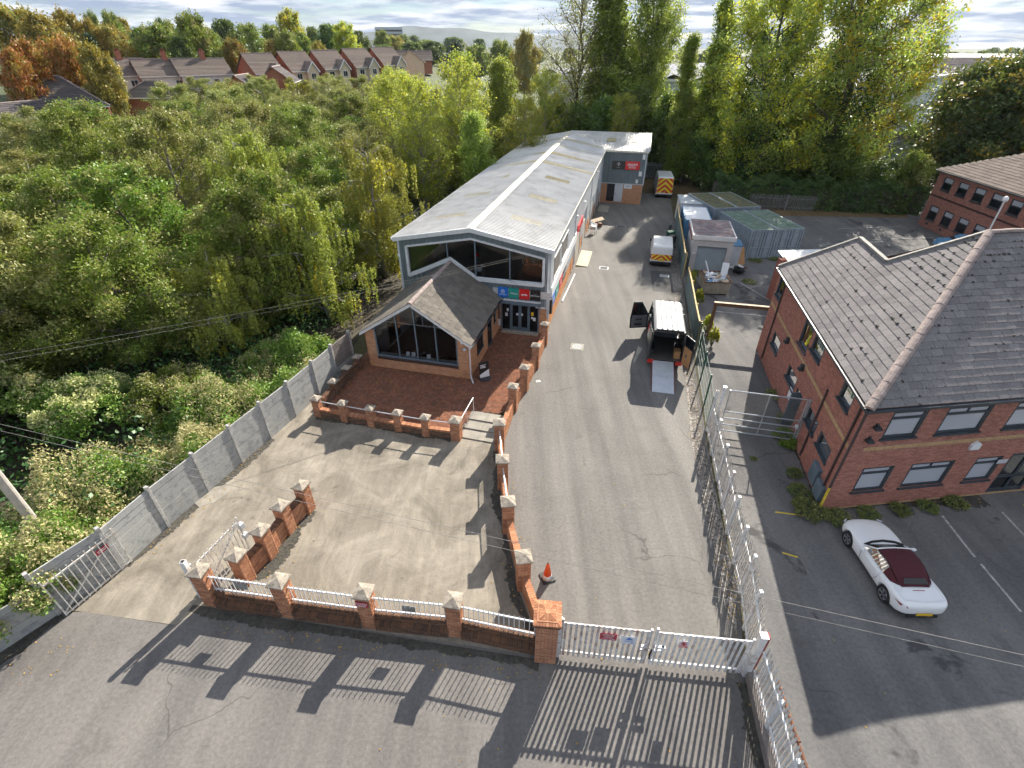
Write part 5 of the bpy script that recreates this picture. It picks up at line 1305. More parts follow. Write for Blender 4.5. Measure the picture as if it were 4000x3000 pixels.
tiles(off, [(rp(0, 0), (-od.x, -od.y, 0), VL, NLn, lambda t: -(SB1 - (SB1 - SBT) * t * cp_ / NB if t * cp_ < NB else SB0 - (SB0 - NM * kk) * (t * cp_ - NB) / (NM - NB)), lambda t: -(t * cp_ * kk), NM / cp_, .30, .46),
            (rp(0, 0, False), (of.x, of.y, 0), VF, NF, lambda t: t * cp_ * kk, lambda t: 15.5, NM / cp_, .30, .46)], 300, name='slate', mat='slate', seed=5)
# clumps of moss between the slates
rng = random.Random(4); m = MB()
for i in range(420):
    left = rng.random() < .55; n = rng.uniform(.1, NM - .2); s_ = rng.uniform(n * kk, SBT if n < NB else NM * kk + .1) if left else rng.uniform(n * kk, 11)
    n = round(n / (.3 * cp_)) * .3 * cp_ + .02; c = rp(n, s_, left) + Vector(NLn if left else NF) * .03; r = rng.choice((.02, .025, .03, .035, .05, .07)); l = rng.uniform(.6, 1.6)
    U = Vector((od.x, od.y, 0)) if left else Vector((of.x, of.y, 0)); V = Vector(VL if left else VF); Nn = Vector(NLn if left else NF)
    ring = [c + U * r * l * math.cos(k) * rng.uniform(.7, 1.2) + V * r * math.sin(k) * rng.uniform(.7, 1.2) for k in (0, 1.05, 2.1, 3.14, 4.2, 5.2)]
    m.add(ring + [c + Nn * r * .6], [(k, (k + 1) % 6, 6) for k in range(6)])
o = m.build('roof_moss', 'damp_dirt', off); o['kind'] = 'stuff'
def ridge_run(owner, a, b, n, r=.14, mat='ridge_tile'):
    a, b = Vector(a), Vector(b); d = (b - a) / n; s_ = d.cross(Vector((0, 0, 1))).normalized(); u = s_.cross(d).normalized()
    for i in range(n):
        p, q = a + d * i - d * .02, a + d * (i + 1); m = MB(); h = .012 * (i % 2)
        for k in range(7):
            t = math.pi * k / 6; v = s_ * (r * math.cos(t)) + u * (r * .75 * math.sin(t) - .03 + h); m.v += [p + v, q + v]
        m.v = [tuple(x) for x in m.v]; m.f = [(2 * j, 2 * j + 2, 2 * j + 3, 2 * j + 1) for j in range(6)] + [tuple(range(0, 14, 2)), tuple(range(1, 14, 2))[::-1]]
        m.build('ridge_tile', mat, owner)
ridge_run(off, rp(0, 0) + Vector((0, 0, .03)), AP + Vector((0, 0, .03)), 24, .17); ridge_run(off, AP + Vector((0, 0, .03)), ER + Vector((0, 0, .03)), 12)
for a, b in ((rp(0, SB1), rp(NB, SBT)), (rp(NB, SBT), rp(NB, SB0)), (rp(NB, SB0), AP)): MB().beam(a + Vector((0, 0, .05)), b + Vector((0, 0, .05)), .2, .12).build('verge', 'lead', off)
g_ = [rp(-.04, -.04 * kk), rp(-.04, SB1)]; MB().beam(g_[0] - Vector((0, 0, .06)), g_[1] - Vector((0, 0, .06)), .13, .1).build('gutter', 'frame_dark', off)
g_ = [rp(-.04, -.04 * kk, False), rp(-.04, 16, False)]; MB().beam(g_[0] - Vector((0, 0, .06)), g_[1] - Vector((0, 0, .06)), .13, .1).build('gutter', 'frame_dark', off)
for (P, d, n, a) in ((Z2, od, ln_, 3.2), (Z2, od, ln_, .45), (Z2, od, ln_, 12.0)):
    top_ = 5.25 if a != 3.2 else 3.9
    MB().tube([pt(P, d, n, a, top_, .06), pt(P, d, n, a, .2, .06)], .045).build('drainpipe', 'pipe_dark', off)
MB().tube([pt(Z2, od, ln_, .0, 1.3, .06), pt(Z2, od, ln_, .0, .05, .06)], .05).build('pipe_guard', 'yellow_paint', off)
MB().tube([pt(Z2, od, ln_, .0, 5.25, .06), pt(Z2, od, ln_, .0, 1.31, .06)], .045).build('drainpipe', 'pipe_dark', off)
for a0, z0, z1 in ((1.35, .35, 1.25), (.55, .25, 1.0)):
    p = pt(Z2, od, ln_, a0, z0, .09); b = MB().box(-.09, -.35, 0, .09, .35, z1 - z0).build('meter_box', 'frame_blue', off, bevel=.01); b.location = p; b.rotation_euler = (0, 0, math.atan2(od.y, od.x) - math.pi / 2)
for a, z in ((9.0, 2.95), (6.2, 3.0)):
    p = pt(Z2, od, ln_, a, z, .12); b = MB().box(-.12, -.12, 0, .12, .12, .1).box(-.05, -.08, .1, .1, .08, .3).build('wall_lamp', 'frame_dark', off); b.location = p
for a, z in ((.55, 4.35), (.5, 3.75), (6.3, 5.0)):
    p = pt(Z2, of, fn_, a, z, .12); b = MB().box(-.12, -.12, 0, .12, .1, .09).box(-.03, .0, .09, .03, .1, .2).build('flood_lamp', 'frame_dark', off); b.location = p
p = pt(Z2, of, fn_, 5.35, 3.0, .06); b = MB().extr([(-.2, -.16), (.2, -.16), (.2, .1), (.0, .24), (-.2, .1)], 'y', -.05, .05).build('alarm_box', 'sign_white', off); b.location = p; b.rotation_euler = (0, 0, math.atan2(of.y, of.x))
p = pt(Z2, of, fn_, 7.2, 1.95, .02); b = MB().box(-.22, -.01, -.1, .22, .01, .1).build('name_plate', 'trim_grey', off); b.location = p; b.rotation_euler = (0, 0, math.atan2(of.y, of.x))
p = pt(Z2, od, ln_, 6.6, 1.35, .02); b = MB().box(-.02, -.2, -.3, .02, .2, .3).build('notice', 'sign_white', off); b.location = p; b.rotation_euler = (0, 0, math.atan2(od.y, od.x) - math.pi / 2)
# metal lean-to behind the office roof
o = thing('lean_to_roof', 'white profiled metal roof half hidden behind the slate office roof', 'roof', (19.6, 30.2, 0), 4)
m = MB()
for i in range(6): m.add([(0, i * .9, 3.1 + .06 * i), (5.5, i * .9, 3.1 + .06 * i), (5.5, i * .9 + .88, 3.3 + .06 * i), (0, i * .9 + .88, 3.3 + .06 * i)], [(0, 1, 2, 3)])
m.build('roof_sheet', 'trim_white', o); MB().box(.1, .1, 0, 5.4, 5.2, 3.1).build('wall', 'brick_flat', o)

# ------------------------------------------------------------ second office further back
fo = thing('brick_office', 'distant red brick office with brown tiled roof at right edge', 'office', (43.4, 54.2, 0), -2.5)
W2 = 12.0; hol = []
for k in range(6): hol += [(1.0 + k * 2.15, 2.3 + k * 2.15, 3.75, 5.0), (.8 + k * 2.15, 2.1 + k * 2.15, .8, 2.2)]
dn = Vector((0, -1)); lf = Vector((-1, 0))
wall_with_holes(Vector((0, 0)), dn, lf, 16, 0, 5.5, hol, 'mortar_dark', fo); FOB = Bricks(fo); FOB.face((0, 0), dn, lf, 16, 0, 5.5, 'brick_red', openings=hol); FOB.flush(fo, 0)
MB().box(.2, -16, 0, W2, -.02, 5.45).build('inner_block', 'wall_dim', fo); wall_with_holes(Vector((12, 0)), Vector((-1, 0)), Vector((0, 1)), 12, 0, 5.5, [], 'brick_flat', fo)
for h in hol: window(fo, Vector((0, 0)), dn, lf, *h, top=.5, blind=False, setb=.05)
for k in range(6): MB().box(-.06, -1.3 - k * 2.15 - .15, .35, -.0, -1.3 - k * 2.15 + .15, .55).build('vent', 'frame_dark', fo)
MB().beam((-.03, 0, 3.1), (-.03, -16, 3.1), .02, .16).build('brick_band', 'brick_dark', fo)
pf = math.atan2(3.2, 6.2)
MB().add([(-.3, .3, 5.45), (-.3, -16.3, 5.45), (6.0, -10, 8.7), (6.0, -6, 8.7)], [(0, 1, 2, 3)]).add([(-.3, .3, 5.45), (6.0, -6, 8.7), (12.3, .3, 5.45)], [(0, 1, 2)]).add([(12.3, .3, 5.45), (6, -6, 8.7), (6, -10, 8.7), (12.3, -16.3, 5.45)], [(0, 1, 2, 3)]).build('roof_deck', 'far_roof', fo)
tiles(fo, [((-.3, .3, 5.47), (0, -1, 0), (math.cos(pf), 0, math.sin(pf)), (-math.sin(pf), 0, math.cos(pf)), lambda t: t * math.cos(pf), lambda t: 16.6 - t * math.cos(pf), 6.9, .36, .5)], 0, name='roof_tile', mat='house_tile', seed=8)
MB().beam((-.36, .3, 5.38), (-.36, -16.3, 5.38), .1, .1).build('gutter', 'frame_dark', fo)

# ------------------------------------------------------------ storage containers, garage, skip
def container(name, label, x, y, rz, L_=6.06, W_=2.44, H_=2.59, mat='container_grey', roof='container_roof', group='shipping containers'):
    c = thing(name, label, 'container', (x, y, 0), rz, group)
    def wall(axis, n, a0, a1, pos, out):
        m = MB(); k = int((a1 - a0) / .28); w = (a1 - a0) / k; pts = []
        for i in range(k): s = a0 + i * w; pts += [(s, 0), (s + w * .35, 0), (s + w * .5, -.04), (s + w * .85, -.04)]
        pts.append((a1, 0))
        for (u0, e0), (u1, e1) in zip(pts[:-1], pts[1:]):
            q = [(u0, pos + out * e0, .15), (u1, pos + out * e1, .15), (u1, pos + out * e1, H_ - .1), (u0, pos + out * e0, H_ - .1)]
            if axis == 'y': q = [(b, a, z) for a, b, z in q]
            m.quad(*q)
        m.build(n, mat, c)
    wall('y', 'side_wall', 0, L_, .03, -1); wall('y', 'side_wall', 0, L_, W_ - .03, 1); wall('x', 'end_wall', 0, W_, L_ - .03, 1)
    f = MB()
    for xx in (.06, W_ - .06):
        for yy in (.06, L_ - .06): f.box(xx - .06, yy - .06, 0, xx + .06, yy + .06, H_)
        f.box(xx - .05, .12, H_ - .12, xx + .05, L_ - .12, H_ - .005); f.box(xx - .05, .12, .05, xx + .05, L_ - .12, .18)
    for yy in (.06, L_ - .06): f.box(.12, yy - .05, H_ - .12, W_ - .12, yy + .05, H_ - .005); f.box(.12, yy - .05, .05, W_ - .12, yy + .05, .18)
    f.build('frame', mat, c)
    for k_ in range(2):
        a, b = .13 + k_ * (W_ - .26) / 2 + .01, .13 + (k_ + 1) * (W_ - .26) / 2 - .01
        d = MB().box(a, .03, .2, b, .07, H_ - .14).build('door', mat, c); dm = MB()
        for z in (.2, .98, 1.75, H_ - .18): dm.box(a, .0, z, b, .035, z + .05)
        dm.build('door_rib', mat, d)
        MB().box(a - .012, .0, .2, a + .012, .072, H_ - .14).box(b - .012, .0, .2, b + .012, .072, H_ - .14).build('gasket', 'rubber', d)
        for xx in (a + .25, b - .25): MB().tube([(xx, -.02, .12), (xx, -.02, H_ - .05)], .022, 6).build('lock_rod', 'frame_blue', d)
        MB().box(a + .2, -.04, 1.0, b - .2, -.01, 1.05).build('handle', 'galv', d)
    r = MB(); n = int(L_ / .2)
    for i in range(n):
        y0 = i * L_ / n; w = L_ / n
        r.quad((.1, y0, H_ - .02), (W_ - .1, y0, H_ - .02), (W_ - .1, y0 + w * .5, H_ - .02), (.1, y0 + w * .5, H_ - .02)); r.quad((.1, y0 + w * .5, H_ - .02), (W_ - .1, y0 + w * .5, H_ - .02), (W_ - .1, y0 + w * .75, H_ + .005), (.1, y0 + w * .75, H_ + .005)); r.quad((.1, y0 + w * .75, H_ + .005), (W_ - .1, y0 + w * .75, H_ + .005), (W_ - .1, y0 + w, H_ - .02), (.1, y0 + w, H_ - .02))
    r.build('roof', roof, c)
    return c
c1 = (20.85, 43.55); r1 = 7.0; cx_, sx_ = math.cos(RAD(r1)), math.sin(RAD(r1))
container('shipping_container', 'grey container with green roof beside the leaning timber board', c1[0], c1[1], r1)
container('shipping_container', 'grey container with green roof, nearest the brick office car park', c1[0] + 2.47 * cx_, c1[1] + 2.47 * sx_, r1)
r2 = 8; c2 = (19.9, 50.6)
container('shipping_container', 'mossy-roofed container behind, next to the blue container', c2[0], c2[1], r2, roof='mossy_roof')
container('shipping_container', 'mossy-roofed container behind, next to the dark hedge', c2[0] + 2.47 * math.cos(RAD(r2)), c2[1] + 2.47 * math.sin(RAD(r2)), r2, roof='mossy_roof')
container('shipping_container', 'blue container with pale roof behind the white garage', 16.15, 47.3, -12, 5.0, 2.44, 2.4, 'container_blue', 'sign_white')
o = thing('site_hut', 'white metal hut behind the corrugated screen', 'hut', (17.5, 53.4, 0), -10); MB().box(0, 0, 0, 2.3, 3.5, 2.3).build('wall', 'sign_white', o); MB().box(-.08, -.08, 2.3, 2.38, 3.58, 2.38).build('roof', 'trim_grey', o); MB().box(.5, -.03, .05, 1.3, 0, 2.0).build('door', 'trim_grey', o)
gr = thing('garage', 'small white flat-roofed garage with grey roller shutter', 'garage', (14.9, 40.75, 0), -13)
GW, GD, GH = 3.15, 4.6, 2.75
MB().box(0, 0, 0, .42, .3, GH).box(GW - .42, 0, 0, GW, .3, GH).box(.42, 0, 2.2, GW - .42, .3, GH).build('front_wall', 'garage_wall', gr)
MB().box(0, .3, 0, .15, GD, GH).box(GW - .15, .3, 0, GW, GD, GH).box(.15, GD - .15, 0, GW - .15, GD, GH).build('wall', 'render_white', gr)
MB().box(-.12, -.14, GH, GW + .12, GD + .1, GH + .34).build('fascia', 'render_white', gr, bevel=.01)
MB().box(-.02, -.04, GH + .33, GW + .02, GD, GH + .352).build('roof', 'garage_roof', gr)
m = MB()
for i in range(27): z = .05 + i * .08; m.add([(.42, .16, z), (GW - .42, .16, z), (GW - .42, .13, z + .04), (.42, .13, z + .04), (GW - .42, .16, z + .08), (.42, .16, z + .08)], [(0, 1, 2, 3), (3, 2, 4, 5)])
m.build('roller_shutter', 'shutter', gr); MB().box(.1, -.08, 1.5, .3, 0, 1.62).build('lamp', 'sign_white', gr)
MB().box(-.05, .3, GH - .2, -.12, GD, GH + .1).build('red_fascia', 'red_oxide', gr)
sk = thing('rubbish_skip', 'rusty cream skip in front of the garage, heaped with white waste', 'skip', (14.75, 35.9, 0), -6)
MB().add([(0, 0, .1), (1.75, 0, .1), (1.75, 2.0, .1), (0, 2.0, .1), (-.08, -.12, 1.05), (1.83, -.12, 1.05), (1.83, 2.2, 1.05), (-.08, 2.2, 1.05)], [(0, 1, 5, 4), (1, 2, 6, 5), (2, 3, 7, 6), (3, 0, 4, 7), (0, 3, 2, 1)]).build('body', 'bin_cream', sk)
MB().beam((-.1, -.13, 1.06), (1.85, -.13, 1.06), .08, .08).beam((-.1, 2.21, 1.06), (1.85, 2.21, 1.06), .08, .08).beam((-.1, -.13, 1.06), (-.1, 2.21, 1.06), .08, .08).beam((1.85, -.13, 1.06), (1.85, 2.21, 1.06), .08, .08).build('rim', 'rust', sk)
rng = random.Random(9)
for i in range(26):
    w_, l_ = rng.uniform(.25, .8), rng.uniform(.25, .7); b = MB().box(-w_ / 2, -l_ / 2, 0, w_ / 2, l_ / 2, rng.uniform(.02, .18)).build('waste_board', rng.choice(['paper_white', 'sign_white', 'paper_white', 'trim_grey', 'container_blue', 'timber_pale', 'frame_dark']), sk)
    b.location = (rng.uniform(.3, 1.45), rng.uniform(.2, 1.9), rng.uniform(.8, 1.1)); b.rotation_euler = (rng.uniform(-.5, .5), rng.uniform(-.5, .5), rng.uniform(0, 3))
MB().beam((.6, 1.6, .9), (.2, 2.2, 1.9), .08, .04).build('waste_timber', 'sign_white', sk); MB().beam((1.6, 1.5, .9), (1.75, 2.0, 1.85), .5, .04).build('waste_door', 'sign_white', sk)
o = thing('leaning_board', 'orange-brown timber board leaning between garage and container', 'board', (19.3, 41.9, 0), 20); b = MB().box(0, 0, 0, 1.1, .04, 1.5).build('board', 'ply', o); b.rotation_euler = (RAD(-20), 0, 0)
o = thing('storage_box', 'blue lidded storage box beside the garage wall', 'box', (18.4, 41.5, 0), -13); MB().box(0, 0, .1, .9, 1.6, 1.9).build('case', 'trim_grey', o); MB().box(-.05, -.05, 1.9, .95, 1.65, 2.0).build('lid', 'container_blue', o)
o = thing('scrap_pile', 'dark scrap and tyres heaped at the garage corner', 'scrap', (18.6, 39.7, 0)); rng = random.Random(2)
for i in range(4):
    b = MB(); b.tube([(.28 * math.cos(a), .28 * math.sin(a), 0) for a in [k * math.pi / 8 for k in range(17)]], .09, 8, False); b = b.build('tyre', 'rubber', o); b.location = (rng.uniform(-.3, .6), rng.uniform(-.3, .6), .12 + .16 * i); b.rotation_euler = (rng.uniform(-.3, .3), rng.uniform(-.3, .3), 0)
for i in range(7): b = MB().box(-.25, -.15, -.05, .25, .15, .05).build('scrap_piece', rng.choice(['timber_brown', 'frame_dark', 'rust', 'sign_grey']), o); b.location = (rng.uniform(-.3, 1.0), rng.uniform(.2, 1.4), rng.uniform(.1, .4)); b.rotation_euler = [rng.uniform(-.7, .7) for _ in range(3)]
o = thing('low_brick_wall', 'low weathered wall beyond the office roof in the car park', 'wall', (25.6, 36.2, 0), 2); MB().box(0, 0, 0, 3.6, .35, .75).build('wall', 'concrete_brown', o); MB().box(-.05, -.05, .75, 3.65, .4, .85).build('coping', 'cap_stone', o)

# ------------------------------------------------------------ vehicles
def evaluate(o):
    """bake an object's modifiers into its mesh"""
    dg = bpy.context.evaluated_depsgraph_get(); me = bpy.data.meshes.new_from_object(o.evaluated_get(dg)); old = o.data; o.modifiers.clear(); o.data = me; return o
def wheel(parent, x, y, r, w, side, rim='alloy', spokes=5):
    """wheel lying in the y-z plane; side = +1/-1 is the outward x direction"""
    t = MB(); t.smooth = True; base = [(r * .62, -w / 2), (r * .93, -w / 2), (r, -w / 2 + .03), (r, w / 2 - .03), (r * .93, w / 2), (r * .64, w / 2)]
    n = 24
    for q, xx in base:
        for k in range(n): a = 2 * math.pi * k / n; t.v.append((xx * side, q * math.cos(a), q * math.sin(a)))
    for i in range(len(base) - 1):
        for k in range(n): a, b = i * n + k, i * n + (k + 1) % n; t.f.append((a, b, b + n, a + n))
    tyre = t.build('wheel', 'rubber', parent); tyre.location = (x, y, r)
    rm = MB().tube([((w / 2 - .01) * side, r * .63 * math.cos(a), r * .63 * math.sin(a)) for a in [2 * math.pi * k / 24 for k in range(25)]], .014, 5, False)
    for k in range(spokes):
        a = 2 * math.pi * k / spokes
        for da in (-.13, .13): rm.beam(((w / 2 - .015) * side, .03 * math.cos(a), .03 * math.sin(a)), ((w / 2 - .012) * side, r * .62 * math.cos(a + da), r * .62 * math.sin(a + da)), .03, .035, (side, 0, 0))
    rm.build('rim', rim, tyre); d = MB().lathe([(r * .6, 0), (r * .6, .01)], 20); d = d.build('brake_disc', 'dark_inside', tyre); d.rotation_euler = (0, RAD(90), 0); d.location = ((w / 2 - .09) * side, 0, 0)
    return tyre

def roadster():
    c = thing('parked_car', 'white convertible with dark red soft top parked by the brick office', 'car', (13.62, 11.42, .0), -1)
    # stations front (+y) to rear: y, half width, sill z, shoulder z, deck z at centre, edge z
    S = [(1.96, .30, .32, .46, .52), (1.90, .58, .24, .54, .61), (1.72, .77, .20, .62, .69), (1.45, .835, .18, .68, .755), (1.15, .85, .17, .72, .80), (.8, .85, .17, .74, .835), (.45, .845, .17, .745, .855),
         (.1, .835, .17, .74, .80), (-.3, .835, .17, .74, .78), (-.7, .85, .17, .77, .80), (-1.05, .865, .17, .80, .84), (-1.4, .865, .19, .82, .855), (-1.7, .83, .22, .81, .845), (-1.88, .72, .30, .77, .80), (-1.95, .55, .36, .66, .68)]
    m = MB(); m.smooth = True; k = 13
    for (y, w, zs, zh, zd) in S:
        half = [(w * .88, zs), (w * .985, zs + .1), (w, (zs + zh) / 2 - .02), (w * .985, zh - .1), (w * .93, zh), (w * .66, (zh + zd * 1.0) / 2 + .015)]
        for (x, z) in half: m.v.append((-x, y, z))
        m.v.append((0, y, zd))
        for (x, z) in reversed(half): m.v.append((x, y, z))
    n = len(S)
    for i in range(n - 1):
        for j in range(k - 1): a = i * k + j; m.f.append((a, a + 1, a + k + 1, a + k))
        m.f.append((i * k + k - 1, i * k, (i + 1) * k, (i + 1) * k + k - 1))
    m.f.append(tuple(range(k))[::-1]); m.f.append(tuple((n - 1) * k + j for j in range(k)))
    b = m.build('body', 'car_white', c, recalc=True); ss = b.modifiers.new('s', 'SUBSURF'); ss.levels = ss.render_levels = 2
    cut = MB()
    for y in (1.16, -1.15):
        for sx in (1, -1):
            n0 = len(cut.v)
            for xx in (sx * .60, sx * 1.1):
                for q in range(28): a = 2 * math.pi * q / 28; cut.v.append((xx, y + .355 * math.cos(a), .31 + .355 * math.sin(a)))
            cut.f += [(n0 + q, n0 + (q + 1) % 28, n0 + 28 + (q + 1) % 28, n0 + 28 + q) for q in range(28)] + [tuple(n0 + q for q in range(28)), tuple(n0 + 28 + q for q in range(28))[::-1]]
    co = cut.build('cutter', 'dark_inside', c, recalc=True); bm_ = b.modifiers.new('c', 'BOOLEAN'); bm_.object = co; bm_.operation = 'DIFFERENCE'; bm_.solver = 'EXACT'
    evaluate(b); bpy.data.objects.remove(co)
    for p_ in b.data.polygons: p_.use_smooth = True
    MB().box(-.62, -1.8, .2, .62, 1.75, .55).build('underbody', 'dark_inside', c)
    for y in (1.16, -1.15):
        for sx in (1, -1): wheel(c, sx * .74, y, .31, .2, sx, 'alloy_dark' if False else 'alloy', 5)
    # cabin: soft top, windscreen, side glass
    T = [(.52, .70, .80, .80), (.12, .585, .80, 1.13), (-.05, .575, .80, 1.185), (-.35, .575, .80, 1.20), (-.65, .575, .80, 1.17), (-.95, .55, .81, 1.05), (-1.25, .50, .83, .88)]
    def loft(rows, a, b, name, mat, parent, smooth=True):
        mm = MB(); mm.smooth = smooth
        for (y, w, zb, zt_) in rows[a:b + 1]:
            for (x, z) in ((-w, zt_ - .07), (-w * .8, zt_ - .012), (-w * .4, zt_), (0, zt_ + .005), (w * .4, zt_), (w * .8, zt_ - .012), (w, zt_ - .07)): mm.v.append((x, y, z))
        for i in range(b - a):
            for j in range(6): q = i * 7 + j; mm.f.append((q, q + 7, q + 8, q + 1))
        return mm.build(name, mat, parent)
    top_ = loft(T, 1, 6, 'soft_top', 'soft_top', c); ss = top_.modifiers.new('s', 'SUBSURF'); ss.levels = ss.render_levels = 2
    loft(T, 0, 1, 'windscreen', 'glass_car', c); 
    MB().box(-.66, -1.0, .8, .66, .52, .845).build('cabin', 'dark_inside', c, bevel=.03)
    for sx in (-1, 1): MB().box(sx * .3 - .2, -.55, .86, sx * .3 + .2, -.4, 1.08).build('headrest', 'black_plastic', c, bevel=.03)
    fr = MB().tube([(-.70, .54, .76), (-.60, .13, 1.07), (-.48, .11, 1.125), (0, .13, 1.14), (.48, .11, 1.125), (.60, .13, 1.07), (.70, .54, .76)], .028, 6); fr.build('windscreen_frame', 'car_white', c); MB().tube([(-.69, .54, .79), (-.4, .62, .845), (0, .66, .862), (.4, .62, .845), (.69, .54, .79)], .045, 6).build('wiper_cowl', 'black_plastic', c)
    for sx in (1, -1):
        MB().add([(sx * .73, .45, .76), (sx * .60, .12, 1.06), (sx * .585, -.35, 1.13), (sx * .60, -.62, 1.08), (sx * .72, -.62, .78)], [(0, 1, 2, 3, 4)]).build('side_window', 'glass_dark', c)
        MB().add([(sx * .72, -.62, .78), (sx * .60, -.62, 1.08), (sx * .57, -.95, .985), (sx * .52, -1.2, .86), (sx * .70, -1.0, .80)], [(0, 1, 2, 3, 4)]).build('top_side', 'soft_top', c)
        q = MB(); q.smooth = True; q.lathe([(.02, -.09), (.06, -.06), (.07, 0), (.055, .07), (.02, .1)], 10); q = q.build('mirror', 'car_white', c); q.location = (sx * .90, .30, .84); q.rotation_euler = (0, RAD(90), 0); q.scale = (.8, 1, 1)
        MB().add([(sx * .86, -1.55, .72), (sx * .80, -1.74, .73), (sx * .62, -1.905, .72), (sx * .60, -1.92, .66), (sx * .79, -1.77, .66)], [(0, 1, 2, 3, 4)]).build('tail_light', 'light_red', c)
        MB().tube([(sx * .72, 1.76, .615), (sx * .60, 1.88, .59)], .035, 6).build('headlight', 'glass_blind', c)
    for sx in (1, -1): MB().tube([(sx * .80, .44, .735), (sx * .855, .36, .55), (sx * .845, .30, .26), (sx * .84, -.5, .25), (sx * .855, -.62, .5), (sx * .80, -.66, .76)], .006, 4).build('door_seam', 'black_plastic', c)
    MB().tube([(-.70, -1.18, .825), (-.66, -1.72, .83), (0, -1.80, .845), (.66, -1.72, .83), (.70, -1.18, .825)], .006, 4).build('boot_seam', 'trim_grey', c)
    MB().add([(-.36, -1.03, 1.035), (.36, -1.03, 1.035), (.42, -1.2, .94), (-.42, -1.2, .94)], [(0, 3, 2, 1)]).build('rear_window', 'glass_car', c)
    MB().box(-.26, -1.985, .36, .26, -1.965, .47).build('number_plate', 'plate_yellow', c, bevel=.004)
    MB().box(-.5, -1.955, .22, .5, -1.90, .32).build('rear_valance', 'black_plastic', c)
    MB().beam((-.2, -1.38, .868), (.2, -1.38, .868), .015, .01).build('brake_lamp', 'light_red', c)
    MB().tube([(-.6 * 1.06 + .08 * math.cos(a), -1.35 + .08 * math.sin(a), .845) for a in [k_ * math.pi / 8 for k_ in range(17)]], .003, 4).build('fuel_cap', 'trim_grey', c)
    for x in (-.2, .2): MB().tube([(x, -1.96, .26), (x, -1.85, .26)], .035, 8).build('exhaust', 'chrome', c)
roadster()

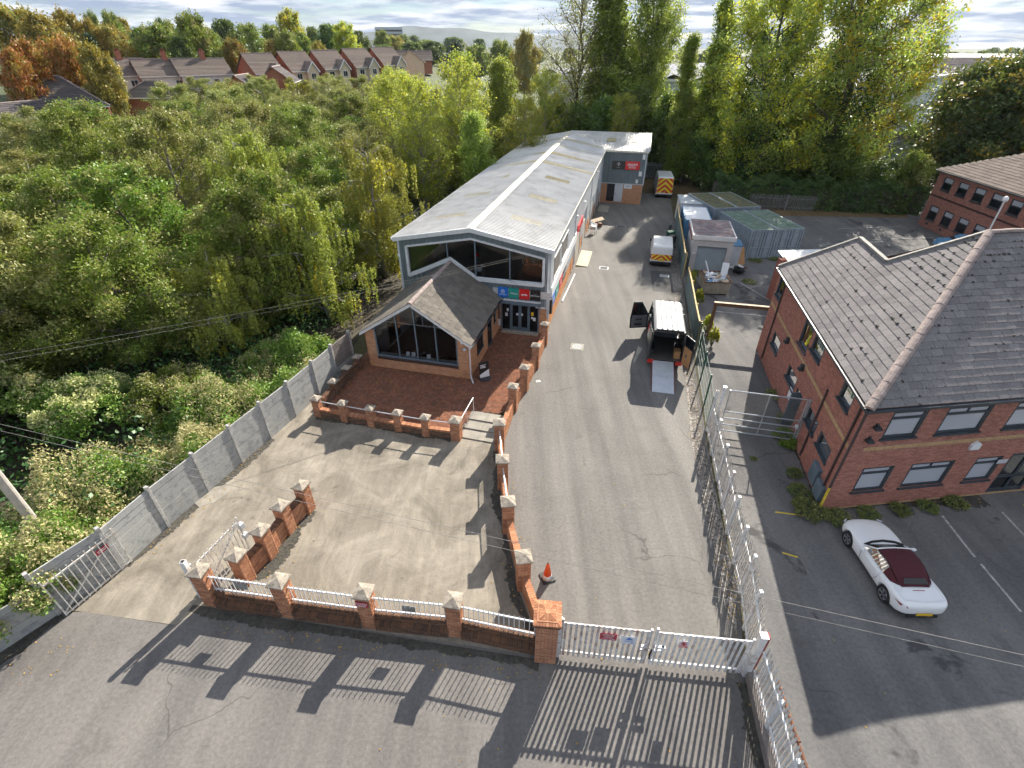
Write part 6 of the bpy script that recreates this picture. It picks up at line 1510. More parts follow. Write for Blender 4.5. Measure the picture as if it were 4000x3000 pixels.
def van(name, label, x, y, rz, L_, W_, H_, hood, roofmat='fleet_white', body='fleet_white', chev0=.5, chev1=None, plate='plate_yellow', seats=0, bonnet=.95, cw=.19):
    """panel van: rear at local y=0, nose towards +y"""
    c = thing(name, label, 'van', (x, y, 0), rz)
    P = [(0, .32), (0.0, 1.0), (.04, H_ - .12), (.16, H_), (L_ - hood - .75, H_), (L_ - hood - .45, H_ - .06), (L_ - hood + .25, bonnet + .12), (L_ - .25, bonnet - .08), (L_ - .02, .72), (L_, .35), (L_ - .3, .22), (.25, .25)]
    m = MB(); n = len(P)
    for sx in (-1, 1):
        for (yy, z) in P:
            w = W_ / 2 * (1 - .085 * max(0, (z - .95)) / (H_ - .95)) * (1 - (.07 if yy > L_ - .3 else 0)); m.v.append((sx * w, yy, z))
    m.f = [tuple(range(n)), tuple(range(n, 2 * n))[::-1]] + [(i, i + n, (i + 1) % n + n, (i + 1) % n) for i in range(n)]
    m.build('body', body, c, bevel=.075, recalc=True)
    hw_ = lambda z: W_ / 2 * (1 - .085 * max(0, (z - .95)) / (H_ - .95))
    for yy in (.85, L_ - .85):
        for sx in (-1, 1): wheel(c, sx * (W_ / 2 - .1), yy, .33, .21, sx, 'alloy', 5); MB().lathe([(.39, 0), (.39, .012)], 20).build('wheel_arch', 'rubber', c).matrix_local = Matrix.Translation((sx * (W_ / 2 - .008), yy, .34)) @ Matrix.Rotation(RAD(90), 4, 'Y')
    MB().box(-W_ / 2 + .02, -.09, .3, W_ / 2 - .02, .06, .5).build('rear_bumper', 'black_plastic', c, bevel=.03)
    # cab glass
    for sx in (-1, 1):
        z0, z1 = bonnet + .1, H_ - .25
        MB().add([(sx * (hw_(z0) + .006), L_ - hood + .1, z0), (sx * (hw_(z1) + .006), L_ - hood - .35, z1), (sx * (hw_(z1) + .006), L_ - hood - 1.15, z1), (sx * (hw_(z0) + .006), L_ - hood - 1.2, z0)], [(0, 1, 2, 3)]).build('side_window', 'glass_dark', c)
        q = MB().box(-.07, -.05, -.12, .07, .05, .12).build('mirror', 'black_plastic', c, bevel=.02); q.location = (sx * (W_ / 2 + .12), L_ - hood - .05, bonnet + .3); MB().beam((-sx * .12, 0, -.02), (0, 0, -.02), .04, .04).build('mirror_arm', 'black_plastic', q)
        MB().box(sx * (W_ / 2 - .02) - .055, -.012, .75, sx * (W_ / 2 - .02) + .02, .03, 1.12).build('tail_light', 'light_red', c)
    MB().add([(-hw_(H_ - .1) + .1, L_ - hood - .42, H_ - .06), (hw_(H_ - .1) - .1, L_ - hood - .42, H_ - .06), (hw_(bonnet) - .1, L_ - hood + .25, bonnet + .16), (-hw_(bonnet) + .1, L_ - hood + .25, bonnet + .16)], [(0, 1, 2, 3)]).build('windscreen', 'glass_dark', c)
    # reflective chevrons on the back
    if chev1:
        st_ = cw; bands = MB(), MB(); zA, zB = chev0, chev1; wv = lambda z: hw_(z) - .07
        k0 = int((zA - 1.3) / st_) - 2
        for k in range(k0, int(zB / st_) + 2):
            for sx in (-1, 1):
                poly = []
                # strip between the lines z = k*st - 0.75*|x| (+st); clipped by sampling across the door
                N_ = 8
                for i in range(N_):
                    xa, xb = .02 + (wv(zA) - .02) * i / N_, .02 + (wv(zA) - .02) * (i + 1) / N_
                    lo0, hi0 = k * st_ * 1.0 + 1.1 - .85 * xa, (k + 1) * st_ + 1.1 - .85 * xa; lo1, hi1 = k * st_ + 1.1 - .85 * xb, (k + 1) * st_ + 1.1 - .85 * xb
                    cl = lambda z: min(zB, max(zA, z))
                    lo0, hi0, lo1, hi1 = cl(lo0), cl(hi0), cl(lo1), cl(hi1)
                    if hi0 - lo0 < .004 and hi1 - lo1 < .004: continue
                    yy = lambda z: -.006 if z < 1.0 else -.006 + .04 * (z - 1.0) / max(.1, (H_ - 1.12))
                    q = [(sx * xa, yy(lo0), lo0), (sx * xb, yy(lo1), lo1), (sx * xb, yy(hi1), hi1), (sx * xa, yy(hi0), hi0)]
                    bands[k % 2].add(q, [(0, 1, 2, 3) if sx > 0 else (3, 2, 1, 0)])
        bands[0].build('chevron_yellow', 'hi_yellow', c); bands[1].build('chevron_red', 'hi_red', c)
        MB().box(-.008, -.014, zA, .008, -.008, zB).build('door_seam', 'black_plastic', c)
    MB().box(-.26 - seats * .3, -.03, .56, .26 - seats * .3, -.012, .67).build('number_plate', plate, c)
    return c
v1 = van('parked_van', 'small white van with red and yellow chevrons midway up the drive', 12.75, 41.6, -14, 4.3, 1.78, 1.85, .85, chev0=.62, chev1=1.12)
MB().add([(-.68, .015, 1.25), (.68, .015, 1.25), (.64, .06, 1.62), (-.64, .06, 1.62)], [(0, 1, 2, 3)]).build('rear_panel', 'fleet_white', v1)
van('parked_van', 'tall van with full-height chevrons parked under trees at the drive end', 18.85, 64.9, -10, 5.4, 1.98, 2.5, .9, chev0=.62, chev1=2.36, plate='plate_white', seats=1, cw=.3)

def open_van():
    c = thing('open_van', 'dark van with silver roof, doors open and loading ramp down', 'van', (8.95, 25.2, 0), -12)
    W_, L_, H_ = 1.96, 5.6, 2.62; hw_ = lambda z: W_ / 2 * (1 - .12 * max(0, z - 1.0) / 1.62)
    sec = [(0.0, H_), (4.0, H_), (4.35, H_ - .1)]
    # sides
    for sx in (-1, 1):
        m = MB(); pr = [(0, .38), (0, 1.0), (.03, H_ - .12), (3.0, H_ - .12), (3.0, 1.0), (3.0, .38)]
        m.v = [(sx * hw_(z), y, z) for y, z in pr] + [(sx * (hw_(z) - .05), y, z) for y, z in pr]
        m.f = [tuple(range(6)), tuple(range(6, 12))[::-1]] + [(i, (i + 1) % 6, (i + 1) % 6 + 6, i + 6) for i in range(6)]
        m.build('side_panel', 'van_dark', c, recalc=True)
        # cab side: A-pillar, roof rail, lower sill
        q = MB().beam((sx * hw_(2.4), 3.0, H_ - .14), (sx * hw_(2.4) * .97, 4.05, H_ - .2), .06, .08).beam((sx * hw_(2.4) * .97, 4.05, H_ - .2), (sx * .93, 4.85, 1.15), .07, .07).beam((sx * .95, 3.0, .42), (sx * .95, 4.2, .42), .06, .1); q.build('cab_pillar', 'van_dark', c)
    # rounded roof with pressed ribs
    m = MB(); m.smooth = True; rows = []; xs = [-1, -.97, -.9, -.78] + [-.66 + i * .0825 for i in range(17)] + [.78, .9, .97, 1]
    for y in (0, .06, 1.0, 2.0, 3.0, 3.9, 4.2):
        r = []
        for x in xs:
            z = H_ - .12 * max(0, (abs(x) - .78) / .22) ** 2 * 1.0 - (.02 if y == 0 else 0) - (.14 if y == 4.2 else (.02 if y == 3.9 else 0)); i = xs.index(x)
            if abs(x) < .7 and .06 <= y <= 3.9 and i % 4 in (2,): z += .028
            r.append((x * hw_(H_ - .12), y, z))
        rows.append(r)
    nx = len(xs); m.v = [p for r in rows for p in r]; m.f = [(i * nx + j, i * nx + j + 1, (i + 1) * nx + j + 1, (i + 1) * nx + j) for i in range(len(rows) - 1) for j in range(nx - 1)]
    m.smooth = False; m.build('roof', 'van_silver', c)
    MB().quad((-.82, .02, H_ - .16), (.82, .02, H_ - .16), (.82, 3.9, H_ - .16), (-.82, 3.9, H_ - .16)).build('roof_lining', 'cabin_grey', c)
    MB().beam((-.84, .0, H_ - .13), (.84, .0, H_ - .13), .08, .12).build('rear_header', 'van_dark', c)
    # nose
    m = MB(); P = [(4.2, .4), (4.2, 1.1), (4.9, 1.18), (5.45, .98), (5.6, .7), (5.6, .35)]; n = 6
    for sx in (-1, 1):
        for (y, z) in P: m.v.append((sx * (.95 - .12 * max(0, y - 4.9)), y, z))
    m.f = [tuple(range(n)), tuple(range(n, 2 * n))[::-1]] + [(i, i + n, (i + 1) % n + n, (i + 1) % n) for i in range(n)]; m.build('bonnet', 'van_dark', c, bevel=.06, recalc=True)
    MB().quad((-.84, 4.1, H_ - .2), (.84, 4.1, H_ - .2), (.9, 4.85, 1.18), (-.9, 4.85, 1.18)).build('windscreen', 'glass_dark', c)
    # inside: load floor, bulkhead, wheel arches
    MB().box(-.93, .02, .58, .93, 2.95, .62).build('load_floor', 'floor_dark', c); MB().box(-.88, 2.9, .62, .88, 2.96, H_ - .2).build('bulkhead', 'cabin_grey', c)
    for sx in (-1, 1): MB().box(min(sx * .6, sx * .93), .7, .62, max(sx * .6, sx * .93), 1.6, .9).build('wheel_box', 'dark_inside', c)
    MB().box(.5, .3, .62, .85, .75, 1.1).build('storage_box', 'ply', c); MB().box(-.35, 2.86, 1.95, -.05, 2.895, 2.25).build('notice', 'plate_yellow', c)
    for x in (-.5, .1): MB().tube([(x + .05 * math.cos(a), 2.87, 2.0 + .05 * math.sin(a)) for a in [k * math.pi / 6 for k in range(13)]], .012, 4).build('tie_ring', 'trim_white', c)
    MB().tube([(.35, 2.85, 1.3), (.5, 2.8, 1.2), (.62, 2.82, 1.32), (.5, 2.8, 1.38), (.38, 2.8, 1.25), (.3, 2.8, 1.2)], .015, 5).build('strap_hook', 'galv', c)
    MB().box(-.12, 2.84, 1.35, .06, 2.895, 1.9).build('belt_reel', 'black_plastic', c)
    # seats seen through the cab
    for x in (-.5, .45): MB().box(x - .24, 3.3, .8, x + .24, 3.8, 1.0).box(x - .24, 3.12, 1.0, x + .24, 3.3, 1.65).build('seat', 'cabin_grey', c, bevel=.04)
    MB().box(-.9, 3.0, .42, .9, 4.25, .55).build('cab_floor', 'dark_inside', c); MB().box(-.88, 4.25, .9, .88, 4.6, 1.25).build('dashboard', 'black_plastic', c)
    for yy in (.95, 4.75):
        for sx in (-1, 1): wheel(c, sx * .86, yy, .34, .22, sx, 'alloy_dark', 6)
    MB().box(-.95, .05, .3, .95, 4.2, .4).build('chassis', 'dark_inside', c)
    MB().box(-.98, -.14, .42, -.62, .05, .6).box(.62, -.14, .42, .98, .05, .6).build('bumper', 'hi_red', c)
    # rear doors: left folded along the side, right standing open
    def rear_door(x, rz, lining, name):
        d = MB().box(0, -.03, .55, .86, .02, H_ - .2).build('rear_door', 'van_dark', c, bevel=.02); d.location = (x, -.02, 0); d.rotation_euler = (0, 0, RAD(rz))
        if lining: 
            MB().box(.06, -.04, .6, .8, -.032, 1.75).build('door_lining', 'ply', d); MB().box(.35, -.07, 1.15, .44, -.04, 1.35).build('handle', 'cabin_grey', d)
            MB().box(.08, -.036, 1.85, .78, -.031, H_ - .3).build('pane', 'glass_dark', d)
        return d
    rear_door(-.95, 97, False, 'l'); 
    dr = rear_door(.93, -62, True, 'r')
    # printed panels on the left side
    for (y0, y1, z0, z1, mt) in ((1.0, 1.6, 1.0, 1.5, 'sign_blue'), (1.0, 1.5, 1.5, 1.9, 'sign_teal'), (.25, .6, .75, 1.15, 'hi_red'), (1.7, 2.3, 1.0, 1.9, 'sign_white'), (2.4, 2.9, 1.05, 1.6, 'hi_red'), (.3, .55, 1.15, 1.3, 'sign_white')):
        MB().add([(-hw_(z0) - .006, y0, z0), (-hw_(z0) - .006, y1, z0), (-hw_(z1) - .006, y1, z1), (-hw_(z1) - .006, y0, z1)], [(0, 1, 2, 3)]).build('side_graphic', mt, c)
    # open driver's side door
    d = part_empty('front_door', c, (-.97, 4.25, 0), 0)
    dd = MB().add([(0, 0, .5), (0, -1.15, .5), (0, -1.2, 1.2), (0, -1.1, 2.35), (0, -.55, 2.35), (0, .0, 1.45), (-.08, 0, .5), (-.08, -1.15, .5), (-.08, -1.2, 1.2), (-.08, -1.1, 2.35), (-.08, -.55, 2.35), (-.08, 0, 1.45)], [(0, 1, 2, 3, 4, 5), (11, 10, 9, 8, 7, 6)] + [(i, i + 6, (i + 1) % 6 + 6, (i + 1) % 6) for i in range(6)])
    dd.build('door_skin', 'van_dark', d, recalc=True); MB().add([(.012, -.08, .58), (.012, -1.08, .58), (.012, -1.12, 1.2), (.012, -1.1, 1.42), (.012, -.1, 1.42)], [(0, 1, 2, 3, 4)]).build('door_card', 'cabin_grey', d)
    MB().add([(.015, -1.08, 1.5), (.015, -1.03, 2.24), (.015, -.6, 2.24), (.015, -.4, 1.9), (.015, -.4, 1.5)], [(0, 1, 2, 3, 4)]).build('pane', 'glass_blind' if False else 'glass_smoke', d); MB().box(.015, -.85, 1.1, .06, -.45, 1.18).build('handle', 'black_plastic', d); MB().box(.015, -.9, .72, .07, -.4, .85).build('door_pocket', 'black_plastic', d)
    MB().box(-.3, -.28, 1.5, -.1, -.2, 1.8).build('mirror', 'black_plastic', d, bevel=.02)
    d.rotation_euler = (0, 0, RAD(-72))
    d = MB().box(.95, 4.0, 1.4, 1.22, 4.1, 1.75).build('mirror', 'black_plastic', c, bevel=.02)
    # ramp
    rp_ = part_empty('loading_ramp', c, (-.08, -.05, .58), 0, -12.6)
    rp_.rotation_euler = (RAD(12.6), 0, 0)
    for k in range(2): MB().box(-.6, -1.28 * (k + 1) + .005, -.03, .6, -1.28 * k - .005, .0).build('ramp_panel', 'alu_ramp', rp_)
    for sx in (-1, 1): MB().box(sx * .61 - .02, -2.5, -.06, sx * .61 + .01, 0, .01).build('ramp_edge', 'red_oxide', rp_)
open_van()
def saloon(label, x, y, rz, mat):
    c = thing('parked_car', label, 'car', (x, y, 0), rz)
    m = MB(); P = [(-2.05, .35), (-2.1, .7), (-1.95, .92), (-1.35, .98), (-.75, 1.42), (.35, 1.44), (1.05, .98), (1.9, .82), (2.1, .6), (2.08, .3)]; n = len(P)
    for sx in (-1, 1):
        for (yy, z) in P: m.v.append((sx * (.88 - .22 * max(0, z - .9) / .5), yy, z))
    m.f = [tuple(range(n)), tuple(range(n, 2 * n))[::-1]] + [(i, i + n, (i + 1) % n + n, (i + 1) % n) for i in range(n)]; m.build('body', mat, c, bevel=.08, recalc=True)
    MB().quad((-.66, .36, 1.4), (.66, .36, 1.4), (.8, 1.02, 1.02), (-.8, 1.02, 1.02)).build('windscreen', 'glass_smoke', c); MB().quad((-.66, -.78, 1.41), (.66, -.78, 1.41), (.8, -1.35, 1.02), (-.8, -1.35, 1.02)).build('rear_window', 'glass_smoke', c)
    for sx in (-1, 1): MB().quad((sx * .86, -1.2, 1.0), (sx * .86, .9, 1.0), (sx * .70, .3, 1.38), (sx * .70, -.72, 1.38)).build('side_window', 'glass_dark', c)
    for yy in (1.3, -1.3):
        for sx in (-1, 1): wheel(c, sx * .78, yy, .32, .2, sx)
    for sx in (-1, 1): MB().box(sx * .6 - .15, 2.04, .6, sx * .6 + .15, 2.1, .72).build('headlight', 'glass_blind', c)
saloon('dark blue car parked by the far brick office, half hidden by the roof', 41.6, 45.6, 70, 'container_blue')

# ------------------------------------------------------------ small things
tc = thing('traffic_cone', 'orange traffic cone standing on the drive by the brick pier', 'cone', (1.27, 11.12, .004), 20)
MB().box(-.24, -.24, 0, .24, .24, .05).build('base', 'black_plastic', tc, bevel=.02)
q = MB(); q.smooth = True; q.lathe([(.19, .05), (.155, .22), (.15, .24)], 20).build('lower_sleeve', 'cone_band', tc); q = MB(); q.smooth = True; q.lathe([(.148, .24), (.04, .82), (.035, .84)], 20).build('cone_body', 'orange_cone', tc); MB().lathe([(.034, .84), (.03, .87)], 12).build('tip', 'black_plastic', tc)
ab = thing('pavement_sign', 'black and white pavement sign by the showroom rainwater pipe', 'sign', (-1.55, 23.95, TZ), 25)
b = MB().box(-.3, -.02, .08, .3, .02, 1.05).build('panel', 'sign_black', ab, bevel=.02); b.rotation_euler = (RAD(-8), 0, 0)
MB().add([(-.29, -.024, .1), (.29, -.024, .1), (.29, -.024, .55), (-.29, -.024, .3)], [(0, 1, 2, 3)]).build('white_wedge', 'sign_white', b)
m = MB()
for i, (w, z) in enumerate(((.36, .86), (.28, .78), (.34, .71))): m.box(-.22, -.026, z - .025, -.22 + w, -.022, z + .015)
m.build('lettering', 'sign_white', b); MB().lathe([(.36, 0), (.38, .04), (.3, .08)], 18).build('base', 'black_plastic', ab)
def ramp_board(label, lx, ly, w, l, mat, z=.12):
    o = thing('ramp_board', label, 'ramp'); place(o, lx, ly, 0); MB().add([(0, 0, .02), (w, 0, .02), (w, l, .02), (0, l, .02), (0, 0, z), (w, 0, .05), (w, l, .05), (0, l, z)], [(0, 3, 2, 1), (4, 5, 6, 7), (0, 1, 5, 4), (1, 2, 6, 5), (2, 3, 7, 6), (3, 0, 4, 7)]).build('board', mat, o)
ramp_board('pale plywood ramp at the side door of the long building', .25, 13.0, 1.0, 3.9, 'board_ramp'); ramp_board('grey concrete ramp at the foot of the annex corner', .3, 30.4, 1.2, 2.8, 'flag_stone')
o = thing('loose_pipe', 'white pipe lying along the foot of the building side', 'pipe'); place(o, .2, 5.5, 0); MB().tube([(.05, 0, .06), (.22, 5.5, .06)], .05).build('pipe', 'pipe_pale', o)
def cover(label, x, y, w, l, rz, mat, round_=False):
    o = thing('drain_cover', label, 'drain cover', (x, y, .006), rz)
    if round_: MB().prism([(-.42, -.42), (.42, -.42), (.42, .42), (-.42, .42)], 0, .008).build('surround', 'flag_stone', o); MB().lathe([(.34, .006), (.34, .016)], 24).build('lid', 'concrete_pale', o)
    else: MB().box(-w / 2, -l / 2, 0, w / 2, l / 2, .01).build('frame', 'galv', o); MB().box(-w / 2 + .05, -l / 2 + .05, .01, w / 2 - .05, l / 2 - .05, .013).build('lid', mat, o)
cover('round pale manhole cover in the middle of the drive', 4.15, 27.85, 0, 0, -12, '', True)
cover('small square pale cover beside the drive wall', 1.5, 23.9, .26, .2, 20, 'cap_stone'); cover('rectangular drain cover by the plywood ramp', 7.9, 41.4, .75, .6, -13, 'patch_asphalt'); cover('rectangular drain cover far up the drive', 11.5, 53.3, .95, .6, -13, 'patch_asphalt'); cover('pale rectangular cover in front of the small white van', 12.65, 39.6, .75, .6, -13, 'concrete_pale')
# stacked garden chairs, bins
ch = thing('chair_stack', 'stack of white plastic chairs against the building side', 'chairs'); place(ch, .75, 22.5, 0, 70)
for i in range(4):
    z = i * .1
    b = MB().box(-.24, -.24, .42 + z, .24, .24, .45 + z).build('seat', 'plastic_white', ch); MB().add([(-.24, .22, .45 + z), (.24, .22, .45 + z), (.22, .32, .9 + z), (-.22, .32, .9 + z), (-.24, .25, .45 + z), (.24, .25, .45 + z), (.22, .35, .9 + z), (-.22, .35, .9 + z)], [(0, 1, 2, 3), (7, 6, 5, 4), (0, 3, 7, 4), (1, 5, 6, 2), (3, 2, 6, 7)]).build('backrest', 'plastic_white', ch)
    for sx in (-1, 1): MB().beam((sx * .26, -.22, .62 + z), (sx * .26, .26, .66 + z), .05, .03).build('armrest', 'plastic_white', ch)
for sx in (-1, 1):
    for sy in (-1, 1): MB().beam((sx * .25, sy * .24, 0), (sx * .22, sy * .2, .42), .04, .04).build('leg', 'plastic_white', ch)
o = thing('timber_crate', 'broken timber and a red box beside the chair stack', 'crate'); place(o, .5, 24.6, 0, 15); MB().box(0, 0, 0, .9, .5, .35).build('crate', 'timber_brown', o); b = MB().box(0, 0, 0, 1.3, .7, .04).build('board', 'timber_pale', o); b.location = (-.1, -.1, .45); b.rotation_euler = (.15, -.2, .2); MB().box(.2, .1, .36, .5, .35, .6).build('box', 'red_oxide', o)
def bin_(label, x, y, rz, mat):
    o = thing('wheelie_bin', label, 'bin', (x, y, 0), rz, None); MB().add([(-.24, -.26, .06), (.24, -.26, .06), (.24, .26, .06), (-.24, .26, .06), (-.29, -.34, .98), (.29, -.34, .98), (.29, .34, .98), (-.29, .34, .98)], [(0, 3, 2, 1), (0, 1, 5, 4), (1, 2, 6, 5), (2, 3, 7, 6), (3, 0, 4, 7)]).build('body', mat, o); MB().add([(-.3, -.36, .98), (.3, -.36, .98), (.3, .38, 1.04), (-.3, .38, 1.04), (-.28, -.3, 1.05), (.28, -.3, 1.05), (.28, .34, 1.1), (-.28, .34, 1.1)], [(0, 1, 5, 4), (1, 2, 6, 5), (2, 3, 7, 6), (3, 0, 4, 7), (4, 5, 6, 7)]).build('lid', mat, o)
    for sx in (-1, 1): MB().lathe([(.1, 0), (.1, .05)], 12).build('wheel', 'rubber', o).matrix_local = Matrix.Translation((sx * .26, .28, .1)) @ Matrix.Rotation(RAD(90), 4, 'Y')
bin_('black wheelie bin against the far corrugated screen', 15.0, 46.8, -80, 'black_plastic'); bin_('dark green wheelie bin behind the black one', 15.3, 48.2, -75, 'green_metal')
o = thing('golf_bag', 'dark slim bag leaning by the far screen end', 'bag', (15.9, 51.0, 0), 10); b = MB(); b.lathe([(.13, 0), (.15, .5), (.14, .85)], 12); b = b.build('bag', 'frame_dark', o); b.rotation_euler = (0, .15, 0); MB().tube([(.05, 0, .8), (.2, 0, 1.15)], .03).build('club', 'galv', o)
# inside the showroom: two chairs, a round table and display posters
def chair_tub(label, lx, ly, rz):
    o = thing('office_chair', label, 'chair'); place(o, lx, ly, TZ + .03, rz)
    MB().box(-.24, -.22, .42, .24, .24, .5).build('seat', 'black_plastic', o, bevel=.03); MB().tube([(-.28, -.18, .68), (-.3, .1, .7), (-.2, .28, .74), (0, .32, .8), (.2, .28, .74), (.3, .1, .7), (.28, -.18, .68)], .025, 6).build('back_rail', 'chrome', o)
    MB().tube([(-.28, -.18, .68), (-.24, -.1, .45)], .02, 6).tube([(.28, -.18, .68), (.24, -.1, .45)], .02, 6).build('arm', 'chrome', o); MB().tube([(0, 0, .42), (0, 0, .12)], .03, 8).build('column', 'chrome', o)
    for k in range(5): a = 2 * math.pi * k / 5; MB().beam((0, 0, .1), (.28 * math.cos(a), .28 * math.sin(a), .05), .04, .04).build('foot', 'chrome', o)
chair_tub('chrome tub chair behind the showroom glass, left of the table', -6.6, -5.3, 150); chair_tub('chrome tub chair behind the showroom glass, right of the table', -5.2, -5.5, 200)
o = thing('round_table', 'small dark round table between the showroom chairs', 'table'); place(o, -5.75, -4.7, TZ + .03); MB().lathe([(.38, .72), (.38, .75)], 24).build('table_top', 'frame_dark', o); MB().lathe([(.03, 0), (.03, .72)], 10).build('column', 'chrome', o); MB().lathe([(.25, 0), (.22, .03)], 16).build('base', 'chrome', o)
o = thing('showroom_poster', 'dark poster with white script on the showroom side wall', 'poster'); place(o, SX0 + .27, -4.2, 0); MB().box(0, 0, .4, .02, 1.6, 2.3).build('sheet', 'sign_black', o); text('Vespa', .3, 'sign_white', o, (.025, .8, 1.7), (RAD(90), 0, RAD(90)), shear=.3)
o = thing('showroom_sign', 'white lower-case lettering with red stripe lying behind the glass', 'sign'); place(o, -4.3, -5.2, TZ + .06, 0)
b = MB().box(-.5, -.25, .45, .5, .25, .5).build('panel', 'sign_black', o); b.rotation_euler = (RAD(35), 0, 0); text('aprilia', .26, 'sign_white', b, (0, .04, .505), (0, 0, 0), bold=.006); MB().box(.0, -.2, .502, .48, -.13, .506).build('stripe', 'sign_red', b); MB().box(-.03, -.03, 0, .03, .03, .45).build('stand', 'frame_dark', o)
for i, x in enumerate((-7.0, -6.65, -5.7)):
    o = thing('leaflet', ['white leaflet on the showroom sill, leftmost', 'white leaflet on the showroom sill beside the first', 'white card standing on the showroom sill near the right pane'][i], 'leaflet'); place(o, x, SY + .3, wz0 + .02); b = MB().box(-.11, -.005, 0, .11, .005, .26).build('card', 'paper_white', o); b.rotation_euler = (RAD(-14), 0, .2 * i)
# motorcycle upstairs
def bike(label, lx, ly, lz, rz, mat):
    o = thing('motorcycle', label, 'motorcycle'); place(o, lx, ly, lz, rz)
    for y in (-.7, .7):
        t = MB(); t.tube([(0, .27 * math.cos(a), .27 * math.sin(a)) for a in [2 * math.pi * k / 20 for k in range(21)]], .065, 8, False); w_ = t.build('wheel', 'rubber', o); w_.location = (0, y, .33); m = MB()
        for k in range(5): a = 2 * math.pi * k / 5; m.beam((0, 0, 0), (0, .24 * math.cos(a), .24 * math.sin(a)), .03, .03, (1, 0, 0))
        m.build('rim', 'alloy_dark', w_)
    MB().tube([(-.08, .7, .33), (-.09, .48, .95)], .03, 8).tube([(.08, .7, .33), (.09, .48, .95)], .03, 8).build('fork', 'chrome', o); MB().tube([(-.36, .38, 1.0), (0, .46, 1.02), (.36, .38, 1.0)], .018, 6).build('handlebar', 'black_plastic', o)
    m = MB(); m.smooth = True; m.tube([(0, .5, .72), (0, .3, .86), (0, .1, .88), (0, -.08, .8)], [.1, .17, .17, .1], 12); m.build('tank', mat, o); m = MB(); m.smooth = True; m.tube([(0, -.1, .78), (0, -.4, .76), (0, -.85, .95)], [.12, .13, .05], 10); m.build('seat', 'black_plastic', o)
    m = MB(); m.smooth = True; m.tube([(0, .75, .8), (0, .6, .85), (0, .45, .8)], [.06, .15, .12], 10); m.build('nose_fairing', mat, o); MB().box(-.15, -.25, .3, .15, .35, .65).build('engine', 'alloy_dark', o, bevel=.05); MB().add([(-.18, .5, .3), (-.18, -.1, .3), (-.18, .1, .62), (-.18, .45, .66), (.18, .5, .3), (.18, -.1, .3), (.18, .1, .62), (.18, .45, .66)], [(0, 1, 2, 3), (7, 6, 5, 4), (0, 3, 7, 4), (3, 2, 6, 7)]).build('side_fairing', mat, o); MB().tube([(.15, -.1, .3), (.2, -.5, .38), (.2, -.85, .5)], [.03, .05, .055], 8).build('exhaust', 'chrome', o)
bike('red motorcycle standing behind the upper left window', -5.35, 2.6, 3.2, 25, 'bike_red'); 
bike('black motorcycle in the shade behind the upper right window', -1.6, 3.6, 3.2, 60, 'sign_black')
o = thing('display_rack', 'wire display rack behind the upper window, beside the red motorcycle', 'rack'); place(o, -4.75, 1.2, 3.2); m = MB()
for z in (.1, .4, .7): m.tube([(-.3, -.2, z), (.3, -.2, z), (.3, .2, z), (-.3, .2, z), (-.3, -.2, z)], .012, 4)
for x in (-.3, .3):
    for y in (-.2, .2): m.tube([(x, y, 0), (x, y, .9)], .014, 4)
m.build('frame', 'galv', o); MB().box(-.12, -.1, .4, .12, .1, .6).build('carton', 'paper_white', o)
# poles and overhead wires
up = thing('utility_pole', 'pale timber utility pole leaning over the shrubs at left', 'pole', (-17.35, 12.3, 0)); MB().tube([(0, 0, 0), (0, 0, 9)], [.17, .13], 14).build('pole', 'wood_pole', up); MB().beam((-.6, 0, 8.5), (.6, 0, 8.5), .1, .1).build('crossarm', 'wood_pole', up)
def wire(label, pts, sag):
    a, b = Vector(pts[0]), Vector(pts[1]); P = [a.lerp(b, t / 24) - Vector((0, 0, sag * 4 * (t / 24) * (1 - t / 24))) for t in range(25)]; o = MB().tube(P, .006, 5).build('overhead_wire', 'lead'); tag(o, label, 'wire', 'overhead wires')

wire('overhead wire crossing above the yard and drive, upper of the near pair', [(-21, 13.62, 6.3), (32, -.55, 6.1)], .3)
wire('overhead wire crossing above the yard and drive, lower of the near pair', [(-21, 13.45, 6.22), (32, -.75, 6.0)], .32)
wire('service wire from building corner towards the woodland, upper of the pair', [(2.34, 29.9, 5.65), (-30, 11.2, 6.6)], .5)
wire('service wire from building corner towards the woodland, lower of the pair', [(2.34, 29.9, 5.55), (-30, 10.9, 6.45)], .52)

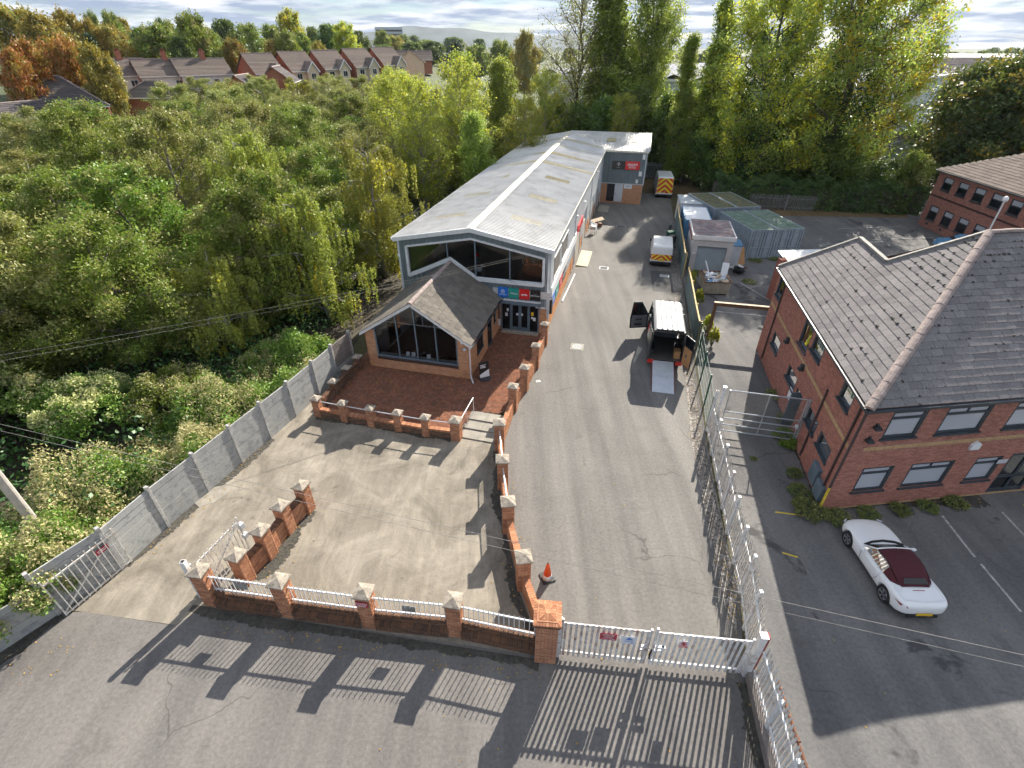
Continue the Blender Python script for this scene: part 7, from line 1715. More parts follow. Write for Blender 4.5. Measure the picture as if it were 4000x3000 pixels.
# ------------------------------------------------------------ trees
def unit(v): return v / np.linalg.norm(v, axis=-1, keepdims=True)
def leaf_mesh(name, cen, size, mat, rng, tone, up=.5, aspect=.55, hang=0.0):
    k = len(cen); n = unit(rng.normal(0, 1, (k, 3)) + np.array([0, 0, up])); d = unit(np.cross(n, rng.normal(0, 1, (k, 3))))
    if hang: d = unit(d * (1 - hang) + np.array([0, 0, -1.0]) * hang); 
    e = unit(np.cross(n, d)); s = (size * rng.uniform(.65, 1.35, k))[:, None]
    v = np.stack([cen + d * s, cen + e * s * aspect, cen - d * s, cen - e * s * aspect], 1).reshape(-1, 3)
    return np_mesh(name, v, np.arange(4 * k).reshape(-1, 4), mat, tone)
def make_tree(kind, seed):
    """returns (wood mesh, [(part name, leaf mesh)...]) for one grown tree of unit-real size"""
    K = KIND[kind]; rng = np.random.default_rng(seed); H, R = K['H'], K['R']; th = K.get('trunk', .25) * H
    wood = MB(); wood.smooth = True; pts = []; wts = []
    # trunk
    lean = rng.normal(0, .03 * H, 2); tp = [np.array([lean[0] * t * t, lean[1] * t * t, H * .9 * t]) + np.append(rng.normal(0, .012 * H, 2), 0) * (t > 0) for t in np.linspace(0, 1, 7)]
    r0 = K.get('rad', .018 * H); wood.tube(tp, [r0 * (1.15 - t) ** 1.1 + .01 for t in np.linspace(0, 1, 7)], 7)
    trunk_at = lambda z: np.array([np.interp(z, [p[2] for p in tp], [p[i] for p in tp]) for i in range(2)] + [z])
    nl = K.get('limbs', 16); shape = K.get('shape', 'round')
    lumps = rng.normal(0, 1, (7, 3)); lumps = unit(lumps); la = rng.uniform(-.25, .3, 7)
    def env(z, ang):
        t = (z - th) / (H - th); t = min(1, max(0, t))
        if shape == 'column': r = R * (.35 + .65 * math.sin(math.pi * min(1, t * .92 + .06)) ** .7) * (1 - .55 * t)
        elif shape == 'cone': r = R * (1 - t) ** .85 + .1
        elif shape == 'vase': r = R * (.3 + .7 * t ** .7) * (1 - max(0, t - .72) / .28 * .75)
        else: r = R * math.sqrt(max(0, 1 - (2 * t - .95) ** 2 * .93))
        dvec = np.array([math.cos(ang), math.sin(ang), 2 * t - 1]); dvec /= np.linalg.norm(dvec)
        return r * (1 + sum(a * max(0, dvec @ l) ** 4 for a, l in zip(la, lumps)))
    for i in range(nl):
        t = (i + rng.uniform(.2, .8)) / nl; zt_ = th + (H - th) * (.04 + .93 * t); ang = i * 2.4 + rng.uniform(-.4, .4); r = env(zt_, ang) * rng.uniform(.8, 1.0)
        rise = K.get('rise', .45) * r; zb = max(th * .6, min(zt_ - rise * (1 if shape != 'column' else 1.5), H * .86)); b = trunk_at(zb); e = np.array([b[0] + r * math.cos(ang), b[1] + r * math.sin(ang), zt_])
        mid = (b + e) / 2 + np.array([0, 0, .1 * r]) + rng.normal(0, .05 * r, 3); br = r0 * .38 * (1 - .5 * t)
        wood.tube([b, mid, e], [br, br * .6, .012 + .08 * br], 5, False)
        P = [b * (1 - u) ** 2 + mid * 2 * u * (1 - u) + e * u * u for u in np.linspace(0, 1, 9)]
        ns = K.get('subs', 7)
        for j in range(ns):
            u = rng.uniform(.25, 1); p = P[int(u * 8)]; dirn = unit(unit(e - b) * .6 + rng.normal(0, .75, 3) + np.array([0, 0, K.get('subup', .3)])); l = r * rng.uniform(.25, .55) * (1.1 - .4 * u)
            q = p + dirn * l; rq = np.hypot(q[0], q[1]); re = env(q[2], math.atan2(q[1], q[0])) * 1.06
            if rq > re: q[:2] *= re / rq
            q[2] = min(q[2], H * 1.02)
            if rng.random() < K.get('twigs', .7): wood.tube([p, (p + q) / 2 + rng.normal(0, .04 * l, 3), q], [br * .4 + .006, br * .25 + .004, .004], 4, False)
            for w_ in np.linspace(.3, 1.05, 5): pts.append(p + (q - p) * w_)
    pts = np.array(pts); n = K['n']
    # leaves in clusters round the twigs
    ci = rng.integers(0, len(pts), n); sp = K.get('spread', .34); c = pts[ci] + rng.normal(0, 1, (n, 3)) * np.array([sp, sp, sp * .8])
    tone = (ci % 97) / 97.0
    if K.get('weep'):
        ci = np.minimum(len(pts) - 1, rng.integers(0, len(pts) // 5, n) * 5 + rng.choice([2, 4, 4], n)); tone = (ci % 97) / 97.0; dn = rng.beta(1.0, 1.5, n) * K['weep'] * (.5 + (ci % 11) / 11.0); strand = rng.integers(0, 4, n); jit = np.random.default_rng(seed + 1).normal(0, .26, (len(pts), 4, 2))
        c = pts[ci] + np.concatenate([jit[ci, strand] + rng.normal(0, .05, (n, 2)), -dn[:, None]], 1)
    out = []; leaf = K.get('leaf', .1)
    if K.get('mix'):
        mk = ((ci * 7919) % 1000) / 1000 < K['mix'][1]
        out.append(('accent_leaves', leaf_mesh('accent_leaves', c[mk], leaf, K['mix'][0], rng, tone[mk], hang=K.get('hang', 0)))); c, tone = c[~mk], tone[~mk]
    out.insert(0, ('crown', leaf_mesh('crown', c, leaf, K['mat'], rng, tone, hang=K.get('hang', 0))))
    if K.get('ivy'):
        m_ = K['ivy']; zz = rng.beta(1.2, 1.5, m_) * H * .78; a = rng.random(m_) * 6.283; rr = (.55 + .8 * rng.random(m_) * np.sin(np.clip(zz / (H * .78), 0, 1) * 2.6 + .3)) * K.get('ivyr', 1.0); tr = np.array([trunk_at(z) for z in zz])
        ic = tr + np.stack([rr * np.cos(a), rr * np.sin(a), np.zeros(m_)], 1); out.append(('ivy', leaf_mesh('ivy', ic, .14, 'leaf_ivy', rng, rng.random(m_))))
    return wood.mesh('trunk', K.get('bark', 'bark')), out
KIND = {
 'birch':  dict(H=11.5, R=4.0, n=36000, leaf=.085, mat='leaf_birch', weep=1.9, hang=.45, bark='bark_birch', limbs=22, subs=7, trunk=.12, rise=.5, mix=('leaf_yellow', .07)),
 'sallow': dict(H=10.5, R=4.6, n=40000, leaf=.085, mat='leaf_olive', limbs=26, subs=9, trunk=.08, rise=.6, spread=.25, bark='bark_pale', twigs=1, mix=('leaf_green', .2)),
 'thorn':  dict(H=9.5, R=4.2, n=38000, leaf=.085, mat='leaf_green', limbs=26, subs=8, trunk=.08, rise=.4, spread=.27, bark='bark', mix=('leaf_olive', .35)),
 'twiggy': dict(H=11, R=3.8, n=17000, leaf=.075, mat='leaf_olive', limbs=30, subs=11, trunk=.08, rise=.75, spread=.26, bark='bark_pale', twigs=1, mix=('leaf_birch', .3), subup=.6),
 'aspen':  dict(H=15, R=3.6, n=20000, leaf=.10, mat='leaf_poplar', limbs=34, subs=10, trunk=.15, rise=.95, spread=.36, bark='bark_pale', twigs=1, mix=('leaf_yellow', .25), subup=.7),
 'aspen_green': dict(H=15, R=3.3, n=32000, leaf=.11, mat='leaf_poplar', limbs=34, subs=9, trunk=.12, rise=.9, spread=.4, bark='bark_pale', shape='column', subup=.8, mix=('leaf_green', .25)),
 'lombardy': dict(H=24, R=2.3, n=42000, leaf=.13, mat='leaf_poplar', limbs=52, subs=7, trunk=.06, rise=2.6, spread=.4, shape='column', subup=1.4, bark='bark', mix=('leaf_green', .45)),
 'big_poplar': dict(H=27, R=7.5, n=52000, leaf=.16, mat='leaf_poplar', limbs=46, subs=12, trunk=.12, rise=1.0, spread=.6, shape='vase', subup=.8, bark='bark', rad=.45, mix=('leaf_green', .3), ivy=9000, ivyr=1.5, twigs=1),
 'golden': dict(H=25, R=8.0, n=46000, leaf=.16, mat='leaf_poplar', limbs=46, subs=12, trunk=.12, rise=.8, spread=.45, subup=.5, bark='bark', rad=.42, mix=('leaf_yellow', .35), ivy=15000, ivyr=2.6, twigs=1),
 'ash':    dict(H=23, R=7.0, n=15000, leaf=.12, mat='leaf_olive', limbs=40, subs=12, trunk=.15, rise=1.0, spread=.5, shape='vase', subup=.7, bark='bark', rad=.36, twigs=1),
 'maple':  dict(H=14, R=7.6, n=70000, leaf=.19, mat='leaf_dark', limbs=40, subs=10, trunk=.1, rise=.3, spread=.6, bark='bark', mix=('leaf_brown', .16), rad=.35),
 'under':  dict(H=8, R=3.4, n=26000, leaf=.13, mat='leaf_dark', limbs=26, subs=8, trunk=.06, rise=.5, spread=.42, bark='bark', mix=('leaf_green', .45)),
 'f_brown': dict(H=12, R=5, n=16000, leaf=.24, mat='leaf_brown', limbs=26, subs=8, trunk=.1, rise=.4, spread=.5, mix=('leaf_olive', .35)),
 'f_red':  dict(H=9, R=4, n=12000, leaf=.2, mat='leaf_red', limbs=24, subs=8, trunk=.08, rise=.5, spread=.45, mix=('leaf_brown', .4)),
 'f_green': dict(H=12, R=5, n=16000, leaf=.24, mat='leaf_green', limbs=26, subs=8, trunk=.1, rise=.4, spread=.5, mix=('leaf_olive', .4)),
 'f_dark': dict(H=12, R=5, n=16000, leaf=.24, mat='leaf_dark', limbs=26, subs=8, trunk=.08, rise=.4, spread=.5, mix=('leaf_green', .25)),
 'f_yellow': dict(H=16, R=4.5, n=16000, leaf=.24, mat='leaf_poplar', limbs=30, subs=8, trunk=.08, rise=.9, spread=.5, mix=('leaf_yellow', .4)),
 'f_conifer': dict(H=12, R=2.4, n=12000, leaf=.2, mat='leaf_conifer', limbs=40, subs=6, trunk=.04, rise=.1, spread=.3, shape='cone'),
}
GROWN = {}
def plant(kind, x, y, label, group, h=None, r=None, rz=None, var=0, name='tree', z=None):
    if (kind, var) not in GROWN: GROWN[(kind, var)] = make_tree(kind, 11 + 17 * var + sum(map(ord, kind)))
    wood, leaves = GROWN[(kind, var)]; K = KIND[kind]
    t = thing(name, label, 'tree', (x, y, zt(x, y) - .05 if z is None else z), random.uniform(0, 360) if rz is None else rz, group)
    sh = (h or K['H']) / K['H']; sr_ = (r or K['R'] * sh) / K['R']; t.scale = (sr_, sr_, sh)
    link(bpy.data.objects.new('trunk', wood), t)
    for nm, me in leaves: link(bpy.data.objects.new(nm, me), t)
    return t
WG = 'woodland trees behind the concrete fence'
# front row: trees one can name apart
plant('birch', -12.6, 31.5, 'weeping birch hanging closest to the front corner of the long building', WG, 9.0, 3.5, 40, 0)
plant('birch', -10.4, 39.5, 'weeping birch leaning on the long building roof, mid length', WG, 10.6, 3.7, 190, 1)
plant('birch', -17.5, 27.5, 'low weeping birch above the brambles beside the showroom fence', WG, 6.6, 2.9, 120, 1)
plant('birch', -36, 27, 'tall weeping birch at the left edge of the picture', WG, 10.5, 3.6, 10, 0)
plant('birch', -31, 46, 'weeping birch rising in front of the hipped house roof', WG, 11.0, 3.6, 250, 1)
rw = random.Random(12)
def nth(i): return 'first second third fourth fifth sixth seventh eighth ninth tenth eleventh twelfth thirteenth fourteenth fifteenth sixteenth seventeenth'.split()[i - 1]
WL = {'birch': 'yellow-green weeping birch', 'sallow': 'olive bushy sallow', 'thorn': 'dark green thorn tree', 'twiggy': 'thin-leaved twiggy tree'}
for j in range(13):
    row = []
    for i in range(15):
        x = -72 + i * 6.9 + rw.uniform(-1.9, 1.9) + (j % 2) * 3.4; y = 18 + j * 7.4 + rw.uniform(-1.7, 1.7)
        lim = -14.5 + (y - 14) * .19 - 6.5 * sstep(34, 14, y) if y < 40 else -9.5 + (y - 40) * .24
        if x > lim - 1.5 or x < -46 - .22 * y or y > 86: continue
        if y < 22 and x > -27: continue
        if y > 66 and x < -46: continue
        if min([math.hypot(x - a, y - b) for a, b in ((-12.6, 31.5), (-10.4, 39.5), (-17.5, 27.5), (-36, 27), (-31, 46))]) < 3.4: continue
        row.append((x, y))
    for i, (x, y) in enumerate(row):
        u = rw.random(); k = 'twiggy' if (y > 44 and u < .42) else ('birch' if u < .40 else 'sallow' if u < .72 else 'thorn')
        h = {'birch': 11.4, 'sallow': 10.2, 'thorn': 9.2, 'twiggy': 11}[k] * rw.uniform(.72, 1.2); h = max(5, min(h, (12.4 if y < 50 else 10.6) - zt(x, y) + rw.uniform(-1.8, 1.6)))
        plant(k, x, y, '%s, %s from the left in the %s woodland row' % (WL[k], nth(i + 1), nth(j + 1)), WG, h, KIND[k]['R'] * rw.uniform(.9, 1.15) * (1 + .1 * sstep(40, 62, y)), rw.uniform(0, 360), rw.randint(0, 1))
for i, (x, y, k) in enumerate([(-51, 96, 'sallow'), (-46, 93, 'twiggy'), (-41, 95, 'sallow'), (-36, 97, 'birch'), (-31, 99, 'twiggy'), (-26, 101, 'sallow'), (-20, 102, 'birch'), (-45, 103, 'sallow'), (-33, 108, 'sallow')]):
    plant(k, x, y, '%s below the red estate houses, %s from the left' % (WL[k], nth(i + 1)) if i < 7 else WL[k] + (' pressed against the small red house' if i == 7 else ' in the gap before the third estate house'), WG, 11.6 - zt(x, y), 4.2, i * 50, i % 2)
for i, (x, y, k, h) in enumerate([(-36, 20.5, 'sallow', 10.2), (-31, 22.5, 'thorn', 9.6), (-26.3, 24.6, 'sallow', 9.2), (-21.6, 25.8, 'thorn', 8.8), (-16.6, 31.2, 'thorn', 8.6)]):
    plant(k, x, y, '%s in deep shade just behind the flowering bank, %s from the left' % (WL[k], nth(i + 1)), WG, h, None, i * 70 + 20, i % 2)
# taller trees behind the roof
AG = 'tall thin trees behind the building'
for i, (x, y, h, k, lb) in enumerate([(-9.5, 56, 14.0, 'aspen', 'sparse aspen with grey stems left of the roof ridge, nearest one'), (-5.5, 62, 15.0, 'aspen', 'sparse aspen with grey stems above the far roof end'), (-13.5, 63, 13.5, 'aspen', 'sparse aspen with grey stems between house roofs and building'), (-1.0, 70, 15.2, 'aspen_green', 'bright green aspen with pointed top behind the roof ridge'),
        (-6.5, 74, 15.5, 'aspen_green', 'bright green aspen with pointed top, left of its twin'), (-15, 76, 13.0, 'aspen', 'sparse aspen far left behind the building'), (1.5, 64, 11.5, 'aspen', 'yellowing aspen touching the far end of the roof'), (-3.5, 54.5, 11.0, 'aspen_green', 'leafy aspen overhanging the far half of the roof'), (4.5, 77, 13.5, 'aspen', 'sparse aspen just right of the roof ridge end')]):
    plant(k, x, y, lb, AG, h, None, i * 77, i % 2)
PG = 'poplars and big trees beyond the drive'
for (x, y, h, r, k, lb, v) in [(9.5, 86, 24, 7.0, 'ash', 'half-bare ash with dark branches against the sky', 0), (14.5, 85, 30, 4.2, 'lombardy', 'thick dark poplar column in the middle of the skyline', 0), (19.5, 86, 25, 6.0, 'big_poplar', 'pale speckled poplar just right of the dark poplar column', 0),
        (22.0, 72.5, 17.8, 1.9, 'lombardy', 'slim pointed poplar, shorter of the pair right of centre', 1), (25.2, 72.0, 21.0, 2.3, 'lombardy', 'slim pointed poplar, taller of the pair right of centre', 0),
        (29.5, 67, 23, 7.4, 'golden', 'golden-green tree above the drive end, left of the ivy-clad giant', 0), (37.5, 64.5, 26, 8.2, 'golden', 'ivy-clad giant tree towering over the containers', 1), (49.0, 75, 22, 5.0, 'ash', 'thin-leaved leaning tree in front of the white warehouse', 1)]:
    plant(k, x, y, lb, PG, h, r, None, v)
plant('maple', 57.5, 67, 'dense dark maple with rusty top at the right edge', PG, 14.6, 8.2, 30, 0)
UG = 'dark understorey trees round the drive end'
UT = [(9.5, 79, 9), (13, 77, 10), (17, 79, 11), (21.5, 78, 10.5), (25.5, 77, 11), (29.5, 74, 10), (33, 66, 8.5), (37.5, 61.5, 7), (26.5, 70, 8.5), (5.5, 81, 9.5), (42.5, 62, 5), (34, 68, 9)]
for i, (x, y, h) in enumerate(UT):
    plant('under', x, y, 'dark leafy tree round the drive end, %s of them from the left' % nth(1 + sum(q[0] < x for q in UT)), UG, h, 3.3, i * 50, i % 2)
plant('aspen', 23.3, 73.5, 'slim tree with pale stem beside the tall parked van', UG, 12, 2.6, 0, 0); plant('aspen', 14.6, 74.5, 'slim tree with pale stem right of the annex', UG, 11, 2.4, 70, 1)
plant('f_green', 44.5, 59.5, 'small pale-leaved tree standing at the hedge near the far office', UG, 6.2, 2.0, 0, 0)
FAR = [(-93.9, 117.0, 14.2, 5.2, 'brown'), (-85.2, 111.1, 13.4, 4.1, 'brown'), (-88.1, 121.4, 13.7, 3.7, 'brown'), (-85.4, 123.3, 12.3, 3.6, 'brown'), (-82.1, 125.5, 11.5, 3.6, 'brown'), (-106.5, 157.4, 14.4, 2.3, 'green'), (-97.6, 151.2, 14.2, 2.8, 'green'), (-106.6, 169.2, 13.8, 2.4, 'brown'), (-72.7, 89.1, 11.2, 3.0, 'red'), (-71.4, 94.0, 11.1, 3.2, 'red'), (-68.6, 93.5, 11.5, 2.4, 'red'), (-64.0, 91.9, 11.0, 2.7, 'brown'), (-67.0, 97.2, 12.2, 1.8, 'conifer'), (-72.0, 85.8, 10.4, 2.5, 'red'), (-75.7, 129.5, 11.4, 5.1, 'green'), (-83.0, 136.8, 10.9, 3.1, 'dark'), (-85.7, 152.6, 12.4, 3.8, 'green'), (-64.3, 124.4, 13.7, 4.1, 'green'), (-67.0, 134.2, 11.1, 3.3, 'green'), (-64.9, 118.4, 10.4, 3.0, 'dark'), (-71.8, 154.1, 13.0, 4.4, 'dark'), (-71.8, 165.1, 12.2, 4.8, 'green'), (-113.7, 199.9, 14.7, 2.1, 'dark'), (-58.5, 127.2, 9.7, 2.7, 'brown'), (-72.6, 186.3, 12.5, 4.6, 'green'), (-55.7, 155.3, 15.4, 3.9, 'yellow'), (-53.0, 151.0, 10.1, 3.5, 'green'), (-55.1, 139.5, 9.0, 2.6, 'brown'), (-52.2, 140.6, 10.7, 2.9, 'green'), (-74.8, 228.0, 13.1, 3.8, 'dark'), (-55.0, 181.9, 12.7, 4.9, 'dark'), (-47.3, 173.7, 13.3, 3.9, 'yellow'), (-55.8, 223.1, 11.8, 4.2, 'dark'), (-45.7, 142.9, 8.8, 2.1, 'brown'), (-54.0, 254.3, 12.4, 3.7, 'green'), (-56.7, 294.6, 11.1, 4.9, 'brown'), (-39.9, 236.7, 8.4, 6.0, 'dark'), (-34.7, 257.7, 8.9, 6.5, 'dark'), (-25.0, 258.8, 9.9, 4.9, 'conifer'), (-39.2, 185.9, 7.7, 3.9, 'dark'), (-14.6, 249.6, 12.1, 6.3, 'green'), (-3.8, 230.0, 16.8, 5.7, 'green'), (4.1, 200.0, 19.4, 5.0, 'brown')]
FL = {'brown': 'brown autumn tree among the houses on the left', 'red': 'red-leaved autumn tree beside the leftmost house roofs', 'green': 'round mid-green tree beyond the estate', 'dark': 'dark green tree beyond the estate', 'yellow': 'tall yellow-topped tree on the skyline behind the estate', 'conifer': 'dark conifer standing among the estate trees'}
for i, (x, y, h, r, k) in enumerate(FAR): plant('f_' + k, x, y, '%s, %s of its colour from the left' % (FL[k], nth(1 + sum(q[4] == k and q[0] / q[1] < x / y for q in FAR))), 'trees of the housing estate', h, r, i * 61, 0)
rf = random.Random(3)
for i in range(70):   # tree belt on the horizon
    x = rf.uniform(60, 620) if i % 2 else rf.uniform(-260, 420); y = rf.uniform(430, 640); plant(rf.choice(['f_dark', 'f_green', 'f_dark']), x, y, 'tiny distant tree in the belt along the horizon', 'horizon tree belt', rf.uniform(9, 15), rf.uniform(6, 10), rf.uniform(0, 360), 0)

# ------------------------------------------------------------ shrubs, brambles, hedge
def shrub_mesh(seed, n, leaf, mats, R, H, flat=.0):
    rng = np.random.default_rng(seed); out = []; nb = 60; bl = []
    for i in range(nb):
        a = rng.random() * 6.283; q = math.sqrt(rng.random()) * R * .85; z = H * math.sqrt(max(.03, 1 - (q / R) ** 2)) * rng.uniform(.55, .95); bl.append((q * math.cos(a), q * math.sin(a), z, rng.uniform(.3, .6) * R * .42))
    bl = np.array(bl)
    for nm, mat, frac, lift, sz in mats:
        k = int(n * frac); ci = rng.integers(0, nb, k); d = unit(rng.normal(0, 1, (k, 3))); d[:, 2] = np.abs(d[:, 2]) * (1 if lift else rng.choice([1, -.6], k)); c = bl[ci, :3] + d * bl[ci, 3:4] * (rng.random((k, 1)) ** .35) + np.array([0, 0, lift]); c[:, 2] = np.maximum(c[:, 2], .03)
        if lift: c = c[(np.sin(c[:, 0] * 2.3 + seed) + np.sin(c[:, 1] * 2.9 + 1) + rng.normal(0, .6, k)) > -.35]; k = len(c); ci = ci[:k]
        out.append((nm, leaf_mesh(nm, c, leaf * sz, mat, rng, (ci % 13) / 13.0)))
    st = MB()
    for i in range(14): b = bl[i]; st.tube([(0, 0, 0), (b[0] * .5, b[1] * .5, b[2] * .6), tuple(b[:3])], [.04, .025, .008], 4, False)
    out.append(('stems', st.mesh('stems', 'bark'))); return out
SH = {'vine': shrub_mesh(3, 15000, .075, [('foliage', 'leaf_bramble', .62, 0, 1), ('blossom', 'blossom', .9, .08, .85)], 2.6, 2.6), 'vine2': shrub_mesh(8, 15000, .075, [('foliage', 'leaf_green', .75, 0, 1), ('blossom', 'blossom', .4, .07, .8)], 2.6, 2.6),
      'bush': shrub_mesh(5, 7000, .08, [('foliage', 'leaf_green', 1, 0, 1)], 1.6, 1.5), 'weed': shrub_mesh(6, 2200, .045, [('foliage', 'leaf_dark', .55, 0, 1), ('dry_leaves', 'leaf_olive', .45, 0, 1)], .8, .6), 'yellow': shrub_mesh(7, 2600, .06, [('foliage', 'leaf_yellow', .6, 0, 1), ('leaves', 'leaf_bramble', .4, 0, 1)], .8, 1.2)}
def shrub(kind, x, y, label, group=None, s=1.0, sz=None, rz=0, z=None, name='shrub'):
    t = thing(name, label, 'shrub', (x, y, zt(x, y) - .02 if z is None else z), rz, group); t.scale = (s, s, sz or s)
    for nm, me in SH[kind]: link(bpy.data.objects.new(nm, me), t)
VG = 'cream-flowered vine shrubs on the bank'
for (k, x, y, s, sz, lb) in [('vine', -25.5, 19.0, 1.25, 1.35, 'cream-flowered shrub mound at the left edge, tallest and farthest'), ('vine', -21.0, 19.8, 1.0, 1.05, 'cream-flowered shrub mound in the middle of the bank'), ('vine', -24.0, 13.6, 1.2, 1.15, 'cream-flowered shrub mound above the pole foot at left edge'), ('vine2', -17.6, 21.2, .9, .85, 'green shrub mound with few flowers in front of the dark wood'),
                  ('vine', -16.6, 9.9, .75, .95, 'cream-flowered vine spilling over the concrete fence by the gate'), ('vine2', -28.0, 16.5, 1.3, 1.2, 'dark green shrub behind the leftmost flowering mound'), ('vine2', -14.6, 25.2, .6, .5, 'low green shrub beside the showroom fence'), ('vine', -19.3, 10.6, .9, .8, 'cream-flowered shrub at the foot of the utility pole')]:
    shrub(k, x, y, lb, VG, s, sz, random.uniform(0, 360))
def bank():
    """bramble and vine carpet between the fence and the trees"""
    rng = np.random.default_rng(21); k = 70000; t = rng.random(k); F = np.array([(-19.5, 4.5), (-16.6, 8.0), (-14.6, 11.6), (-13.9, 13.6), (-12.6, 17.3), (-11.4, 20.8), (-10.3, 24.5), (-9.7, 26.5)]); L_ = np.linspace(0, 1, len(F)); px = np.interp(t, L_, F[:, 0]); py = np.interp(t, L_, F[:, 1])
    off = .12 + 5.2 * rng.random(k) ** 1.3; x = px - off * .94; y = py + off * .25
    hz = np.clip(.75 + .55 * np.sin(x * 1.1 + y * .6) + .5 * np.sin(y * 1.3 - x * .4) + .3 * np.sin(3.1 * x + 2.3 * y), .15, 2.2) * np.clip(off / .8, .75, 1) * np.interp(t, [0, .5, 1], [1.35, 1.15, .7]) + .35
    z = hz * (1 - .6 * rng.random(k) ** 2.2); z = np.maximum(.05, z + rng.normal(0, .13, k) + .25 * np.abs(np.sin(5.3 * x + 1.7 * y) * np.sin(4.1 * y - 2.2 * x)) - .12); c = np.stack([x + rng.normal(0, .08, k), y + rng.normal(0, .08, k), z], 1); bl = (np.sin(x * 1.7 + 1) + np.sin(y * 1.9) + rng.normal(0, .7, k) + np.interp(t, [0, .6, 1], [1.6, .9, -1.3])) > .2; bl &= z > hz * .8
    g = leaf_mesh('bramble_bank', c[~bl], .075, 'leaf_bramble', rng, (np.sin(x[~bl] * 3) * .5 + .5)); o = link(bpy.data.objects.new('bramble_bank', g)); tag(o, 'green bramble and vine carpet on the bank behind the fence', 'brambles', kind='stuff')
    cb = c[bl]; cb[:, 2] += .06; g = leaf_mesh('vine_blossom', cb, .06, 'blossom', rng, rng.random(len(cb))); o = link(bpy.data.objects.new('vine_blossom', g)); tag(o, 'cream vine blossom covering the bank behind the fence', 'blossom', kind='stuff')
    # shaded undergrowth below the wood
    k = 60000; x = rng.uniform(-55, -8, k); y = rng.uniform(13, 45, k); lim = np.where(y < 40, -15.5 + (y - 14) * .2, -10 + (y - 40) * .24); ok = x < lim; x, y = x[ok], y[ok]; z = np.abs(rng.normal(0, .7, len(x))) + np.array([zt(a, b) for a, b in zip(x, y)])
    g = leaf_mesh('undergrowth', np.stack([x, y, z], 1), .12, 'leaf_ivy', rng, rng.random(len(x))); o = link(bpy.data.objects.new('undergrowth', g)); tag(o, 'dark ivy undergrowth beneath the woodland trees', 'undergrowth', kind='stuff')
bank()
def hedge(name, label, p, q, w, h, n, mat, leaf=.12, seed=1):
    rng = np.random.default_rng(seed); p, q = np.array(p, float), np.array(q, float); d = q - p; ln = np.linalg.norm(d); d /= ln; nn = np.array([-d[1], d[0]]); t = rng.random(n) * ln; s = rng.uniform(-1, 1, n); u = rng.random(n); face = rng.random(n) < .5
    wv = w / 2 * (1 + .18 * np.sin(t * 1.7) + .12 * np.sin(t * 4.1)); hv = h * (1 + .12 * np.sin(t * 1.1 + 1) + .08 * np.sin(t * 3.3)); s = np.where(face, np.sign(s) * (1 - .15 * rng.random(n)), s); z = np.where(face, u * hv, hv * (1 - .12 * rng.random(n))); xy = p + d * t[:, None] + nn * (s * wv)[:, None]
    hob = thing(name, label, 'hedge'); link(bpy.data.objects.new('foliage', leaf_mesh('foliage', np.concatenate([xy, z[:, None]], 1), leaf, mat, rng, (np.floor(t) % 7) / 7)), hob)
    MB().prism([tuple(p + nn * w * .3), tuple(q + nn * w * .3), tuple(q - nn * w * .3), tuple(p - nn * w * .3)], 0, h * .8).build('inner_wood', 'bark', hob)
hedge('hedge', 'tall dark ivy hedge behind the car park and containers', (24, 62.5), (46, 58.5), 2.6, 3.0, 26000, 'leaf_dark', .14, 1)
hedge('hedge', 'dark hedge across the end of the drive', (10, 80.5), (25, 78), 2.2, 2.6, 14000, 'leaf_dark', .14, 2)
hedge('hedge', 'bright green hedge beside the leftmost house', (-70, 84), (-60, 82), 2.5, 2.4, 5000, 'leaf_bramble', .2, 3)
palisade('palisade_fence', 'grey palisade fence in front of the dark ivy hedge', [(27.5, 60.2), (31.5, 59.4), (34.5, 58.8)], 1.7, 'lead', 'palisade fences', step=.17); palisade('palisade_fence', 'grey palisade fence under the trees at the end of the drive', [(14.5, 76.8), (19, 76.0), (24, 75.0)], 2.2, 'galv', 'palisade fences', step=.2)
for i, (x, y, k, s) in enumerate([(14.35, 22.3, 'weed', 1.2), (14.05, 20.2, 'weed', 1.0), (13.55, 18.7, 'bush', .75), (12.6, 16.4, 'weed', .7), (12.35, 15.3, 'weed', 1.0), (12.2, 14.2, 'weed', 1.25), (13.2, 13.9, 'weed', 1.1), (14.6, 14.1, 'weed', .9), (15.9, 14.25, 'weed', .8), (17.2, 14.4, 'weed', .8), (18.6, 14.6, 'weed', .9), (11.2, 17.4, 'weed', .35)]):
    shrub(k, x + rw.uniform(-.1, .1), y, ['round weed clump at the far end of the office side wall', 'weed clump below the office side windows', 'leafy bush behind the tall mesh gate', 'small weed by the blue-grey meter boxes', 'weed clump against the office side near the corner', 'largest weed clump at the office corner', 'weed clump behind the white convertible', 'weed strip under the first lower window', 'weed strip between the lower windows', 'weed strip under the second lower window', 'weed clump near the office door', 'tiny weed in the tarmac by the mesh gate'][i], 'weeds at the office wall', s * .72, s * rw.uniform(.35, .7), i * 40, name='weed_clump')
for i, (x, y) in enumerate([(12.7, 27.9), (12.9, 29.6), (13.6, 33.8), (14.1, 37.3)]): shrub('yellow', x, y, ['yellowing creeper on the mesh fence behind the open van', 'yellowing creeper at the foot of the height barrier', 'yellowing creeper on the corrugated screen beside the skip', 'dark creeper between the two corrugated screens'][i], 'creepers on the screens', .5, 1.2, i * 70, name='creeper')
for i, (x, y) in enumerate([(21.6, 43.1), (23.5, 43.4), (15.6, 40.2), (19.2, 38.3)]): shrub('weed', x, y, ['grass tuft at the foot of the left container doors', 'grass tuft at the foot of the right container doors', 'weeds at the foot of the garage shutter', 'grass tuft in the yard right of the garage'][i], 'weeds in the yard', .8, .35, i * 50, name='weed_clump')

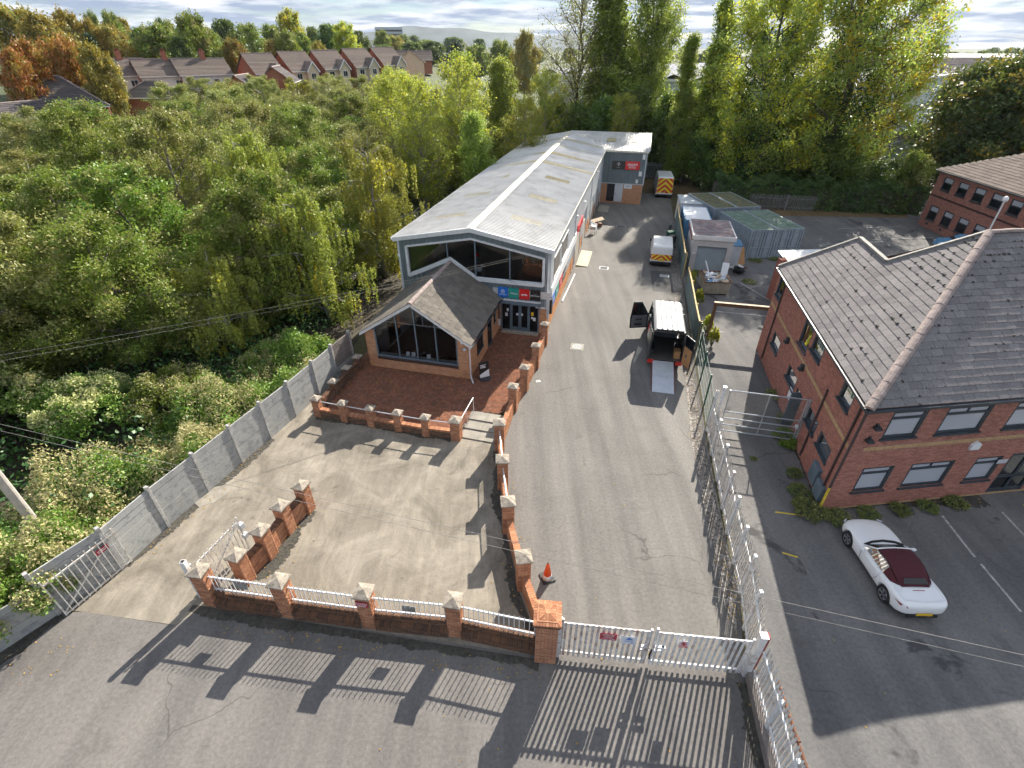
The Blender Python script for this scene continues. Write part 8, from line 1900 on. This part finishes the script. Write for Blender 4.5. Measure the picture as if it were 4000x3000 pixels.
# ------------------------------------------------------------ houses and far buildings
def house(label, x, y, rz, l, w, e, rise, wall, roof, hip=False, chimney=None, front=None, gables=(), tilesize=(.34, .5), group='houses of the estate', wins=()):
    h = thing('house', label, 'house', (x, y, zt(x, y) - .1), rz, group); hw, hl = w / 2, l / 2
    MB().box(-hl, -hw, 0, hl, hw, e).build('wall', wall, h)
    if front: MB().box(-hl - .01, -hw - .03, 0, hl + .01, -hw - .005, e).build('front_wall', front, h)
    o_ = .35; p = math.atan2(rise, hw); cz = math.cos(p); sn = math.sin(p); sl_ = (hw + o_) / cz; e0 = e - o_ * math.tan(p); ins = (hw + o_) if hip else 0
    for sgn in (-1, 1):
        V = (0, -sgn * cz, sn); Nn = (0, sgn * sn, cz); U = (-sgn * 1.0, 0, 0); m = MB()
        O = (0, sgn * (hw + o_), e0)
        n = int(sl_ / tilesize[0])
        for i in range(n):
            t0, t1 = i * sl_ / n, (i + 1) * sl_ / n; a0 = hl + o_ - (ins * t0 / sl_ if hip else 0); a1 = hl + o_ - (ins * t1 / sl_ if hip else 0)
            b = lambda a, t, k: (a, O[1] + V[1] * t + Nn[1] * k, O[2] + V[2] * t + Nn[2] * k)
            m.quad(*( [b(-a0, t0, .05), b(a0, t0, .05), b(a1, t1, .015), b(-a1, t1, .015)] if sgn < 0 else [b(a0, t0, .05), b(-a0, t0, .05), b(-a1, t1, .015), b(a1, t1, .015)])); m.quad(b(-a0, t0, .0), b(a0, t0, .0), b(a0, t0, .05), b(-a0, t0, .05))
        r_ = m.build('roof', roof, h)
    if hip:
        for sgn in (-1, 1):
            m = MB(); n = int(sl_ / tilesize[0])
            for i in range(n):
                t0, t1 = i / n, (i + 1) / n; z0, z1 = e0 + (rise + o_ * math.tan(p)) * t0, e0 + (rise + o_ * math.tan(p)) * t1; x0, x1 = hl + o_ - ins * t0, hl + o_ - ins * t1; y0, y1 = (hw + o_) * (1 - t0), (hw + o_) * (1 - t1)
                q = [(sgn * x0, -y0, z0 + .05), (sgn * x0, y0, z0 + .05), (sgn * x1, y1, z1 + .01), (sgn * x1, -y1, z1 + .01)]; m.quad(*q); m.quad((sgn * x0, -y0, z0), (sgn * x0, y0, z0), (sgn * x0, y0, z0 + .05), (sgn * x0, -y0, z0 + .05))
            m.build('roof', roof, h)
            for s2 in (-1, 1): MB().tube([(sgn * (hl + o_), s2 * (hw + o_), e0 + .06), (sgn * (hl + o_ - ins), 0, e + rise + .06)], .12, 6).build('hip_tile', 'ridge_tile', h)
    else:
        for sgn in (-1, 1): MB().add([(sgn * hl, -hw, e), (sgn * hl, hw, e), (sgn * hl, 0, e + rise)], [(0, 1, 2)]).build('gable', wall, h)
    MB().tube([(-(hl + o_ - ins), 0, e + rise + .04), (hl + o_ - ins, 0, e + rise + .04)], .12, 6).build('ridge_tile', 'ridge_tile', h)
    if chimney is not None: c = MB().box(chimney - .45, -.35, e + rise - .8, chimney + .45, .35, e + rise + 1.2).build('chimney', 'house_brick', h); MB().lathe([(.14, 0), (.11, .4)], 8, (chimney - .2, 0, e + rise + 1.2)).lathe([(.14, 0), (.11, .4)], 8, (chimney + .2, 0, e + rise + 1.2)).build('chimney_pot', 'red_oxide', c)
    for (gx, gw, gr) in gables:     # small front gables with white barge boards
        gy = -hw - .9; g = MB().box(gx - gw / 2, gy, 0, gx + gw / 2, -hw, e - .2).add([(gx - gw / 2, gy, e - .2), (gx + gw / 2, gy, e - .2), (gx, gy, e - .2 + gr)], [(0, 1, 2)]).build('front_gable', front or wall, h)
        m = MB()
        for sgn in (-1, 1): m.quad((gx + sgn * (gw / 2 + .25), gy - .25, e - .4), (gx, gy - .25, e - .1 + gr), (gx, 0, e - .1 + gr), (gx + sgn * (gw / 2 + .25), 0, e - .4))
        m.build('gable_roof', roof, g); m = MB()
        for sgn in (-1, 1): m.beam((gx + sgn * (gw / 2 + .25), gy - .27, e - .45), (gx, gy - .27, e - .15 + gr), .06, .2)
        m.build('bargeboard', 'sign_white', g); f = MB().box(gx - .55, gy - .06, e - 1.7, gx + .55, gy - .01, e - .55).build('window', 'sign_white', g); MB().box(gx - .47, gy - .07, e - 1.62, gx - .03, gy - .061, e - .63).box(gx + .03, gy - .07, e - 1.62, gx + .47, gy - .061, e - .63).build('pane', 'glass_smoke', g)
    for (wx, wz) in wins:
        f = MB().box(wx - .6, -hw - .09, wz, wx + .6, -hw - .032, wz + 1.1).build('window', 'sign_white', h); MB().box(wx - .52, -hw - .1, wz + .08, wx - .03, -hw - .091, wz + 1.02).box(wx + .03, -hw - .1, wz + .08, wx + .52, -hw - .091, wz + 1.02).build('pane', 'glass_smoke', f)
    MB().box(-hl - .3, -hw - o_ - .1, e0 - .12, hl + .3, -hw - o_, e0 + .02).build('gutter', 'sign_white', h)
    return h
house('house with dark hipped tile roof, nearest on the left', -70, 90, 30, 11.5, 10.5, 3.2, 3.6, 'house_brick', 'house_tile_dark', hip=True)
house('hip-roofed house with a tall chimney behind the nearest roof', -80, 103, 25, 11, 8, 4.4, 2.7, 'house_brick', 'house_tile', hip=True, chimney=1.5)
house('low outbuilding with cream gable beside the nearest hipped roof', -70.5, 81.5, 70, 6, 5, 3.0, 1.6, 'render_cream', 'house_tile_dark')
house('dark-tiled bungalow peeping over the woodland', -61, 99.5, 8, 9.0, 6.5, 3.4, 2.0, 'house_brick', 'house_tile_dark', hip=True)
house('chimneyed semi with brown roof, leftmost of three', -74, 111, 42, 9, 7, 4.6, 2.4, 'house_brick', 'house_tile', chimney=1.0, front='render_white', wins=((-2, 2.6), (1.5, 2.6)))
house('chimneyed semi with brown roof, middle of three', -67.0, 113.5, 42, 9, 7, 4.6, 2.4, 'house_brick', 'house_tile', chimney=1.0, front='render_white', wins=((-2, 2.6), (1.5, 2.6)))
house('chimneyed semi with brown roof, rightmost of three', -61.5, 117, 42, 9, 7, 4.6, 2.4, 'house_brick', 'house_tile', chimney=1.0, front='render_white', wins=((-2, 2.6), (1.5, 2.6)))
for i, (x, y, lb) in enumerate([(-51.5, 121, 'red gabled estate house at the left end of the terrace row'), (-46.3, 126.3, 'red gabled estate house, second in the row'), (-41.1, 131.6, 'red gabled estate house, third in the row'), (-35.9, 136.9, 'red gabled estate house, fourth in the row'), (-30.7, 142.2, 'red gabled estate house, fifth in the row')]):
    house(lb, x, y, 46, 5.6, 9.0, 4.7, 3.1, 'house_brick', 'house_tile', front='render_cream', gables=((1.3, 2.4, 1.6),), wins=((-1.4, 3.0),))
house('cream-fronted house with dark roof in front of the red row', -44.5, 112, 100, 7, 6, 4.6, 2.2, 'house_brick', 'house_tile_dark', front='render_cream', wins=((0, 2.8),)); house('small red house low at the left of the terrace row', -47.5, 103.5, 95, 6.5, 6, 4.2, 2.2, 'house_brick', 'house_tile_dark', front='render_cream')
house('dark-roofed estate house right of the red row', -27, 158, 100, 8, 7, 4.6, 2.4, 'render_cream', 'house_tile_dark'); house('distant pale-roofed terrace beyond the estate', -34, 192, 10, 16, 8, 4, 2.2, 'house_brick', 'house_tile')
wv = thing('parked_van', 'white van parked on the grass beyond the chimneyed semis', 'van', (-73.5, 126.5, zt(-73.5, 126.5)), 80); MB().extr([(-2.3, .3), (2.3, .3), (2.3, 1.0), (1.6, 1.2), (1.0, 2.1), (-2.3, 2.1)], 'x', -.95, .95).build('body', 'fleet_white', wv, bevel=.08, recalc=True)
for sx in (-1, 1):
    for sy in (-1, 1): wheel(wv, sx * .86, sy * 1.4, .33, .2, sx)
# white warehouse behind the big trees
wh = thing('warehouse', 'large white warehouse with dark window band behind the big trees', 'warehouse', (46, 82, 0), 41.5)
WLn, WD, WH = 62, 60, 10.5
MB().box(0, 0, 0, WLn, WD, WH).build('wall', 'warehouse_wall', wh)
m = MB()
for i in range(31): m.box(i * 2, -.05, 6.2, i * 2 + 1.97, -.002, WH).box(i * 2, -.05, 2.2, i * 2 + 1.97, -.002, 4.9)
m.build('wall_panels', 'warehouse_wall', wh); MB().box(0, -.03, 4.95, WLn, -.004, 6.15).build('window_band', 'glass_dark', wh); MB().box(0, -.03, .1, WLn, -.004, 2.15).build('loading_band', 'far_roof_b', wh)
MB().box(-.4, -.4, WH, WLn + .4, .3, WH + .35).box(-.4, -.4, WH, .3, WD, WH + .35).build('parapet', 'sign_white', wh); m = MB()
for i in range(10): m.add([(0, i * 6, WH + .1), (WLn, i * 6, WH + .1), (WLn, i * 6 + 3, WH + 1.1), (0, i * 6 + 3, WH + 1.1), (WLn, i * 6 + 6, WH + .1), (0, i * 6 + 6, WH + .1)], [(0, 1, 2, 3), (3, 2, 4, 5)])
m.build('roof', 'warehouse_roof', wh)
def shed(label, x, y, rz, l, w, h, n, mat, wall='far_roof_b'):
    s = thing('industrial_shed', label, 'shed', (x, y, 0), rz, 'far industrial sheds'); MB().box(0, 0, 0, l, w, h).build('wall', wall, s); m = MB()
    for i in range(n): d = w / n; m.add([(-.5, i * d, h), (l + .5, i * d, h), (l + .5, i * d + d / 2, h + 1.6), (-.5, i * d + d / 2, h + 1.6), (l + .5, (i + 1) * d, h), (-.5, (i + 1) * d, h)], [(0, 1, 2, 3), (3, 2, 4, 5)])
    m.build('roof', mat, s)
shed('long grey shed roof behind the maple on the right', 95, 178, -6, 190, 50, 8.0, 3, 'far_roof'); shed('long brown shed roof nearest the horizon trees', 110, 262, -5, 330, 70, 8.5, 3, 'far_roof_b'); shed('pale shed roof seen between the slim poplars', 36, 170, -4, 55, 40, 8.5, 4, 'warehouse_roof', 'warehouse_wall'); shed('far white shed at the right horizon', 250, 392, -3, 120, 40, 8.5, 2, 'sign_white', 'warehouse_wall')
o = thing('tower_block', 'hazy tower block far off between estate trees', 'building', (-128, 640, 0), 10); MB().box(-14, -10, 0, 14, 10, 30).build('wall', 'warehouse_wall', o); m = MB()
for k in range(8): m.box(-13, -10.2, 3 + k * 3.3, 13, -10.01, 4.6 + k * 3.3)
m.build('window', 'far_roof_b', o)
# far hill
def hill():
    m = MB(); m.smooth = True; n = 60
    for i in range(n + 1):
        x = -760 + 1200 * i / n; t = i / n; hz = 24 + 31 * math.exp(-((t - .45) / .16) ** 2) + 15 * math.exp(-((t - .8) / .14) ** 2) + 3 * math.sin(t * 23) + 2 * math.sin(t * 51)
        m.v += [(x, 1500, -10), (x, 1640, hz), (x, 1900, -10)]
    m.f = [(3 * i + k, 3 * i + 3 + k, 3 * i + 4 + k, 3 * i + 1 + k) for i in range(n) for k in (0, 1)]; tag(m.build('hill', 'hill_haze_blue'), kind='structure')
hill()
# lamp post beyond the office, car park markings
o = thing('lamp_post', 'white lamp post with globe rising behind the office roof', 'lamp post', (37.5, 39.5, 0)); MB().tube([(0, 0, 0), (0, 0, 6.0)], [.07, .05], 10).build('post', 'trim_white', o); q = MB(); q.smooth = True; q.lathe([(.05, 6.0), (.17, 6.08), (.2, 6.2), (.14, 6.36), (.04, 6.42)], 14); q.build('globe', 'sign_white', o)
o = thing('lamp_post', 'dark lamp post with ball finial by the far hedge', 'lamp post', (46.5, 62.5, 0)); MB().tube([(0, 0, 0), (0, 0, 4.2)], [.09, .08], 10).build('post', 'frame_dark', o); q = MB(); q.smooth = True; q.lathe([(.05, 4.2), (.2, 4.3), (.2, 4.45), (.05, 4.6)], 12); q.build('globe', 'sign_white', o)
def line(x0, y0, x1, y1, mat='line_white', w=.09):
    a, b = Vector((x0, y0)), Vector((x1, y1)); d = (b - a).normalized(); n = Vector((-d.y, d.x)) * w / 2; o = MB().add([(*(a + n), 0), (*(a - n), 0), (*(b - n), 0), (*(b + n), 0)], [(0, 1, 2, 3)]).build('bay_marking', mat); o.location = (0, 0, .011); tag(o, kind='structure')
for s in ((17.6, 14.0, 17.4, 12.0), (17.4, 11.7, 17.3, 9.8), (20.2, 14.2, 19.9, 10.2), (14.5, 33.0, 19.2, 31.9), (18.4, 38.2, 19.5, 34.5), (27.0, 44.5, 31.2, 44.3), (27.2, 42.2, 30.6, 42.0), (29.5, 47.5, 36.5, 48.4), (34, 52.5, 41, 53.2), (35.5, 49.0, 42, 49.6), (37, 45.8, 42, 46.2), (12.6, 30.2, 14.2, 29.8), (15.2, 27.0, 17.0, 26.6), (20.6, 37.5, 21.6, 33)): line(*s)
for s in ((10.25, 12.2, 10.75, 12.0), (10.85, 14.2, 12.0, 14.0), (21.4, 14.6, 22.8, 12.5)): line(*s, mat='yellow_paint', w=.07)

# lettering becomes plain mesh
dg = bpy.context.evaluated_depsgraph_get()
for o in TEXTS:
    me = bpy.data.meshes.new_from_object(o.evaluated_get(dg)); n = link(bpy.data.objects.new('lettering', me), o.parent)
    n.location, n.rotation_euler, n.scale = o.location, o.rotation_euler, o.scale; bpy.data.objects.remove(o)

# ------------------------------------------------------------ air: thin haze that pales the far hill and sheds
hm = bpy.data.materials.new('haze_air'); hm.use_nodes = True; hn = hm.node_tree; hn.nodes.clear()
ho = hn.nodes.new('ShaderNodeOutputMaterial'); hv = hn.nodes.new('ShaderNodeVolumePrincipled'); hv.inputs['Color'].default_value = (.80, .88, 1.0, 1); hv.inputs['Density'].default_value = 0.00007; hv.inputs['Anisotropy'].default_value = .2
hn.links.new(hv.outputs[0], ho.inputs['Volume'])
hz_ = MB().box(-2600, -520, -25, 2600, 2300, 80); MAT['haze_air'] = hm
tag(hz_.build('haze', 'haze_air'), kind='stuff')
